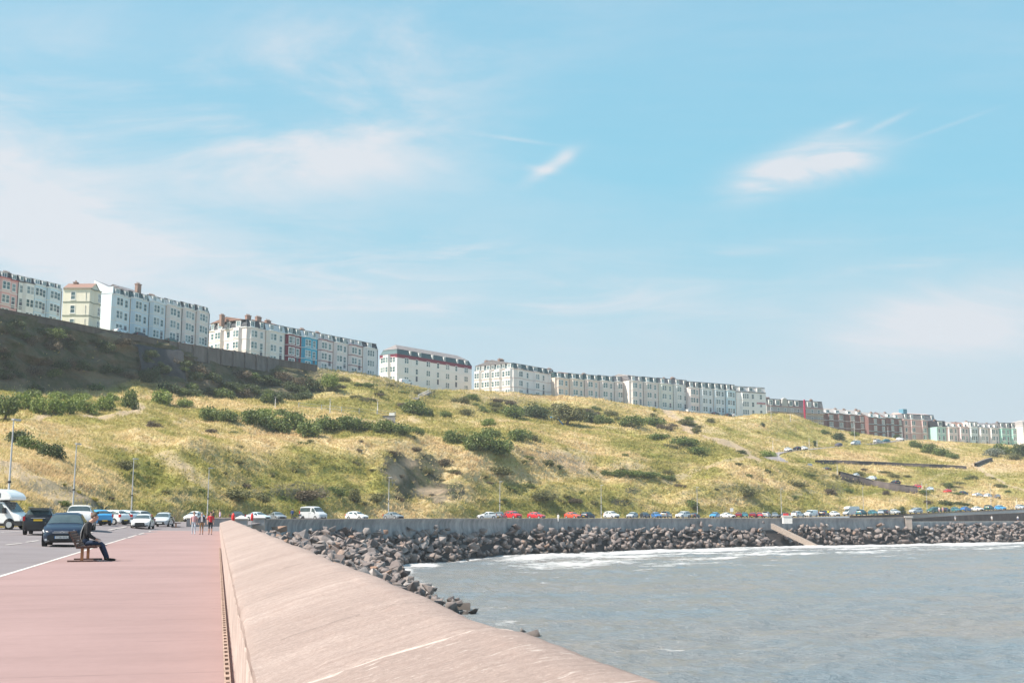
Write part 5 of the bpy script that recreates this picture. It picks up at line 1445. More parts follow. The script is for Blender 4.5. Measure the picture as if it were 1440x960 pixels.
terrace((1436,606,628,600,594), (1500,620,631,602,595), [
  (1500, C(name='apartment_building', label='white building cut off by the right picture edge', wallc=(0.82,0.756,0.721), cat='flats', cols_=[('wide',.15,3),('wide',.5,3),('wide',.85,3)], roof='hip', ridge=1.5, roofm=M_SLATE_PALE)),
])

# ------------------------------------------------------------------ cliff top walls
def cliff_wall(name, label, pts, hgt, material, pil=0, cope=True):
    """pts: (column, row of top, distance)"""
    ln = dense([P(*p) for p in pts], 1.5)
    w = empty(name, ln[0], 0, label, 'wall')
    sweep("wall_body", ln, [(0.0, -0.2), (0.05, -hgt)], material, w, ln[0])
    sweep("coping", ln, [(-.5, -hgt), (-.5, 0), (.12, 0), (.12, -.2), (0, -.201)], material, w, ln[0])
    if pil:
        n = 0
        acc = 0
        for a, b in zip(ln[:-1], ln[1:]):
            acc += (b - a).length
            if acc >= pil:
                acc = 0; d = (b - a).normalized()
                m = MB(); m.box(-.35, .35, -.45, .1, -hgt, .12); o = m.build("pilaster", material, w)
                o.location = a - ln[0]; o.rotation_euler = (0, 0, math.atan2(d.y, d.x))
    return w
M_PARA = stained("parapet_stone", (0.09, 0.075, 0.065), (0.17, 0.14, 0.12)); M_RETW = stained("ribbed_concrete", (0.135, 0.118, 0.112), (0.225, 0.198, 0.188))  # ribbed concrete kept dark: the shade on this wall is put into its colour
cliff_wall("parapet_wall", 'low dark stone parapet along the cliff top in front of the left terraces', [(-60,423,251),(0,433.5,262),(50,443.5,272),(100,453,281),(150,463.5,292),(190,470,300),(238,479,310)], 1.6, M_PARA)
cliff_wall("retaining_wall", 'tall grey ribbed retaining wall below the gap in the terraces', [(238,479,309),(300,489,320),(345,495.5,331),(392,505,343)], 4.4, M_RETW, 4.6)
cliff_wall("parapet_wall", 'short dark wall end on the cliff top below the dark red house', [(392,505,343),(420,509,350),(446,513,358)], 2.0, M_PARA)
M_BSTONE = stained("blue_stone", (0.040, 0.044, 0.050), (0.075, 0.076, 0.080))
bw = dense([hit(190, 489) + Vector((0.5, -0.5, 0)), hit(222, 494) + Vector((0.5, -0.5, 0)), hit(252, 497) + Vector((0.5, -0.5, 0))], 1.5)
o = empty("stone_buttress", bw[0], 0, 'dark blue-grey masonry facing on the cliff below the parapet', 'retaining wall')
sweep("wall_face", bw, [(-1.6, 1.2), (0.2, 0.2), (2.6, -8.5)], M_BSTONE, o, bw[0])
# ------------------------------------------------------------------ shrubs and trees on the slope
def leaf_material(name, lo, hi, pale):
    m, T, b = new_mat(name)
    rnd = T.n('ShaderNodeNewGeometry').outputs['Random Per Island']
    p = world_pos(T)
    n = T.noise(p, 0.7, 3)
    c = T.mix(rnd, lo, hi)
    c = T.mix(T.ramp(rnd, [(0.86, 0.0), (0.95, 0.8)]), c, pale)
    c = T.mix(T.math('MULTIPLY', T.ramp(n, [(0.35, 1.0), (0.65, 0.0)]), 0.45), c, tuple(v * .6 for v in lo))
    T.l(c, b.inputs['Base Color']); b.inputs['Roughness'].default_value = 0.55; b.inputs['Specular IOR Level'].default_value = 0.35
    tr = T.n('ShaderNodeBsdfTranslucent'); T.l(c, tr.inputs[0])
    mx = T.n('ShaderNodeMixShader'); mx.inputs[0].default_value = 0.28
    out = [q for q in m.node_tree.nodes if q.type == 'OUTPUT_MATERIAL'][0]
    T.l(b.outputs[0], mx.inputs[1]); T.l(tr.outputs[0], mx.inputs[2]); T.l(mx.outputs[0], out.inputs[0])
    return m
LEAF = {
 'green': leaf_material("leaves_green", (0.085, 0.125, 0.028), (0.19, 0.235, 0.058), (0.38, 0.40, 0.15)),
 'bright': leaf_material("leaves_bright", (0.13, 0.185, 0.030), (0.30, 0.36, 0.075), (0.50, 0.54, 0.20)),
 'dark': leaf_material("leaves_dark", (0.045, 0.070, 0.022), (0.105, 0.135, 0.042), (0.20, 0.22, 0.09)),
 'olive': leaf_material("leaves_olive", (0.12, 0.125, 0.045), (0.24, 0.22, 0.085), (0.34, 0.31, 0.16)),
 'brown': leaf_material("leaves_bramble", (0.10, 0.080, 0.048), (0.21, 0.16, 0.10), (0.32, 0.25, 0.16)),
 'grey': leaf_material("leaves_grey", (0.16, 0.18, 0.13), (0.30, 0.31, 0.24), (0.42, 0.42, 0.34)),
 'gold': leaf_material("flowers_gold", (0.28, 0.24, 0.04), (0.46, 0.38, 0.06), (0.6, 0.5, 0.1)),
}
def foliage_mesh(seed, lumps, n, leaf, flat=0.7):
    """leaves spread over and through a cluster of lumps that fill a unit bush (radius 1, height 1)"""
    r = np.random.default_rng(seed)
    c = []
    for i in range(lumps):
        a = r.random() * 6.28; d = math.sqrt(r.random()) * 0.62
        rad = r.uniform(.26, .46)
        c.append((math.cos(a) * d, math.sin(a) * d, r.uniform(.18, .62) * (1.05 - .45 * d), rad))
    c.append((0, 0, .42, .5))
    c = np.array(c)
    k = r.integers(0, len(c), n)
    v = r.normal(0, 1, (n, 3)); v /= np.linalg.norm(v, axis=1)[:, None]
    rr = c[k, 3] * (0.55 + 0.50 * r.random(n) ** 0.5) * (1 + 0.16 * r.normal(0, 1, n))
    p = c[k, :3] + v * rr[:, None] * np.array([1, 1, 0.8])
    p[:, 2] = np.abs(p[:, 2])
    nrm = v * 0.7 + r.normal(0, 0.6, (n, 3)) + np.array([0, 0, .35]); nrm /= np.linalg.norm(nrm, axis=1)[:, None]
    t = np.cross(nrm, r.normal(0, 1, (n, 3))); t /= np.linalg.norm(t, axis=1)[:, None]
    b = np.cross(nrm, t); s = leaf * (0.6 + 0.8 * r.random(n))[:, None]
    V = np.stack([p - t * s, p - b * s * .55, p + t * s, p + b * s * .55], 1).reshape(-1, 3)
    F = np.arange(4 * n).reshape(-1, 4)
    me = bpy.data.meshes.new("foliage")
    me.vertices.add(len(V)); me.vertices.foreach_set('co', V.astype(np.float32).ravel())
    me.loops.add(F.size); me.loops.foreach_set('vertex_index', F.astype(np.int32).ravel())
    me.polygons.add(n); me.polygons.foreach_set('loop_start', np.arange(0, F.size, 4, dtype=np.int32))
    me.update(calc_edges=True)
    return me
BUSH = [foliage_mesh(200 + i, 9 + i % 4, 1700, 0.062) for i in range(5)]
for me in BUSH: me.materials.append(None)
TREE = [foliage_mesh(300 + i, 14, 2600, 0.055) for i in range(2)]
for me in TREE: me.materials.append(None)
_bi = 0
def shrub(px, py, wpx, hpx, kind, label, cat='bush', group=None, name='shrub', stretch=0.62, lean=0.0, lift=0.0):
    """a bush whose foot stands at photo (px, py + hpx/2), wpx by hpx big"""
    global _bi
    q = hit(px, py + hpx * 0.42); D = q.y
    sx = wpx * D / FPX / 2 * 1.02; h = hpx * D / FPX * 1.0
    e = empty(name, (q.x, q.y, q.z - 0.25 * min(1, h)), 0, label, cat, group)
    me = BUSH[_bi % len(BUSH)]; _bi += 1
    o = bpy.data.objects.new("foliage", me); COL.objects.link(o); o.parent = e
    o.material_slots[0].link = 'OBJECT'; o.material_slots[0].material = LEAF[kind]
    o.scale = (sx, max(sx * stretch, min(sx, h * .8)), h)
    o.rotation_euler = (0, lean, 0)
    st = MB()
    for i in range(5):
        a = i * 1.26; st.bar((0, 0, -.3), (math.cos(a) * sx * .4, math.sin(a) * sx * .25, h * .5), .10, None, 0, 5, .4)
    st.build("stems", M_BARK, e)
    return e
M_BARK = mat("bark", (0.12, 0.09, 0.065), 0.95, 0.3, 8)
def tree(px, ybase, wpx, hpx, kind, label, group=None):
    q = hit(px, ybase); D = q.y; w = wpx * D / FPX; h = hpx * D / FPX
    e = empty("tree", (q.x, q.y, q.z - .2), 0, label, 'tree', group)
    o = bpy.data.objects.new("crown", TREE[_bi % 2]); COL.objects.link(o); o.parent = e
    o.material_slots[0].link = 'OBJECT'; o.material_slots[0].material = LEAF[kind]
    o.scale = (w / 2, w / 2 * .8, h * .82); o.location = (0, 0, h * .18)
    t = MB(); t.bar((0, 0, -.4), (.05 * w, 0, h * .45), .09 * w * .8, None, 0, 8, .6)
    for a in (0.4, 1.9, 3.3, 4.8): t.bar((.04 * w, 0, h * .36), (math.cos(a) * w * .28, math.sin(a) * w * .2, h * .7), .04 * w, None, 0, 6, .35)
    t.build("trunk", M_BARK, e)
    return e
hg = 'shrubs of the bright hedge'
for (x, y, w, h, k) in [(30,562,34,34,'bright'),(52,566,34,36,'bright'),(75,568,36,34,'bright'),(98,569,36,32,'bright'),(122,567,36,30,'bright'),(146,565,34,28,'bright'),(45,551,36,16,'green'),(80,555,40,16,'bright'),(112,557,36,16,'bright'),(160,556,22,18,'bright')]:
    shrub(x, y, w, h, k, 'leafy light green shrub in the long hedge below the shaded cliff', 'bush', hg)
tree(6, 590, 60, 46, 'green', 'dark green bushy tree at the left edge before the shaded cliff')
shrub(181, 559, 28, 36, 'green', 'tall rounded dark green bush at the right end of the bright hedge')
shrub(226, 556, 44, 30, 'bright', 'bright green rounded bush right of the tall dark bush')
shrub(259, 565, 32, 17, 'bright', 'small bright green bush beside the larger rounded bush')
shrub(24, 612, 44, 26, 'dark', 'upper left part of the dark scrub patch behind the first lamp post'); shrub(46, 620, 50, 30, 'green', 'dense middle bush of the slanting dark scrub patch at the left'); shrub(70, 631, 46, 26, 'dark', 'lower right bush of the slanting dark scrub patch at the left')
hg2 = 'shrubs of the long thicket'
for (x, y, w, h, k) in [(292,579,44,26,'green'),(318,583,40,24,'green'),(352,584,46,28,'green'),(385,592,56,34,'green'),(410,590,50,32,'green'),(432,600,54,30,'green'),(458,594,46,28,'green'),(485,592,46,26,'green'),(512,594,44,24,'green'),(538,597,40,22,'green'),(562,601,44,20,'green'),(585,604,30,14,'green'),(372,580,40,20,'bright'),(405,579,40,18,'green')]:
    shrub(x, y, w, h, k, 'green shrub in the long thicket across the middle of the slope', 'bush', hg2)
tree(463, 549, 32, 31, 'bright', 'round bright green tree alone on the bank below the bright blue house')
shrub(580, 571, 46, 26, 'green', 'dark green bush on the bank left of the stone steps'); shrub(600, 577, 24, 14, 'dark', 'small dark bush just right of the bush by the steps')
shrub(626, 581, 24, 12, 'green', 'low green bush in the dip below the white hotel'); shrub(655, 578, 30, 12, 'olive', 'low olive bush below the white hotel')
hg3 = 'shrubs of the central scrub patch'
for (x, y, w, h, k) in [(645,612,46,26,'green'),(672,618,52,32,'green'),(700,624,56,30,'green'),(690,608,40,20,'green'),(728,610,46,22,'green'),(748,612,30,16,'olive')]:
    shrub(x, y, w, h, k, 'dense green shrub in the scrub patch at the centre of the slope', 'bush', hg3)
shrub(686, 592, 26, 14, 'bright', 'small light green bush above the central scrub patch')
shrub(720, 577, 44, 24, 'green', 'green bush left of the old spreading tree'); shrub(752, 577, 50, 26, 'dark', 'dark bush touching the left side of the spreading tree')
tree(797, 597, 66, 36, 'olive', 'broad olive spreading tree behind the blue arch')
shrub(828, 586, 30, 22, 'dark', 'dark bush right of the spreading olive tree'); shrub(852, 588, 36, 18, 'green', 'green bush in the row right of the spreading tree')
shrub(886, 590, 46, 18, 'green', 'long green bush in the row below the long terrace'); shrub(918, 591, 46, 20, 'green', 'rounded green bush ending the row left of the sandy path')
shrub(771, 650, 20, 10, 'dark', 'small dark bush alone above the sandy scar'); shrub(786, 655, 14, 8, 'dark', 'smallest dark bush just right of another above the sandy scar')
hg4 = 'shrubs of the low hedge strip'
for (x, y, w, h) in [(856,663,30,11),(870,663,32,12),(885,664,34,12),(900,665,34,12),(914,666,32,12),(928,667,28,11),(941,670,22,10)]:
    shrub(x, y, w, h, 'green', 'low green shrub in the straight hedge strip above the far road', 'bush', hg4)
shrub(925, 612, 46, 12, 'green', 'flat green bush left on the grassy knoll by the sandy path'); shrub(962, 619, 56, 16, 'green', 'wide green bush in the middle of the grassy knoll'); shrub(980, 632, 42, 14, 'green', 'low green bush lowest on the grassy knoll'); shrub(945, 626, 30, 10, 'olive', 'olive bush between the green ones on the knoll')
shrub(1040, 635, 24, 9, 'dark', 'dark low bush left of the bend in the upper road'); shrub(1078, 637, 34, 14, 'bright', 'bright green bush inside the bend of the upper road')
shrub(1080, 661, 14, 8, 'dark', 'small dark bush on the bare brow below the bend of the road')
shrub(1145, 622, 9, 10, 'dark', 'dark round bush beside a pole on the upper road'); shrub(1162, 606, 16, 10, 'green', 'green bush left below the first brick house'); shrub(1178, 612, 24, 12, 'dark', 'dark bush on the bank below the brick houses'); shrub(1200, 609, 22, 10, 'green', 'green bush close under the second brick house'); shrub(1073, 596, 9, 9, 'dark', 'small dark bush below the grey flats'); shrub(1261, 613, 12, 9, 'dark', 'dark bush below the pink building')
hg5 = 'shrubs of the slanting patch at the right'
for (x, y, w, h) in [(1290,623,24,14),(1305,629,30,18),(1322,634,32,18),(1340,640,26,12)]:
    shrub(x, y, w, h, 'green', 'green shrub in the slanting patch below the far right terrace', 'bush', hg5)
shrub(1396, 635, 34, 16, 'grey', 'silvery grey shrub left of the dark bushes at the right edge'); shrub(1412, 630, 30, 22, 'green', 'dark green bush behind the silvery shrub'); shrub(1432, 632, 34, 24, 'dark', 'dark bush at the right picture edge'); shrub(1425, 641, 30, 14, 'olive', 'olive bush below the dark ones at the right edge')
shrub(975, 708, 24, 16, 'green', 'rounded green bush beside a lamp post on the far road'); shrub(176, 652, 44, 20, 'olive', 'olive bramble patch above the second lamp post'); shrub(218, 595, 26, 16, 'brown', 'brown bramble clump on the path side at the left'); shrub(86, 705, 30, 10, 'green', 'low green bush on the sandy bank behind the black car')
shrub(330, 692, 60, 22, 'olive', 'wide olive bush above the far road near the third lamp post'); shrub(365, 698, 36, 16, 'olive', 'olive bush with yellow flowers right of a wide one'); shrub(430, 694, 70, 18, 'brown', 'brown scrub under the rocky lip left of the rock scar'); shrub(475, 688, 34, 18, 'green', 'green thorn bush right of the brown scrub'); shrub(497, 694, 22, 24, 'olive', 'upright olive bush left of the rock scar'); shrub(528, 698, 26, 14, 'olive', 'olive bush at the foot of the rock scar'); shrub(600, 660, 26, 12, 'olive', 'olive bush growing out of the rock scar'); shrub(625, 648, 30, 12, 'brown', 'brown bush on top of the rock scar'); shrub(560, 698, 20, 12, 'brown', 'small brown bush in front of the rock scar')
shrub(700, 660, 50, 14, 'olive', 'olive scrub above the white hatchback on the far road'); shrub(760, 695, 60, 16, 'olive', 'olive scrub above the red cars on the far road'); shrub(806, 702, 34, 10, 'brown', 'brown scrub right of the red cars'); shrub(1050, 690, 46, 16, 'olive', 'olive scrub left of the small white sign'); shrub(1120, 678, 40, 12, 'olive', 'olive scrub on the slope above the white vans'); shrub(1165, 690, 26, 12, 'brown', 'brown bush beside the dark ramp wall'); shrub(1192, 688, 20, 9, 'green', 'green bush under the dark ramp wall'); shrub(1330, 706, 30, 10, 'dark', 'dark hedge bush behind the parked cars at the right'); shrub(1304, 705, 18, 8, 'brown', 'brown bush left of the dark hedge bush at the right'); shrub(1355, 707, 30, 9, 'dark', 'second dark hedge bush behind the parked cars at the right'); shrub(1268, 716, 12, 14, 'dark', 'dark upright bush left of the silver people carrier')
hy = 'yellow flowering weeds on the lower slope'
for (x, y, w, h) in [(110,690,12,6),(132,700,14,7),(90,680,10,5),(205,668,8,6),(340,690,10,6),(352,700,10,5),(375,683,9,5),(440,645,9,4),(560,572,16,8),(575,582,10,6),(1066,606,8,5),(920,575,10,7),(880,700,9,5),(420,655,7,4),(1150,650,7,4)]:
    shrub(x, y, w, h, 'gold', 'clump of yellow flowering weeds among the dry grass', 'wildflowers', hy, 'flower_clump')
# ivy and bushes over the shaded cliff
hc = 'ivy clumps on the shaded cliff'
rr = random.Random(3)
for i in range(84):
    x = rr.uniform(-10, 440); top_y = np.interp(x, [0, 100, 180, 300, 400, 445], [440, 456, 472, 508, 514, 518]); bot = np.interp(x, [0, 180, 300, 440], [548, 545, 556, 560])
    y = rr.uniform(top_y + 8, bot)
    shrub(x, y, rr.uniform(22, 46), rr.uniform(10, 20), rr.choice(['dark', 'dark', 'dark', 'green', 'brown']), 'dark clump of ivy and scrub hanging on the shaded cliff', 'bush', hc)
hb = 'scrub on the upper bank'
for i in range(64):
    x = rr.uniform(455, 1000); ty = np.interp(x, [455, 530, 600, 660, 770, 880, 1000], [520, 530, 552, 552, 560, 572, 588]); by = np.interp(x, [455, 600, 770, 1000], [556, 574, 584, 608])
    y = rr.uniform(ty + 3, by)
    shrub(x, y, rr.uniform(14, 34), rr.uniform(6, 12), rr.choice(['olive', 'olive', 'brown', 'green']), 'low rough scrub on the steep bank under the middle terraces', 'bush', hb)
hl = 'tussocks of scrub on the lower slope'
for i in range(90):
    x = rr.uniform(150, 1420); ty = np.interp(x, [150, 500, 1000, 1420], [600, 605, 640, 672]); by = np.interp(x, [150, 500, 1000, 1200, 1420], [700, 708, 712, 700, 690])
    y = rr.uniform(ty, by)
    shrub(x, y, rr.uniform(8, 30), rr.uniform(3.5, 8.5), rr.choice(['olive', 'olive', 'brown', 'green']), 'low tussock of scrub among the grass of the lower slope', 'bush', hl)
# ------------------------------------------------------------------ upper roads, steps, walls on the slope
M_ROAD2 = asphalt("lane_asphalt", (0.20, 0.18, 0.185), (0.27, 0.245, 0.245))
for rd in ROADS:
    ln = rd['line']; n = len(ln); Lp, Rp = [], []
    for i, p in enumerate(ln):
        a, b = ln[max(0, i - 1)], ln[min(n - 1, i + 1)]
        d = Vector((b.x - a.x, b.y - a.y, 0)).normalized(); o = Vector((-d.y, d.x, 0)) * rd['w'] / 2
        Lp.append(p + o); Rp.append(p - o)
    strip("hillside_road", Rp, Lp, M_ROAD2, lift=0.02)
def slope_wall(name, label, px, h, material, thick=0.5, sink=0.8):
    ln = dense([hit(x, y) for x, y in px], 2.0)
    z = np.array([p.z for p in ln])
    for _ in range(6): z[1:-1] = (z[:-2] + z[1:-1] + z[2:]) / 3
    for p, zz in zip(ln, z): p.z = zz + h
    w = empty(name, ln[0], 0, label, 'wall')
    sweep("wall_body", ln, [(thick, -h - sink), (thick, 0), (-thick, 0), (-thick, -h - sink)][::-1], material, w, ln[0])
    sweep("coping", ln, [(-thick - .05, -.08), (-thick - .05, .12), (thick + .05, .12), (thick + .05, -.08)], mat("dark_coping", (0.16, 0.13, 0.11), 0.9), w, ln[0])
slope_wall("stone_wall", 'long low dark stone wall across the grassy slope at the right', [(1148,651),(1175,650.5),(1200,652),(1240,653),(1270,655),(1300,656),(1330,657),(1358,659)], 0.95, M_DSTONE)
slope_wall("stone_wall", 'short dark wall beside the sandy path near the right edge', [(1372,656),(1383,651),(1394,648)], 1.3, M_DSTONE)
slope_wall("retaining_wall", 'dark wall holding up the hillside road above the parked cars', [(1181,671),(1205,677),(1228,682.5),(1250,688),(1272,691),(1290,692)], 1.9, M_DSTONE, .4, 1.5)
# steps with a pale handrail
sp = dense([hit(584, 561), hit(600, 553), hit(618, 546.5)], 0.8)
se = empty("stone_steps", sp[0], 0, 'stone steps with pale handrail climbing the bank to the white hotel', 'steps')
m = MB()
for a in sp: 
    q = a - sp[0]; m.box(q.x - .9, q.x + .9, q.y - .6, q.y + .6, q.z - .6, q.z + .3)
m.build("treads", M_CONC2, se)
m = MB()
for a, b in zip(sp[:-1], sp[1:]): m.bar(a - sp[0] + Vector((.9, -.6, 1.2)), b - sp[0] + Vector((.9, -.6, 1.2)), .16)
for a in sp[::3]: m.bar(a - sp[0] + Vector((.9, -.6, .2)), a - sp[0] + Vector((.9, -.6, 1.2)), .10)
m.build("handrail", mat("pale_rail", (0.6, 0.57, 0.55)), se)
# fence along the middle path
fl = [hit(x, y) for x, y in [(420,574),(452,577),(480,580),(505,582),(530,584),(556,586)]]
fe = empty("path_fence", fl[0], 0, 'thin grey post and rail fence along the path in the middle of the slope', 'fence')
for p in fl:
    m = MB(); q = p - fl[0]; m.bar(q + Vector((0, 0, -.3)), q + Vector((0, 0, 1.5)), .14); m.build("post", M_STEEL, fe)
for hh in (.7, 1.4):
    m = MB()
    for a, b in zip(fl[:-1], fl[1:]): m.bar(a - fl[0] + Vector((0, 0, hh)), b - fl[0] + Vector((0, 0, hh)), .06)
    m.build("rail", M_STEEL, fe)
# small things on the slope
q = hit(551, 591); e = empty("notice_board", q, 0, 'small white notice board beside the path in the middle of the slope', 'sign')
m = MB(); m.box(-.75, .75, -.05, .05, .9, 2.1); m.build("board", M_TRIM, e); m = MB(); m.box(-.06, .06, .051, .15, -.3, 2.0); m.build("post", M_STEEL, e)
q = hit(543, 591); e = empty("low_shelter", q, 0, 'low grey block beside the white notice board', 'block')
m = MB(); m.box(-2.0, 2.2, 1, 2.2, -.5, 1.2); m.build("block_body", M_CONC2, e); m = MB(); m.box(-2.2, 2.4, .9, 2.3, 1.2, 1.35); m.build("block_lid", M_LEAD, e)
q = hit(784, 598); e = empty("play_arch", q, R(12), 'bright blue curved arch in front of the spreading olive tree', 'arch')
m = MB(); pts = [Vector((-2.4 + 4.6 * t, 0, 2.6 * math.sin(min(1, .18 + .82 * (1 - t)) ** .8 * math.pi / 2) + .0 - (1.6 * t ** 4))) for t in np.linspace(0, 1, 12)]
for a, b in zip(pts[:-1], pts[1:]): m.bar(a, b, .38, None, 0, 8)
m.build("arch_tube", mat("play_blue", (0.03, 0.25, 0.60), 0.4), e); m = MB(); m.bar(pts[-1], pts[-1] + Vector((0.1, 0, -1.8)), .36, None, 0, 8); m.build("arch_foot", mat("play_blue", (0.03, 0.25, 0.60), 0.4), e)
q = hit(1028, 722); e = empty("road_sign", (q.x, q.y - 1, float(ground(q.x, q.y - 1)) - .1), 0, 'small white sign on a post beside the far road', 'sign')
m = MB(); m.bar((0, 0, -.3), (0, 0, 2.6), .1); m.build("post", M_STEEL, e); m = MB(); m.box(-.45, .45, -.09, -.051, 1.75, 2.75); m.build("sign_plate", M_TRIM, e)

# ------------------------------------------------------------------ lamp posts
M_LAMP = mat("lamp_grey", (0.47, 0.45, 0.44), 0.45, 0.06, 3, 0.2)
M_LED = mat("lamp_lens", (0.60, 0.60, 0.58), 0.3)
def lamp_proto(h):
    e = empty("street_lamp", (0, 0, 0))
    m = MB(); m.lathe([(.15, -.1), (.15, 0), (.105, .05), (.10, 1.6), (.085, 1.65), (.045, h - .1), (.04, h)], 10); m.build("column", M_LAMP, e, True)
    m = MB(); m.lathe([(.125, 0), (.135, .02), (.135, .12), (.11, .14)], 10, 'Z', (0, 0, h * .42)); m.build("collar", M_DARK, e)
    m = MB(); m.box(-.10, .62, -.13, .13, h - .02, h + .09); m.build("luminaire", M_LAMP, e)
    m = MB(); m.box(.1, .58, -.10, .10, h - .045, h - .021); m.build("lens", M_LED, e)
    m = MB(); m.box(-.02, .07, -.115, -.10, .5, 1.1); m.build("access_door", M_DARK, e)
    return e
LP0 = lamp_proto(8.0)
LAMPS = [(18, 590, 'nearest lamp post, behind the white motorhome at the left edge'), (107, 624, 'lamp post behind the white pickup'), (188, 645, 'lamp post behind the white oncoming saloon'),
  (294, 658, 'lamp post behind the walkers and the white rounded car'), (547, 671, 'lamp post left of the rock scar, alone along the wall'), (703, 677, 'lamp post beside the white hatchback left of the red cars'),
  (845, 682, 'lamp post left of the white off-roader on the far road'), (980, 685, 'lamp post beside the rounded bush on the far road'), (1098, 687, 'lamp post above the slipway ramp'), (1213, 685, 'lamp post right of the small white motorhome'),
  (1302, 681, 'lamp post between the silver people carrier and the dark green car'), (1392, 680, 'lamp post above the white cars near the right edge')]
for i, (x, yt, lb) in enumerate(LAMPS):
    if i < 9: D = (8.0 + .45 - EYE) * FPX / (723 - yt) * 1.0
    else: D = [354, 368, 388][i - 9]
    p = P(x, yt, D); g = float(ground(p.x, p.y))
    yb = [0, 0, 0, 0, 0, 0, 0, 0, 0, 0, 0, 0]
    o = LP0 if i == 0 else copy_tree(LP0)
    pb = P(x - (3 if i < 3 else 0) * 0, 725, D)
    hh = p.z - g
    o.location = (p.x, p.y, g); o.scale = (1, 1, hh / 8.0)
    o.rotation_euler = (R(random.uniform(-.4, .4)), R(0.9 if i < 2 else 0.1), [R(70), R(75), R(60), R(30), R(-30), R(-35), R(-40), R(-50), R(-60), R(-70), R(-80), R(-80)][i])
    tag(o, lb, 'lamp post', 'lamp posts along the seafront road')
pole = empty("slender_pole", (0, 0, 0)); m = MB(); m.lathe([(.11, -.3), (.11, 0), (.09, .2), (.05, 6.8)], 8); m.build("column", M_LAMP, pole, True)
m = MB(); m.box(-.35, .35, -.12, .12, 6.8, 6.95); m.build("luminaire", M_LAMP, pole)
for i, (x, yb, yt, lb) in enumerate([(464,582,561,'slim pale lamp pole above the long thicket left of the notice board'),(387,575,558,'slim lamp pole at the foot of the shaded cliff'),(531,584,562,'slim lamp pole left of the white notice board'),
   (1138,631,616,'slim pole left of the dark round bush on the upper road'),(1149,629,619,'short pole right of the dark round bush on the upper road'),(1202,618,590,'tall slim pole in front of the brick houses'),(1249,614,600,'slim pole beside the turquoise trimmed brick houses'),
   (1269,617,600,'slim pole before the tall pink building'),(1085,592,565,'pale flagpole in front of the grey flats'),(1112,593,581,'short pale pole before the grey flats'),(1096,648,632,'slim pole in the bend of the upper road'),(1087,637,620,'slim pole beside the bright bush in the road bend'),
   (1178,668,652,'slim pole at the top of the dark ramp wall'),(1297,689,677,'slim pole beside the red car on the hillside road'),(1430,712,700,'slim pole near the right picture edge')]):
    q = hit(x, yb); o = pole if i == 0 else copy_tree(pole)
    o.location = q; o.scale = (1, 1, max(.3, (yb - yt) * q.y / FPX / 6.9)); o.rotation_euler = (0, 0, R(20 * i))
    tag(o, lb, 'pole', 'slim poles on the hillside')

# ------------------------------------------------------------------ benches, life-ring posts
M_WOOD = mat("bench_wood", (0.27, 0.115, 0.045), 0.6, 0.25, 8); M_SLAT = mat("bench_slats", (0.10, 0.055, 0.045), 0.6, 0.3, 8)
def bench():
    e = empty("park_bench", (0, 0, 0))
    for y in (0.0, 1.75):
        m = MB(); m.box(-.36, .50, y - .05, y + .05, .0, .055); m.build("foot", M_SLAT, e)
        m = MB(); m.bar((.06, y, .055), (.06, y, .42), .085); m.build("leg", M_WOOD, e)
        m = MB(); m.bar((-.12, y, .43), (.50, y, .45), .06, .05); m.bar((-.10, y, .44), (-.36, y, .93), .05, .05); m.build("arm_frame", M_SLAT, e)
    for i in range(5):
        m = MB(); x = -.06 + i * .13; m.box(x, x + .10, -.10, 1.85, .455 + .004 * i, .485 + .004 * i); m.build("seat_slat", M_SLAT, e)
    for i in range(6):
        t = i / 5; x = -.115 - .235 * t; z = .52 + .38 * t
        m = MB(); m.bar((x, -.10, z), (x, 1.85, z), .035, .062); m.build("back_slat", M_SLAT, e)
    return e
BA = math.atan2(NY, NX)
bp_ = on_ground(112, 790); be = bench(); be.location = bp_; be.rotation_euler = (0, 0, BA)
tag(be, 'slatted wooden bench with the seated man, nearest on the promenade', 'bench', 'promenade benches')
b2 = copy_tree(be); q = on_ground(246, 741.5); b2.location = q; b2.rotation_euler = (0, 0, BA); tag(b2, 'small distant empty bench near the end of the promenade', 'bench', 'promenade benches')
def ring_post(px, py, D, label):
    q = P(px, py, D); e = empty("life_ring_post", (q.x, q.y, .0), BA, label, 'life ring')
    m = MB(); m.bar((0, 0, -.1), (0, 0, 1.5), .10); m.build("post", M_STEEL, e)
    m = MB(); m.lathe([(.02, .72), (.13, .80), (.17, 1.1), (.15, 1.42), (.07, 1.55), (.02, 1.58)], 14); m.build("red_housing", mat("ring_red", (0.75, 0.03, 0.025), 0.4), e, True)
ring_post(327.5, 740, 118, 'red life ring housing on a post left of the smaller gate pier'); ring_post(354, 740, 137, 'red life ring housing on a post between the two gate piers')

# ------------------------------------------------------------------ vehicles
def paint(name, col, rough=0.32): return mat("car_" + name, col, rough, 0.03, 2, 0.0, 0.4, 0.7 if sum(col) > .3 else 0.22)
PAINT = {'white': paint('white', (0.78, 0.78, 0.77)), 'silver': paint('silver', (0.50, 0.52, 0.54)), 'grey': paint('grey', (0.20, 0.22, 0.24)), 'black': paint('black', (0.018, 0.018, 0.022)), 'navy': paint('navy', (0.010, 0.018, 0.040)),
  'blue': paint('blue', (0.03, 0.16, 0.42)), 'sky': paint('sky', (0.06, 0.32, 0.62)), 'red': paint('red', (0.58, 0.02, 0.03)), 'orange': paint('orange', (0.66, 0.09, 0.04)), 'maroon': paint('maroon', (0.22, 0.015, 0.03)), 'teal': paint('teal', (0.02, 0.16, 0.19)), 'green': paint('green', (0.015, 0.10, 0.08)), 'purple': paint('purple', (0.10, 0.05, 0.09)), 'pale': paint('pale', (0.56, 0.66, 0.72))}
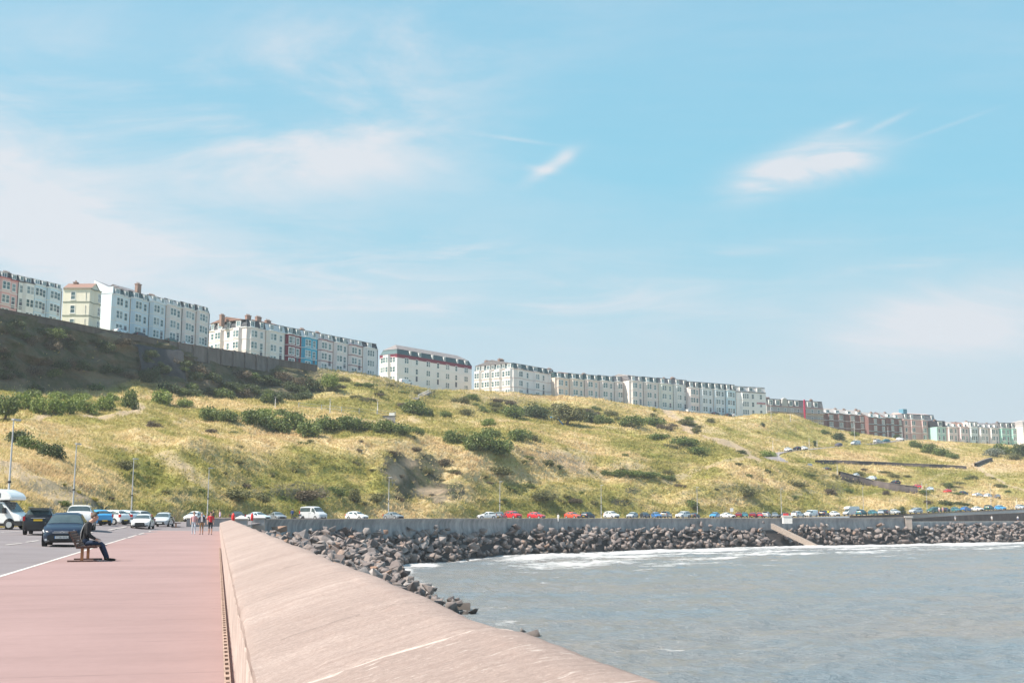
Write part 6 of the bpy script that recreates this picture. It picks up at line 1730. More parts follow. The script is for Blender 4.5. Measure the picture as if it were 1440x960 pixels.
M_GLASS = mat("car_glass", (0.060, 0.085, 0.090), 0.06, 0.35, 1.5, 0, 0.8); M_TYRE = mat("tyre_rubber", (0.022, 0.022, 0.024), 0.85); M_RIM = mat("wheel_rim", (0.48, 0.49, 0.50), 0.35, 0.1, 6, 0.5); M_TRIMB = mat("black_trim", (0.018, 0.018, 0.02), 0.6)
M_HEAD = mat("headlamp_glass", (0.70, 0.72, 0.74), 0.12, 0.1); M_TAIL = mat("tail_lamp", (0.42, 0.015, 0.02), 0.2); M_PW = mat("plate_white", (0.72, 0.72, 0.70), 0.5, 0.03); M_PY = mat("plate_yellow", (0.72, 0.46, 0.03), 0.5, 0.03); M_CHROME = mat("chrome", (0.62, 0.62, 0.64), 0.2, 0.05, 4, 0.8); M_BADGE = mat("plate_ink", (0.03, 0.03, 0.04), 0.6)
KINDS = {  # x from the front, half width, underside, belt, top, half width of the roof
 'hatch': dict(st=[(0,.55,.34,.60,.63,.44),(.06,.68,.24,.66,.70,.56),(.22,.79,.19,.74,.79,.66),(.60,.845,.18,.83,.89,.72),(1.02,.86,.18,.90,.97,.74),(1.72,.865,.18,.93,1.40,.60),(2.15,.865,.18,.94,1.48,.61),(2.85,.865,.18,.96,1.47,.60),(3.42,.855,.18,.99,1.38,.58),(3.80,.83,.20,1.02,1.06,.68),(3.92,.79,.24,.92,.96,.68),(3.97,.70,.34,.70,.74,.6)], cowl=4, rf=5, rr=8, rb=9, wb=(.74,3.22), r=.31, plate=(.40,.46)),
 'saloon': dict(st=[(0,.58,.32,.58,.61,.46),(.07,.72,.22,.64,.68,.58),(.28,.82,.18,.72,.77,.68),(.75,.875,.17,.80,.86,.74),(1.32,.89,.17,.87,.93,.76),(2.05,.895,.17,.89,1.32,.58),(2.55,.895,.17,.90,1.40,.59),(3.10,.895,.17,.91,1.38,.58),(3.40,.89,.17,.92,1.31,.57),(3.95,.88,.18,.94,1.00,.72),(4.45,.85,.21,.92,.97,.72),(4.56,.76,.32,.76,.80,.64)], cowl=4, rf=5, rr=8, rb=9, wb=(.85,3.62), r=.32, plate=(.40,.62)),
 'suv': dict(st=[(0,.60,.40,.72,.76,.5),(.07,.76,.28,.82,.88,.62),(.25,.86,.24,.92,.98,.70),(.75,.91,.23,1.00,1.06,.76),(1.15,.92,.23,1.05,1.13,.78),(1.75,.925,.23,1.08,1.58,.66),(2.2,.925,.23,1.09,1.68,.67),(3.2,.925,.23,1.10,1.68,.66),(4.12,.915,.24,1.12,1.62,.63),(4.42,.89,.26,1.14,1.20,.74),(4.5,.85,.30,1.0,1.06,.74),(4.54,.76,.40,.72,.76,.64)], cowl=4, rf=5, rr=8, rb=9, wb=(.86,3.55), r=.36, plate=(.48,.92)),
 'estate': dict(st=[(0,.58,.33,.60,.63,.46),(.07,.72,.23,.66,.70,.58),(.26,.81,.19,.74,.79,.68),(.7,.865,.18,.83,.89,.74),(1.15,.875,.18,.90,.97,.76),(1.9,.88,.18,.93,1.40,.60),(2.4,.88,.18,.94,1.50,.61),(3.3,.88,.18,.96,1.50,.60),(4.0,.87,.18,.98,1.40,.58),(4.3,.85,.20,1.0,1.05,.7),(4.42,.80,.25,.88,.92,.7),(4.46,.72,.34,.68,.72,.6)], cowl=4, rf=5, rr=8, rb=9, wb=(.8,3.5), r=.32, plate=(.40,.50)),
 'beetle': dict(st=[(0,.50,.34,.52,.56,.40),(.08,.66,.24,.60,.66,.52),(.3,.78,.19,.70,.79,.62),(.75,.86,.18,.82,.93,.68),(1.2,.88,.18,.90,1.02,.70),(1.75,.885,.18,.93,1.38,.60),(2.2,.885,.18,.94,1.50,.60),(2.75,.885,.18,.94,1.46,.58),(3.35,.88,.18,.93,1.22,.58),(3.75,.85,.20,.88,1.0,.6),(4.05,.76,.25,.74,.84,.56),(4.15,.62,.34,.58,.62,.46)], cowl=4, rf=5, rr=8, rb=9, wb=(.78,3.3), r=.33, plate=(.40,.50)),
 'van': dict(st=[(0,.64,.36,.74,.78,.52),(.07,.80,.26,.86,.92,.66),(.22,.90,.22,1.00,1.06,.76),(.55,.94,.21,1.10,1.16,.80),(.80,.95,.21,1.15,1.22,.82),(1.55,.955,.21,1.18,1.86,.78),(1.95,.955,.21,1.19,1.95,.80),(3.6,.955,.21,1.19,1.95,.80),(4.62,.955,.22,1.19,1.93,.79),(4.72,.94,.24,1.19,1.88,.77),(4.76,.92,.28,1.10,1.7,.76),(4.78,.86,.36,.9,1.5,.72)], cowl=4, rf=5, rr=8, rb=9, wb=(.92,3.75), r=.34, plate=(.5,.7), van=True),
 'minibus': dict(st=[(0,.64,.38,.80,.84,.52),(.07,.82,.28,.92,.98,.66),(.24,.93,.24,1.06,1.12,.76),(.7,.98,.23,1.20,1.27,.82),(.95,.99,.23,1.28,1.36,.84),(1.75,.995,.23,1.32,2.15,.82),(2.2,.995,.23,1.33,2.30,.84),(4.0,.995,.23,1.33,2.32,.84),(5.25,.995,.24,1.33,2.28,.82),(5.36,.98,.26,1.32,2.2,.80),(5.40,.96,.30,1.2,2.0,.8),(5.42,.90,.40,.95,1.8,.76)], cowl=4, rf=5, rr=8, rb=9, wb=(1.05,4.3), r=.35, plate=(.5,.8)),
}
PROTO = {}
def car_proto(kind):
    K = KINDS[kind]; st = K['st']; L = st[-1][0]
    e = empty("parked_car" if kind not in ('van', 'minibus') else "van", (0, 0, 0))
    X = lambda x: L / 2 - x
    rings = []
    for (x, w, zb, zbelt, zt, wt) in st:
        mid = zb + (zbelt - zb) * .55
        half = [(0, zb), (w * .84, zb), (w * .985, zb + .13), (w, mid), (w * .965, zbelt), (wt, zt - (zt - zbelt) * .12 - .01), (wt * .72, zt), (0, zt + .012)]
        rings.append([Vector((X(x), y, z)) for y, z in half] + [Vector((X(x), -y, z)) for y, z in half[-2:0:-1]])
    n = len(rings[0]); m = MB()
    for a, b in zip(rings[:-1], rings[1:]): pass
    V = [p for r in rings for p in r]; F, M = [], []
    for s in range(len(rings) - 1):
        for i in range(n):
            j = (i + 1) % n
            F.append((s * n + i, (s + 1) * n + i, (s + 1) * n + j, s * n + j)); M.append(1 if i in (0, n - 1) else 0)
    F.append(tuple(range(n))); F.append(tuple(reversed(range((len(rings) - 1) * n, len(rings) * n)))); M += [0, 0]
    me = py_mesh("body", V, F); me.polygons.foreach_set('material_index', M)
    bm = bmesh.new(); bm.from_mesh(me); bmesh.ops.recalc_face_normals(bm, faces=bm.faces); bm.to_mesh(me); bm.free()
    # dark wheel arches
    wx = [X(K['wb'][0]), X(K['wb'][1])]; r = K['r']
    def width_at(x):
        return float(np.interp(L / 2 - x, [s[0] for s in st], [s[1] for s in st]))
    o = link_mesh("body", me, [PAINT['white'], M_TRIMB], e)
    me.shade_smooth(); me.set_sharp_from_angle(angle=R(34))
    o.material_slots[0].link = 'OBJECT'; o.material_slots[0].material = PAINT['white']
    for x in wx:
        for sgn in (1, -1):
            w = width_at(x)
            a = MB(); q = [(x + (r + .055) * math.cos(t), (w + .006) * sgn, max(.2, r + (r + .055) * math.sin(t))) for t in np.linspace(0, 2 * math.pi, 25)[:-1]]
            a.poly(q, [tuple(range(24)) if sgn < 0 else tuple(reversed(range(24)))]); a.build("wheel_arch", M_TRIMB, e)
            wh = empty("wheel", (x, (w - .09) * sgn, r)); wh.parent = e
            t = MB(); t.lathe([(r * .6, -.10), (r * .93, -.10), (r, -.07), (r, .08), (r * .93, .105), (r * .62, .105)], 20, 'Y'); t.build("tyre", M_TYRE, wh, True)
            g = MB(); y = .108 * sgn
            g.lathe([(r * .64, min(y * .8, y)), (r * .64, max(y * .8, y))], 18, 'Y')
            g.build("rim", M_RIM, wh)
    def glass(name, s0, s1, i0, i1, t0, t1, u0=.0, u1=1.0, off=.006, mt=M_GLASS, nu=1):
        """patch over loft faces between ring points i0..i1, stations s0..s1"""
        g = MB()
        pts = []
        cols_ = []
        ring_ix = list(range(i0, i1 + 1))
        S = list(range(s0, s1 + 1))
        def along(i, t):   # interpolate along stations
            f = s0 + (s1 - s0) * t; k = min(int(f), s1 - 1); fr = f - k
            return rings[k][i % n].lerp(rings[k + 1][i % n], fr)
        ts = np.linspace(t0, t1, 2 + 2 * (s1 - s0 - 1))
        for t in ts:
            row = [along(i, t) for i in ring_ix]
            ext = [row[0].lerp(row[1], u0)] + row[1:-1] + [row[-1].lerp(row[-2], 1 - u1)] if len(row) > 2 else [row[0].lerp(row[1], u0), row[0].lerp(row[1], u1)]
            pts.append(ext)
        k = len(pts[0]); Vv = [p for rw in pts for p in rw]
        Ff = [(a * k + b, (a + 1) * k + b, (a + 1) * k + b + 1, a * k + b + 1) for a in range(len(pts) - 1) for b in range(k - 1)]
        me = py_mesh(name, Vv, Ff); bm = bmesh.new(); bm.from_mesh(me)
        c = Vector((0, 0, .9))
        bm.normal_update()
        for f in bm.faces:
            if f.normal.dot(f.calc_center_median() - c) < 0: f.normal_flip()
        bm.normal_update()
        for v in bm.verts: v.co += v.normal * off
        bm.to_mesh(me); bm.free()
        return link_mesh(name, me, mt, e, True)
    cw, rf, rr_, rb = K['cowl'], K['rf'], K['rr'], K['rb']
    glass("windscreen", cw, rf, 5, 9, .10, .94, .06, .94)
    if not K.get('van'): glass("rear_window", rr_, rb, 5, 9, .10, .86, .08, .92)
    for (i0, i1) in ((4, 5), (9, 10)):
        u0, u1 = (.10, .88) if i0 == 4 else (.12, .90)
        glass("side_window", cw, rf + 1, i0, i1, .26, .93, u0, u1)
        if not K.get('van'): glass("side_window", rf + 1, rb, i0, i1, .06, .86 if kind not in ('minibus',) else .74, u0, u1)
    x0 = L / 2; zb_ = st[1][3]
    w1 = st[2][1]
    for s in (1, -1):
        hm = MB(); z = st[2][3] - .04
        hm.poly([(X(.045), s * .42, z - .12), (X(.20), s * (w1 - .015), z - .07), (X(.40), s * (w1 + .035), z + .02), (X(.26), s * .56, z + .055), (X(.10), s * .44, z + .0)], [(0, 1, 2, 3, 4) if s > 0 else (4, 3, 2, 1, 0)])
        for i, v in enumerate(hm.V): hm.V[i] = (v[0] + .02, v[1] + s * .012, v[2] + .015)
        hm.build("headlight", M_HEAD, e)
        zz = st[rb][3]; wr = st[-2][1]
        tl = MB(); tl.box(-L / 2 + .01, -L / 2 + .24, min(s * (wr - .10), s * (wr + .045)), max(s * (wr - .10), s * (wr + .045)), zz - .26, zz + .02 if kind not in ('van', 'minibus') else zz + .25); tl.build("tail_light", M_TAIL, e)
        mr = MB(); mr.box(X(st[cw][0] + .42), X(st[cw][0] + .24), min(s * (st[cw][1] - .02), s * (st[cw][1] + .20)), max(s * (st[cw][1] - .02), s * (st[cw][1] + .20)), st[cw][3] + .02, st[cw][3] + .17); mo = mr.build("door_mirror", PAINT['black'], e)
    zp, zr = K['plate']
    m = MB(); m.box(x0 + .004, x0 + .022, -.26, .26, zp - .055, zp + .055); m.build("front_plate", M_PW, e)
    m = MB(); m.box(-x0 - .022, -x0 - .004, -.26, .26, zr - .055, zr + .055); m.build("rear_plate", M_PY, e)
    m = MB(); m.box(x0 - .03, x0 + .002, -.46, .46, zp - .10, zp + .12); m.build("grille", M_TRIMB, e)
    m = MB(); m.box(-x0 - .003, -x0 + .05, -.62, .62, .32, .50); m.build("rear_bumper", M_TRIMB, e)
    m = MB()
    for s in (1, -1):
        m.box(-.02, .02, s * (st[6][1]) - .004, s * st[6][1] + .004, .35, st[6][3] - .05)
        m.box(X(st[rf][0] + .75), X(st[rf][0] + .55), s * st[6][1] - .02, s * st[6][1] + .02, st[6][3] - .13, st[6][3] - .10)
    m.build("door_trim", M_TRIMB, e)
    return e
used = set()
def place_car(kind, col, loc, ang, label, cat='car', group=None, scale=1.0, name=None):
    if kind not in PROTO: PROTO[kind] = car_proto(kind)
    o = PROTO[kind] if kind not in used else copy_tree(PROTO[kind])
    used.add(kind)
    o.location = loc; o.rotation_euler = (0, 0, ang); o.scale = (scale,) * 3
    for ch in o.children:
        if ch.name.startswith('body'): ch.material_slots[0].material = PAINT[col]
    if name: o.name = name
    tag(o, label, cat, group)
    return o
AHEAD = math.atan2(DY, DX)                 # heading of traffic leaving us along the near road
def near_car(px, py, kind, col, ang, label, **kw):
    q = on_ground(px, py)
    return place_car(kind, col, q, ang, label, **kw)
def offset(q, ang, d): return Vector((q.x + math.cos(ang) * d, q.y + math.sin(ang) * d, q.z))
# --- on the near road (reference point: middle of the near end of each car)
def near_end_car(px, py, kind, col, heading, label, **kw):
    q = on_ground(px, py); L = KINDS[kind]['st'][-1][0]
    away = heading if math.sin(heading) > 0 else heading + math.pi
    q = offset(q, away, L / 2); q.z = float(ground(q.x, q.y))
    return place_car(kind, col, q, heading, label, **kw)
hb_ = near_end_car(86.5, 769, 'hatch', 'navy', AHEAD + math.pi + R(2), 'dark blue hatchback driving towards us behind the bench', group='cars on the near road', name='moving_car', scale=1.03)
sv_ = near_end_car(52, 752.5, 'suv', 'black', AHEAD + R(1), 'black off-roader seen from behind with yellow number plate', group='cars on the near road', name='moving_car', scale=0.98)
near_end_car(110, 746, 'suv', 'white', AHEAD + R(3), 'white pickup with dark rear window seen above the blue hatchback', group='cars on the near road', scale=1.12)
ad_ = near_end_car(196, 743.5, 'saloon', 'white', AHEAD + math.pi - R(4), 'white saloon with black grille coming towards us', group='cars on the near road', name='moving_car')
near_end_car(224, 740.8, 'estate', 'silver', AHEAD + math.pi - R(7), 'silver car following close behind the white saloon', group='cars on the near road', name='moving_car')
for (x, D, kind, col, da, lb) in [(137.5, 113, 'hatch', 'sky', 24, 'bright blue car parked nose in behind the white pickup'), (154, 119, 'hatch', 'white', 56, 'white hatchback with red tail lamp parked beside the blue car'),
      (168.5, 124, 'hatch', 'pale', 62, 'very pale blue car parked right of the white hatchback'), (171, 131, 'saloon', 'green', 66, 'dark green car parked behind the pale blue one'), (178, 138, 'saloon', 'grey', 60, 'dark grey car roof showing behind the green car'), (190, 142, 'estate', 'silver', 40, 'silver estate car roof showing behind the white saloon')]:
    q = P(x, 724, D); q.z = float(ground(q.x, q.y)); place_car(kind, col, q, AHEAD + R(da), lb, 'car', 'cars parked at the bend')
# marks on the nearest cars
def add_part(root, mb, name, material): return mb.build(name, material, root)
L = KINDS['hatch']['st'][-1][0] / 2
m = MB(); m.box(L + .003, L + .03, -.60, .60, .285, .50); add_part(hb_, m, "lower_grille", M_TRIMB)
m = MB(); m.box(L - .01, L + .034, -.40, .40, .600, .625); m.box(L - .01, L + .034, -.34, .34, .650, .672)
m.poly([(L + .036, -.10, .60), (L + .036, 0, .67), (L + .036, .10, .60), (L + .036, .10, .63), (L + .036, 0, .70), (L + .036, -.10, .63)], [(0, 1, 4, 5), (1, 2, 3, 4)]); add_part(hb_, m, "chrome_bars", M_CHROME)
for s in (1, -1):
    m = MB(); m.box(L - .16, L - .02, min(s * .52, s * .70), max(s * .52, s * .70), .27, .36); add_part(hb_, m, "fog_light", M_HEAD)
def plate_text(root, txt, x, z, rotz, nm):
    cu = bpy.data.curves.new("plate_lettering", 'FONT'); cu.body = txt; cu.size = .115; cu.align_x = 'CENTER'; cu.align_y = 'CENTER'; cu.extrude = .002
    tmp = bpy.data.objects.new("tmp_text", cu); COL.objects.link(tmp); bpy.context.view_layer.update()
    me = bpy.data.meshes.new_from_object(tmp.evaluated_get(bpy.context.evaluated_depsgraph_get())); bpy.data.objects.remove(tmp)
    o = link_mesh(nm, me, M_BADGE, root); o.location = (x, 0, z); o.rotation_euler = (math.pi / 2, 0, rotz)
m = MB(); m.box(L + .031, L + .05, -.27, .27, .365, .475); add_part(hb_, m, "number_plate", M_PW)
m = MB(); m.box(L + .031, L + .051, -.30, -.271, .365, .475); add_part(hb_, m, "plate_band", PAINT['blue'])
plate_text(hb_, "YT58 RMU", L + .053, .42, math.pi / 2, "plate_lettering")
L = KINDS['suv']['st'][-1][0] / 2
m = MB(); m.box(-L + .30, L - 1.9, -.62, -.58, 1.70, 1.74); m.box(-L + .30, L - 1.9, .58, .62, 1.70, 1.74); add_part(sv_, m, "roof_rails", M_CHROME)
m = MB(); m.box(-L + .02, -L + .34, -.58, .58, 1.60, 1.66); add_part(sv_, m, "roof_spoiler", M_TRIMB)
m = MB(); m.box(-L - .012, -L + .03, -.42, .42, 1.03, 1.06); add_part(sv_, m, "chrome_strip", M_CHROME)
L = KINDS['saloon']['st'][-1][0] / 2
m = MB(); m.poly([(L + .03, -.42, .62), (L + .03, .42, .62), (L + .045, .36, .28), (L + .045, -.36, .28)], [(3, 2, 1, 0)]); m.box(L + .0, L + .05, -.16, .16, .38, .46)
add_part(ad_, m, "front_grille", M_TRIMB)
for s in (1, -1):
    m = MB(); m.box(L - .10, L + .02, min(s * .50, s * .74), max(s * .50, s * .74), .26, .36); add_part(ad_, m, "air_intake", M_TRIMB)
# motorhome at the left edge
mq = on_ground(17, 744.2)
mh = empty("motorhome", offset(Vector((mq.x, mq.y, mq.z)), 0, 0), R(-6), 'white motorhome with a bulge over the cab at the left picture edge', 'motorhome')
mw = PAINT['white']
def prism(prof, y0, y1):
    m = MB(); n = len(prof); m.poly([(x, y0, z) for x, z in prof] + [(x, y1, z) for x, z in prof], [tuple(range(n)), tuple(reversed(range(n, 2 * n)))] + [(i, n + i, n + (i + 1) % n, (i + 1) % n) for i in range(n)])
    bm = bmesh.new(); me = m.mesh("p"); bm.from_mesh(me); bmesh.ops.recalc_face_normals(bm, faces=bm.faces)
    bmesh.ops.bevel(bm, geom=list(bm.edges), offset=.05, segments=2, affect='EDGES'); bm.to_mesh(me); bm.free(); me.shade_smooth(); me.set_sharp_from_angle(angle=R(40))
    return me
link_mesh("house_body", prism([(-5.4,.45),(-5.4,2.7),(-5.2,2.92),(-1.9,2.96),(-.6,2.9),(.15,2.6),(.38,2.3),(.36,2.12),(-.9,2.05),(-1.5,1.9),(-1.5,.45)], -1.1, 1.1), mw, mh)
link_mesh("cab", prism([(-1.52,.42),(-1.52,2.06),(-.95,2.06),(-.30,1.98),(.36,1.22),(.98,1.02),(1.12,.78),(1.12,.42)], -.98, .98), mw, mh)
m = MB(); m.poly([(-1.40, -.99, 1.22), (.10, -.99, 1.16), (-.36, -.99, 1.86), (-1.40, -.99, 1.90)], [(0, 1, 2, 3)]); m.build("side_window", M_GLASS, mh)
m = MB(); m.poly([(-.26, -.85, 1.94), (-.26, .85, 1.94), (.34, .85, 1.26), (.34, -.85, 1.26)], [(0, 3, 2, 1)]); m.V = [(x + .03, y, z + .03) for x, y, z in m.V]; m.build("windscreen", M_GLASS, mh)
m = MB(); m.box(-1.9, -.42, -1.115, -1.095, 2.28, 2.60); m.build("bunk_window", M_GLASS, mh)
m = MB(); m.box(-4.6, -2.6, -1.115, -1.095, 1.3, 2.0); m.build("cabin_window", M_GLASS, mh)
m = MB(); m.box(.55, 1.14, -1.0, 1.0, .28, .62); m.box(-1.2, .0, -1.0, -.96, .26, .44); m.build("bumper", M_TRIMB, mh)
m = MB(); m.box(-.15, .02, -1.28, -1.0, 1.16, 1.56); m.build("door_mirror", M_TRIMB, mh)
for s in (-1, 1):
    m = MB(); m.box(.95, 1.13, min(s * .62, s * .95), max(s * .62, s * .95), .72, .92); m.build("headlight", M_HEAD, mh)
for x in (.30, -3.6):
    for s in (-1, 1):
        a = MB(); q = [(x + .45 * math.cos(t), (.985 if x > 0 else 1.104) * s, max(.3, .36 + .45 * math.sin(t))) for t in np.linspace(0, 2 * math.pi, 25)[:-1]]
        a.poly(q, [tuple(range(24)) if s < 0 else tuple(reversed(range(24)))]); a.build("wheel_arch", M_TRIMB, mh)
        wh = empty("wheel", (x, s * .93 if x > 0 else s * 1.04, .35)); wh.parent = mh
        t = MB(); t.lathe([(.2, -.11), (.32, -.11), (.35, -.08), (.35, .08), (.32, .11), (.21, .11)], 20, 'Y'); t.build("tyre", M_TYRE, wh, True)
        g = MB(); y = .115 * s; g.lathe([(.22, min(y * .9, y)), (.22, max(y * .9, y))], 18, 'Y'); g.build("rim", M_RIM, wh)

# --- cars along the far road, parked at an angle: (left, right column, kind, colour, facing, label, optional row of wheels)
def fit_angle(kind, wpx, D, face):
    L = KINDS[kind]['st'][-1][0]; W = KINDS[kind]['st'][6][1] * 2; best = (0, 1e9)
    for a in np.arange(0, 90.1, 1):
        wv = (L * math.sin(R(a)) + W * math.cos(R(a))) * FPX / D
        if abs(wv - wpx) < best[1]: best = (a, abs(wv - wpx))
    a = R(best[0])     # angle between the car's axis and the line of sight
    # 'R'/'L' towards us, 'r'/'l' away from us
    return {'R': -math.pi / 2 + a, 'L': -math.pi / 2 - a, 'r': math.pi / 2 - a, 'l': math.pi / 2 + a}[face]
def far_D(x): return float(np.interp(x, [230, 294, 400, 547, 703, 845, 980, 1098, 1213, 1302, 1392, 1500], [168, 174, 195, 218, 247, 276, 298, 323, 343, 358, 376, 396]))
def far_car(x0, x1, kind, col, face, label, y=None, D=None, group='cars parked along the far road', cat='car'):
    xc = (x0 + x1) / 2; D = D or far_D(xc) - float(np.interp(xc, [1180, 1230, 1500], [0, 12, 16]))
    if y is not None:
        q = on_ground(xc, y)
        if q is None or abs(q.y - D) > 25: q = P(xc, 724, D); q.z = float(ground(q.x, q.y))
    else:
        q = P(xc, 724, D); q.z = float(ground(q.x, q.y))
    sight = math.atan2(q.y, q.x) - math.pi / 2
    return place_car(kind, col, q, fit_angle(kind, x1 - x0, q.y, face) + sight, label, cat, group)
FAR = [
 (257,290,'beetle','white','L','white rounded car parked side-on behind the walkers',731.2),
 (322,346,'estate','black','R','dark estate car right of the walkers, left of a blue-silver car',729.5), (345,382,'saloon','pale','R','pale blue-silver car above the gate piers',729.5), (376,404,'saloon','grey','R','dark grey low car left of the motorbike rider',729.5),
 (421,461,'minibus','silver','R','silver high-roofed minibus above the left end of the grey sea wall',None), (485,519,'estate','white','R','white estate car right of the silver minibus',None), (538,569,'saloon','grey','R','dark grey car beneath the lamp post by the rock scar',None),
 (670,699,'hatch','white','L','white hatchback left of the group of red cars',None), (694,713,'estate','grey','r','dark car squeezed between the white hatchback and the red off-roader',None), (708,735,'suv','red','R','red off-roader, leftmost of the red cars',None), (741,768,'hatch','red','R','bright red hatchback right of the red off-roader',None),
 (793,818,'hatch','orange','R','orange-red hatchback, rightmost of the red cars',None), (816,838,'estate','navy','r','very dark car right of the orange-red hatchback',None), (848,872,'suv','white','R','white off-roader right of a lamp post',None), (880,898,'hatch','silver','L','pale silver hatchback left of the dark blue one',None),
 (899,915,'hatch','navy','R','dark blue hatchback between a silver and a bright blue car',None), (915,931,'hatch','blue','R','bright blue hatchback left of a grey hatchback',None), (928,946,'suv','grey','r','grey off-roader right of the bright blue hatchback',None), (949,972,'suv','white','L','big white off-roader left of the lamp post by the bush',None), (968,985,'saloon','black','r','black car beside the big white off-roader',None),
 (997,1013,'hatch','sky','L','light blue car right of the rounded bush',None), (1011,1035,'saloon','white','R','white low saloon right of the light blue car',None), (1034,1043,'hatch','maroon','r','dark red car, first right of the white low saloon',None), (1042,1052,'hatch','teal','R','turquoise car between two dark red cars',None), (1053,1066,'hatch','maroon','r','dark red car right of the turquoise car',None), (1063,1073,'hatch','red','R','red car left of two silver ones',None),
 (1071,1085,'suv','silver','r','silver tall car right of the red one',None), (1084,1095,'hatch','grey','R','dark grey car right of the silver tall car',None), (1094,1112,'saloon','navy','L','dark low saloon behind the block with the red lid',None), (1112,1132,'suv','white','r','white off-roader left of the white van',723.5), (1130,1151,'van','white','L','white van parked on the far road',723.6), (1151,1167,'suv','navy','r','dark off-roader right of the white van',723.8), (1166,1182,'hatch','white','R','white car behind the person in yellow',723.5),
 (1203,1220,'suv','teal','r','dark teal off-roader right of the small motorhome',723), (1220,1235,'hatch','teal','R','turquoise hatchback right of the dark teal off-roader',722.3), (1234,1243,'hatch','silver','R','silver car partly hidden by a dark one near the railing',722), (1240,1252,'hatch','navy','r','dark blue hatchback near the start of the railing',721.8), (1251,1267,'hatch','silver','R','silver hatchback beside the dark upright bush',721),
 (1278,1298,'suv','silver','L','silver people carrier beside a lamp post at the right',719.5), (1303,1323,'suv','green','L','dark green off-roader right of a lamp post',720), (1323,1337,'hatch','navy','r','dark hatchback right of the dark green off-roader',717.5), (1337,1352,'hatch','teal','R','dark teal hatchback left of a blue one',716.8), (1351,1367,'hatch','blue','r','blue hatchback near the right end of the railing',716), (1366,1384,'saloon','white','R','white saloon near the right end of the railing',714.6), (1384,1399,'suv','green','r','dark green tall car right of the white saloon',714.6), (1399,1416,'hatch','sky','R','turquoise blue car, last but one at the right edge',714.2), (1428,1444,'hatch','silver','R','silver car cut by the right picture edge',712.5),
]
for (x0, x1, k, c, f, lb, y) in FAR: far_car(x0, x1, k, c, f, lb, y)
# small motorhome on the far road
q = P(1191, 724, far_D(1191)); q.z = float(ground(q.x, q.y)); m2 = copy_tree(mh); m2.location = q; m2.rotation_euler = (0, 0, R(205)); m2.scale = (.72, .9, .92); tag(m2, 'small white motorhome parked on the far road left of a lamp post', 'motorhome')
def road_car(x0, x1, y, kind, col, face, label, group='cars on the hillside road'):
    q = hit((x0 + x1) / 2, y); sight = math.atan2(q.y, q.x) - math.pi / 2
    best = None
    for rd in ROADS:
        for p in rd['line']:
            X_, Y_ = proj(*p); d = (X_ - (x0 + x1) / 2) ** 2 + ((Y_ - y) * 2) ** 2
            if best is None or d < best[0]: best = (d, p)
    z = best[1].z + .02
    return place_car(kind, col, Vector((best[1].x, best[1].y, z)), fit_angle(kind, x1 - x0, q.y, face) + sight, label, 'car', group)
for a in [(1100,1113,636,'hatch','white','R','white hatchback just above the bend of the upper road'),(1114,1127,634,'hatch','navy','l','dark blue hatchback right of a white one on the upper road'),(1126,1138,633,'hatch','white','R','white hatchback third in line on the upper road'),
  (1173,1185,628.5,'hatch','purple','L','dark purple car alone in the middle of the upper road'),(1199,1214,626.5,'van','silver','L','silver van on the upper road below the brick houses'),(1228,1242,624,'suv','silver','r','silver off-roader near the top of the upper road'),(1240,1253,622.5,'hatch','teal','L','turquoise blue car near the top of the upper road'),(1260,1272,619.5,'hatch','white','R','white car at the top end of the upper road'),
  (1129,1139,657.5,'hatch','grey','l','small dark car on the hillside road below the bend'),(1152,1168,661.5,'saloon','black','l','black low car on the hillside road left of a slim pole'),(1198,1211,671,'saloon','white','L','white low car at the top of the dark ramp wall'),(1217,1237,674.5,'hatch','pale','l','pale car above the middle of the dark ramp wall'),(1253,1268,682.5,'suv','navy','l','dark blue off-roader above the dark ramp wall'),(1276,1293,688,'hatch','red','l','red car at the foot of the dark ramp wall'),(1305,1317,691,'hatch','pale','l','pale blue car half hidden right of the slim pole'),
  (1328,1341,695,'hatch','red','l','red car alone on the hillside road right of the wall'),(1346,1360,697.5,'hatch','navy','r','dark blue car right of the lone red car'),(1364,1381,700,'saloon','white','r','white saloon low on the hillside road'),(1381,1394,702,'hatch','white','r','white hatchback lowest on the hillside road'),(1394,1404,702,'hatch','grey','l','dark car beside the lowest white hatchback')]:
    road_car(*a)
def top_car(x, D, kind, col, ang, label):
    q = P(x, 480, D); q.z = height_near(q.x, q.y) + .02
    place_car(kind, col, q, ang, label, 'car', 'cars parked on the cliff top')
top_car(114, 295, 'hatch', 'silver', R(60), 'silver car on the cliff top before the yellow gabled house'); top_car(170, 301, 'hatch', 'pale', R(62), 'pale car on the cliff top before the pale blue houses'); top_car(197, 308, 'hatch', 'navy', R(62), 'dark blue car on the cliff top before the pale blue houses'); top_car(241, 317, 'hatch', 'green', R(62), 'dark green car on the cliff top above the ribbed wall'); top_car(264, 322, 'hatch', 'white', R(62), 'white car on the cliff top above the ribbed wall'); top_car(307, 336, 'hatch', 'black', R(55), 'black car on the cliff top at the gap in the terraces'); top_car(371, 344, 'hatch', 'grey', R(57), 'dark car roof above the wall below the cream houses')
top_car(572, 405, 'van', 'white', R(35), 'white van on the cliff top beside the white hotel'); top_car(968, 487, 'suv', 'white', R(40), 'white vehicle on the cliff top before the black roofed house'); top_car(1004, 495, 'hatch', 'navy', R(40), 'dark blue car on the cliff top before the pale blue houses at the end'); top_car(1022, 498, 'hatch', 'black', R(40), 'black car on the cliff top left of the white end hotel'); top_car(1030, 500, 'hatch', 'white', R(40), 'white car on the cliff top at the corner of the white end hotel'); top_car(1068, 510, 'saloon', 'navy', R(35), 'dark saloon on the cliff top before the white end hotel'); top_car(1084, 514, 'saloon', 'teal', R(30), 'dark teal car on the cliff top before the grey flats'); top_car(1048, 505, 'hatch', 'white', R(35), 'white car low before the bays of the white end hotel')

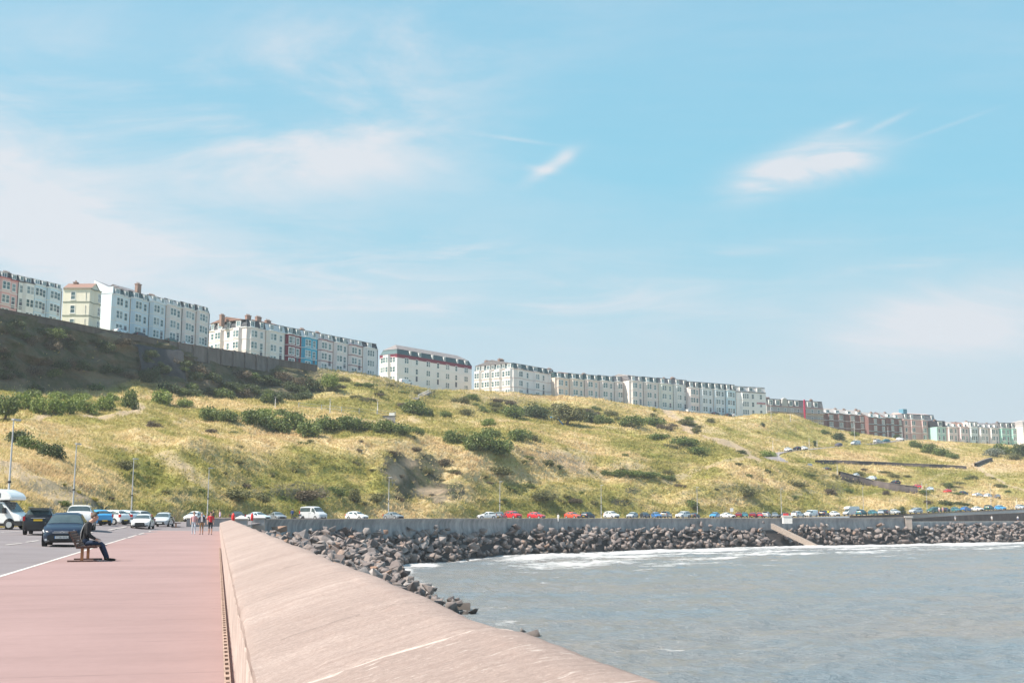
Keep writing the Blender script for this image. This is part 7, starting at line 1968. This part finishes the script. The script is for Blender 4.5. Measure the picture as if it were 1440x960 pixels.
# ------------------------------------------------------------------ people
M_SKIN = mat("skin", (0.50, 0.30, 0.22), 0.6, 0.06); 
def cloth(name, c): return mat("cloth_" + name, c, 0.85, 0.12, 12)
def figure(joints, bones, mats_, name="person", loc=(0, 0, 0), rz=0.0, label='', group=None, sub=2):
    """one continuous skinned body. joints: key -> (pos, radius); bones: (a, b, material index)"""
    keys = list(joints); ix = {k: i for i, k in enumerate(keys)}
    me = bpy.data.meshes.new(name); me.from_pydata([joints[k][0] for k in keys], [(ix[a], ix[b]) for a, b, _ in bones], [])
    o = bpy.data.objects.new(name, me); COL.objects.link(o)
    md = o.modifiers.new("skin", 'SKIN'); md.use_smooth_shade = True
    for k, v in zip(keys, me.skin_vertices[0].data):
        r = joints[k][1]; v.radius = r if isinstance(r, tuple) else (r, r)
        v.use_root = (k == 'pelvis')
    sb_ = o.modifiers.new("sub", 'SUBSURF'); sb_.levels = sub; sb_.render_levels = sub
    bpy.context.view_layer.update()
    ev = bpy.data.meshes.new_from_object(o.evaluated_get(bpy.context.evaluated_depsgraph_get()))
    o.modifiers.clear(); o.data = ev; bpy.data.meshes.remove(me)
    ev.materials.clear()
    for m_ in mats_: ev.materials.append(m_)
    seg = [(Vector(joints[a][0]), Vector(joints[b][0]), mi) for a, b, mi in bones]
    for p in ev.polygons:
        c = p.center; best = (1e9, 0)
        for a, b, mi in seg:
            d = b - a; t = max(0, min(1, (c - a).dot(d) / max(d.length_squared, 1e-9))); q = (c - a - d * t).length
            if q < best[0]: best = (q, mi)
        p.material_index = best[1]; p.use_smooth = True
    o.location = loc; o.rotation_euler = (0, 0, rz)
    tag(o, label, 'person', group)
    return o
def hair_cap(parent, c, r, material, tilt=0.0, cover=0.1, name="hair"):
    m = MB(); prof = [(max(.001, r * math.sin(t)), r * math.cos(t)) for t in np.linspace(0.02, math.pi * (.5 + cover), 7)]
    m.lathe(prof[::-1], 14); o = m.build(name, material, parent, True); o.location = c; o.rotation_euler = (0, tilt, 0)
    return o
def standing(stride=0.0, arm=0.0, slim=1.0):
    J = {'pelvis': ((0, 0, .93), (.15 * slim, .11)), 'waist': ((.01, 0, 1.08), (.14 * slim, .10)), 'chest': ((.02, 0, 1.30), (.16 * slim, .11)), 'neck0': ((.01, 0, 1.44), .075), 'neck': ((.02, 0, 1.50), .052), 'jaw': ((.035, 0, 1.56), .075), 'head': ((.03, 0, 1.635), .092), 'crown': ((.02, 0, 1.69), .07), 'nose': ((.125, 0, 1.60), .016)}
    B = [('pelvis', 'waist', 1), ('waist', 'chest', 1), ('chest', 'neck0', 1), ('neck0', 'neck', 0), ('neck', 'jaw', 0), ('jaw', 'head', 0), ('head', 'crown', 0), ('head', 'nose', 0)]
    for s, n in ((1, 'l'), (-1, 'r')):
        f = stride * s; g = -arm * s
        J.update({'hip' + n: ((.0, .09 * s, .88), (.085, .085)), 'knee' + n: ((.10 * f + .04, .095 * s, .50), .055), 'calf' + n: ((-.02 + .12 * f, .095 * s, .36), .056), 'ankle' + n: ((.20 * f - .04, .095 * s, .09 + .03 * max(0, -f)), .038), 'toe' + n: ((.20 * f + .13, .105 * s, .045), .034),
                  'sh' + n: ((.01, .18 * s, 1.40), .062), 'elb' + n: ((-.03 + .08 * g, .24 * s, 1.13), .045), 'wr' + n: ((.10 + .16 * g, .23 * s, .92), .031), 'palm' + n: ((.13 + .18 * g, .225 * s, .85), (.036, .022))})
        B += [('pelvis', 'hip' + n, 2), ('hip' + n, 'knee' + n, 2), ('knee' + n, 'calf' + n, 4), ('calf' + n, 'ankle' + n, 4), ('ankle' + n, 'toe' + n, 3), ('chest', 'sh' + n, 1), ('sh' + n, 'elb' + n, 1), ('elb' + n, 'wr' + n, 5), ('wr' + n, 'palm' + n, 0)]
        for k in range(4):
            J['f%d%s' % (k, n)] = ((.16 + .18 * g + .008 * k, (.225 + .016 * (k - 1.5)) * s, .775 + .006 * abs(k - 1.5)), .009); B.append(('palm' + n, 'f%d%s' % (k, n), 0))
        J['th' + n] = ((.175 + .18 * g, .205 * s, .83), .010); B.append(('palm' + n, 'th' + n, 0))
    return J, B
def walker(px, py, D, rz, label, top, legs, shoe, hair, calf=None, fore=None, stride=.5, h=1.68, group=None, z=None, slim=1.0, onterr=False):
    if D is None: q = on_ground(px, py) or P(px, py, far_D(px))
    else: q = P(px, py, D)
    if z is not None: q.z = z
    J, B = standing(stride, stride * .6, slim)
    o = figure(J, B, [M_SKIN, top, legs, shoe, calf or legs, fore or top], "person", q, rz, label, group, 1)
    s = h / 1.76; o.scale = (s, s, s)
    hair_cap(o, (.012, 0, 1.66), .104, hair, R(-14), .14)
    return o
cw_ = cloth('white', (0.70, 0.68, 0.66)); cp_ = cloth('pink', (0.62, 0.36, 0.36)); cr_ = cloth('red', (0.50, 0.03, 0.04)); cn_ = cloth('navy', (0.03, 0.035, 0.06)); ck_ = cloth('khaki', (0.30, 0.19, 0.10)); cb_ = cloth('black', (0.02, 0.02, 0.022)); cg_ = cloth('grey', (0.30, 0.32, 0.36)); cy_ = cloth('yellow', (0.75, 0.70, 0.03)); cbl_ = cloth('blue', (0.05, 0.12, 0.30)); ll_ = cloth('lilac', (0.55, 0.42, 0.58))
hd_ = mat("hair_dark", (0.03, 0.02, 0.015), 0.7); hgry = mat("hair_grey", (0.32, 0.30, 0.29), 0.8); hbr = mat("hair_brown", (0.12, 0.06, 0.03), 0.7)
toward = AHEAD + math.pi
gw = 'the three people walking on the promenade'
walker(272, 751.5, None, toward, 'person in pale pink top and light blue trousers, leftmost of three walkers', cp_, cloth('paleblue', (0.52, 0.58, 0.64)), cg_, hbr, fore=M_SKIN, group=gw, h=1.66)
w2 = walker(283, 751.8, None, toward, 'person in dark open jacket over white top and brown shorts between two walkers', cn_, ck_, cb_, hgry, calf=M_SKIN, stride=-.5, group=gw, h=1.60)
m = MB(); m.box(.125, .165, -.07, .07, 1.02, 1.42); m.build("white_shirt", cw_, w2)
w3 = walker(295.5, 752, None, toward, 'person in red shirt and black shorts, rightmost of three walkers', cr_, cb_, cb_, hd_, calf=M_SKIN, fore=M_SKIN, group=gw, h=1.66)
gd = 'people behind the wall at the end of the promenade'
for (x, c, lb, hh_, dd) in [(300, cb_, 'person in black seen from the chest up behind the walker in red', hd_, 133), (309, ll_, 'person in lilac top behind the wall left of the red life ring', hbr, 133)]:
    q = P(x, 735, dd); walker(x, 735, dd, R(200), lb, c, cb_, cb_, hh_, z=float(ground(q.x, q.y)), group=gd, stride=.1, h=1.7)
for (x, y, c, l, lb) in [(1343.5, 733.2, cg_, cw_, 'person in grey standing on the lower walkway, leftmost of three there'), (1395, 733.0, cw_, cw_, 'person in pale clothes on the lower walkway, middle of three there'), (1431.5, 732.8, cw_, cbl_, 'person at the right on the lower walkway')]:
    d = float(np.interp(x, [1281, 1340, 1440], [324, 338, 356])); walker(x, y, d, R(250), lb, c, l, cb_, hd_, z=zAt(733, d) + .12, stride=.2, group='people on the lower walkway', calf=M_SKIN)
walker(1165, 727.5, 312, R(230), 'person in bright yellow vest behind the grey sea wall', cy_, cn_, cb_, hd_, z=float(ground(P(1165, 724, 312).x, 312)) + .1, stride=.2)
walker(1321, 722, 336, R(230), 'bare-armed person in pale top by the railing near the dark green car', cw_, cp_, cb_, hbr, z=float(ground(P(1321, 722, 338).x, 338)), fore=M_SKIN, calf=M_SKIN, stride=.2)
walker(1326, 722, 338, R(250), 'person in pinkish clothes by the railing near the dark green car', cp_, cp_, cb_, hd_, z=float(ground(P(1326, 722, 338).x, 338)), fore=M_SKIN, calf=M_SKIN, stride=.2)
walker(785, 727, 236, R(230), 'person in white sitting low behind the sea wall between the red cars', cw_, cw_, cb_, hgry, z=float(ground(P(785, 725, 250).x, 250)) - .55, stride=.1)
q = hit(1225, 627); walker(1225, 627, q.y, R(200), 'person in dark clothes standing beside the upper road', cn_, cb_, cb_, hd_, z=q.z, stride=.2)
# motorbike with rider above the wall
mq2 = P(411, 724, 192); mq2.z = float(ground(mq2.x, mq2.y))
J, B = standing(0.1, .3); rider = figure(J, B, [M_SKIN, cbl_, cn_, cb_, cn_, cbl_], "person", mq2 + Vector((0, 0, .15)), R(-60), 'person in blue jacket beside a motorbike above the sea wall', None, 1); hair_cap(rider, (.012, 0, 1.66), .115, cb_, 0, .2, "helmet")
mb_ = empty("motorbike", mq2 + Vector((1.2, -1.0, 0)), R(-20), 'dark motorbike parked beside the rider in blue', 'motorbike')
for x in (-.7, .7):
    m = MB(); m.lathe([(.22, -.06), (.31, -.06), (.31, .06), (.22, .06)], 16, 'Y', (x, 0, .31)); m.build("wheel", M_TYRE, mb_)
m = MB(); m.bar((.72, 0, .35), (.45, 0, 1.0), .08); m.bar((-.7, 0, .35), (0, 0, .5), .1); m.bar((0, 0, .45), (.4, 0, .8), .2, .16); m.build("frame", M_CHROME, mb_)
m = MB(); m.bar((-.6, 0, .86), (.0, 0, .80), .22, .12); m.build("seat", M_TRIMB, mb_); m = MB(); m.bar((.0, 0, .86), (.42, 0, .92), .26, .22, 0, 8); m.build("fuel_tank", PAINT['navy'], mb_); m = MB(); m.bar((.42, -.35, 1.05), (.42, .35, 1.05), .04); m.build("handlebar", M_CHROME, mb_)

# the seated man: x forward (towards the sea), y along the bench
def seated_man():
    y0 = .42
    J = {'pelvis': ((.10, y0, .56), (.165, .125)), 'waist': ((.07, y0, .74), (.165, .125)), 'chest': ((.12, y0, .99), (.185, .135)), 'upper': ((.17, y0, 1.13), (.15, .11)), 'neck0': ((.22, y0, 1.215), .075), 'neck': ((.265, y0, 1.265), .058), 'jaw': ((.35, y0, 1.30), .078), 'head': ((.345, y0, 1.385), .098), 'crown': ((.315, y0, 1.44), .078), 'nose': ((.455, y0, 1.335), .017), 'chin': ((.415, y0, 1.275), .036)}
    B = [('pelvis', 'waist', 1), ('waist', 'chest', 1), ('chest', 'upper', 1), ('upper', 'neck0', 1), ('neck0', 'neck', 0), ('neck', 'jaw', 0), ('jaw', 'head', 0), ('head', 'crown', 0), ('head', 'nose', 0), ('jaw', 'chin', 0)]
    for s, n in ((-1, 'r'), (1, 'l')):
        k = 0.0 if s < 0 else -.10
        J.update({'hip' + n: ((.14, y0 + .10 * s, .56), .100), 'thigh' + n: ((.36 + k * .3, y0 + .115 * s, .575), .092), 'knee' + n: ((.60 + k, y0 + .12 * s, .555), .066), 'calf' + n: ((.69 + k, y0 + .12 * s, .36), .063), 'ankle' + n: ((.80 + k, y0 + .12 * s, .115), .046), 'heel' + n: ((.78 + k, y0 + .12 * s, .058), .042), 'ball' + n: ((.95 + k, y0 + .125 * s, .06), .044), 'toe' + n: ((1.03 + k, y0 + .13 * s, .048), .034),
                  'sh' + n: ((.15, y0 + .195 * s, 1.14), .072), 'elb' + n: ((.17, y0 + .25 * s, .83), .054), 'fore' + n: ((.28, y0 + .22 * s, .745), .048), 'wr' + n: ((.395, y0 + .15 * s, .69), .033), 'palm' + n: ((.465, y0 + .12 * s, .678), (.042, .022))})
        B += [('pelvis', 'hip' + n, 2), ('hip' + n, 'thigh' + n, 2), ('thigh' + n, 'knee' + n, 2), ('knee' + n, 'calf' + n, 2), ('calf' + n, 'ankle' + n, 2), ('ankle' + n, 'heel' + n, 3), ('heel' + n, 'ball' + n, 3), ('ball' + n, 'toe' + n, 3), ('upper', 'sh' + n, 1), ('sh' + n, 'elb' + n, 1), ('elb' + n, 'fore' + n, 1), ('fore' + n, 'wr' + n, 1), ('wr' + n, 'palm' + n, 0)]
        for q in range(4):
            L_ = (.085, .098, .092, .074)[q]; yy = y0 + (.12 + .021 * (q - 1.5)) * s
            J['fa%d%s' % (q, n)] = ((.465 + L_ * .6, yy, .672), .0095); J['fb%d%s' % (q, n)] = ((.465 + L_, yy, .656), .0085)
            B += [('palm' + n, 'fa%d%s' % (q, n), 0), ('fa%d%s' % (q, n), 'fb%d%s' % (q, n), 0)]
        J['ta' + n] = ((.47, y0 + (.12 - .052) * s, .685), .011); J['tb' + n] = ((.51, y0 + (.12 - .066) * s, .676), .0095); B += [('palm' + n, 'ta' + n, 0), ('ta' + n, 'tb' + n, 0)]
    o = figure(J, B, [M_SKIN, cloth('jumper', (0.018, 0.018, 0.020)), cloth('jeans', (0.018, 0.035, 0.075)), cloth('shoes', (0.016, 0.014, 0.013))], "person", bp_, BA, 'person in dark jumper and jeans sitting bowed on the wooden bench', None, 2)
    hair_cap(o, (.318, y0, 1.405), .108, mat("hair_brown_grey", (0.12, 0.085, 0.065), 0.8, 0.3, 30), R(-32), .05)
    for s in (-1, 1):
        m = MB(); m.lathe([(.004, -.006), (.03, -.006), (.034, 0), (.03, .006), (.004, .006)], 10, 'Y'); q = m.build("ear", M_SKIN, o, True); q.location = (.335, y0 + .098 * s, 1.355); q.scale = (.75, 1, 1.1)
        m = MB(); m.lathe([(.002, -.008), (.011, -.004), (.011, .004), (.002, .008)], 8, 'Z'); q = m.build("eye", M_DARK, o, True); q.location = (.425, y0 + .036 * s, 1.375)
    m = MB(); m.box(-.004, .004, -.024, .024, -.004, .004); q = m.build("mouth", mat("lip", (0.30, 0.12, 0.10)), o); q.location = (.447, y0, 1.292)
    # waistcoat back panel in paler grey
    m = MB(); prof = [(.035, .62), (-.02, .74), (-.005, .92), (.045, 1.08), (.10, 1.18)]
    V_ = [(x - .055, y0 + k * .15, z) for x, z in prof for k in (-1, 0, 1)]
    for i in range(len(V_)):
        x, y, z = V_[i]; V_[i] = (x + (.04 if abs(y - y0) > .1 else 0), y, z)
    m.poly(V_, [(r_ * 3 + c_, r_ * 3 + c_ + 1, r_ * 3 + c_ + 4, r_ * 3 + c_ + 3) for r_ in range(len(prof) - 1) for c_ in range(2)]); m.build("gilet_back", cloth('gilet', (0.14, 0.14, 0.15)), o, True)
    return o
seated_man()
# driver in the blue hatchback
# ------------------------------------------------------------------ thin sea haze
def sea_haze():
    m = bpy.data.materials.new("sea_haze"); m.use_nodes = True; m.node_tree.nodes.clear()
    T = NT(m.node_tree); out = T.n('ShaderNodeOutputMaterial'); v = T.n('ShaderNodeVolumePrincipled')
    v.inputs['Color'].default_value = (0.90, 0.93, 0.97, 1); v.inputs['Density'].default_value = 0.00022; v.inputs['Anisotropy'].default_value = 0.2
    T.l(v.outputs[0], out.inputs['Volume'])
    b = MB(); b.box(-1400, 9500, -600, 9500, -9.0, 95.0)
    tag(b.build("haze", m), 'thin pale sea haze in front of the far slope', 'haze', kind='stuff')
sea_haze()
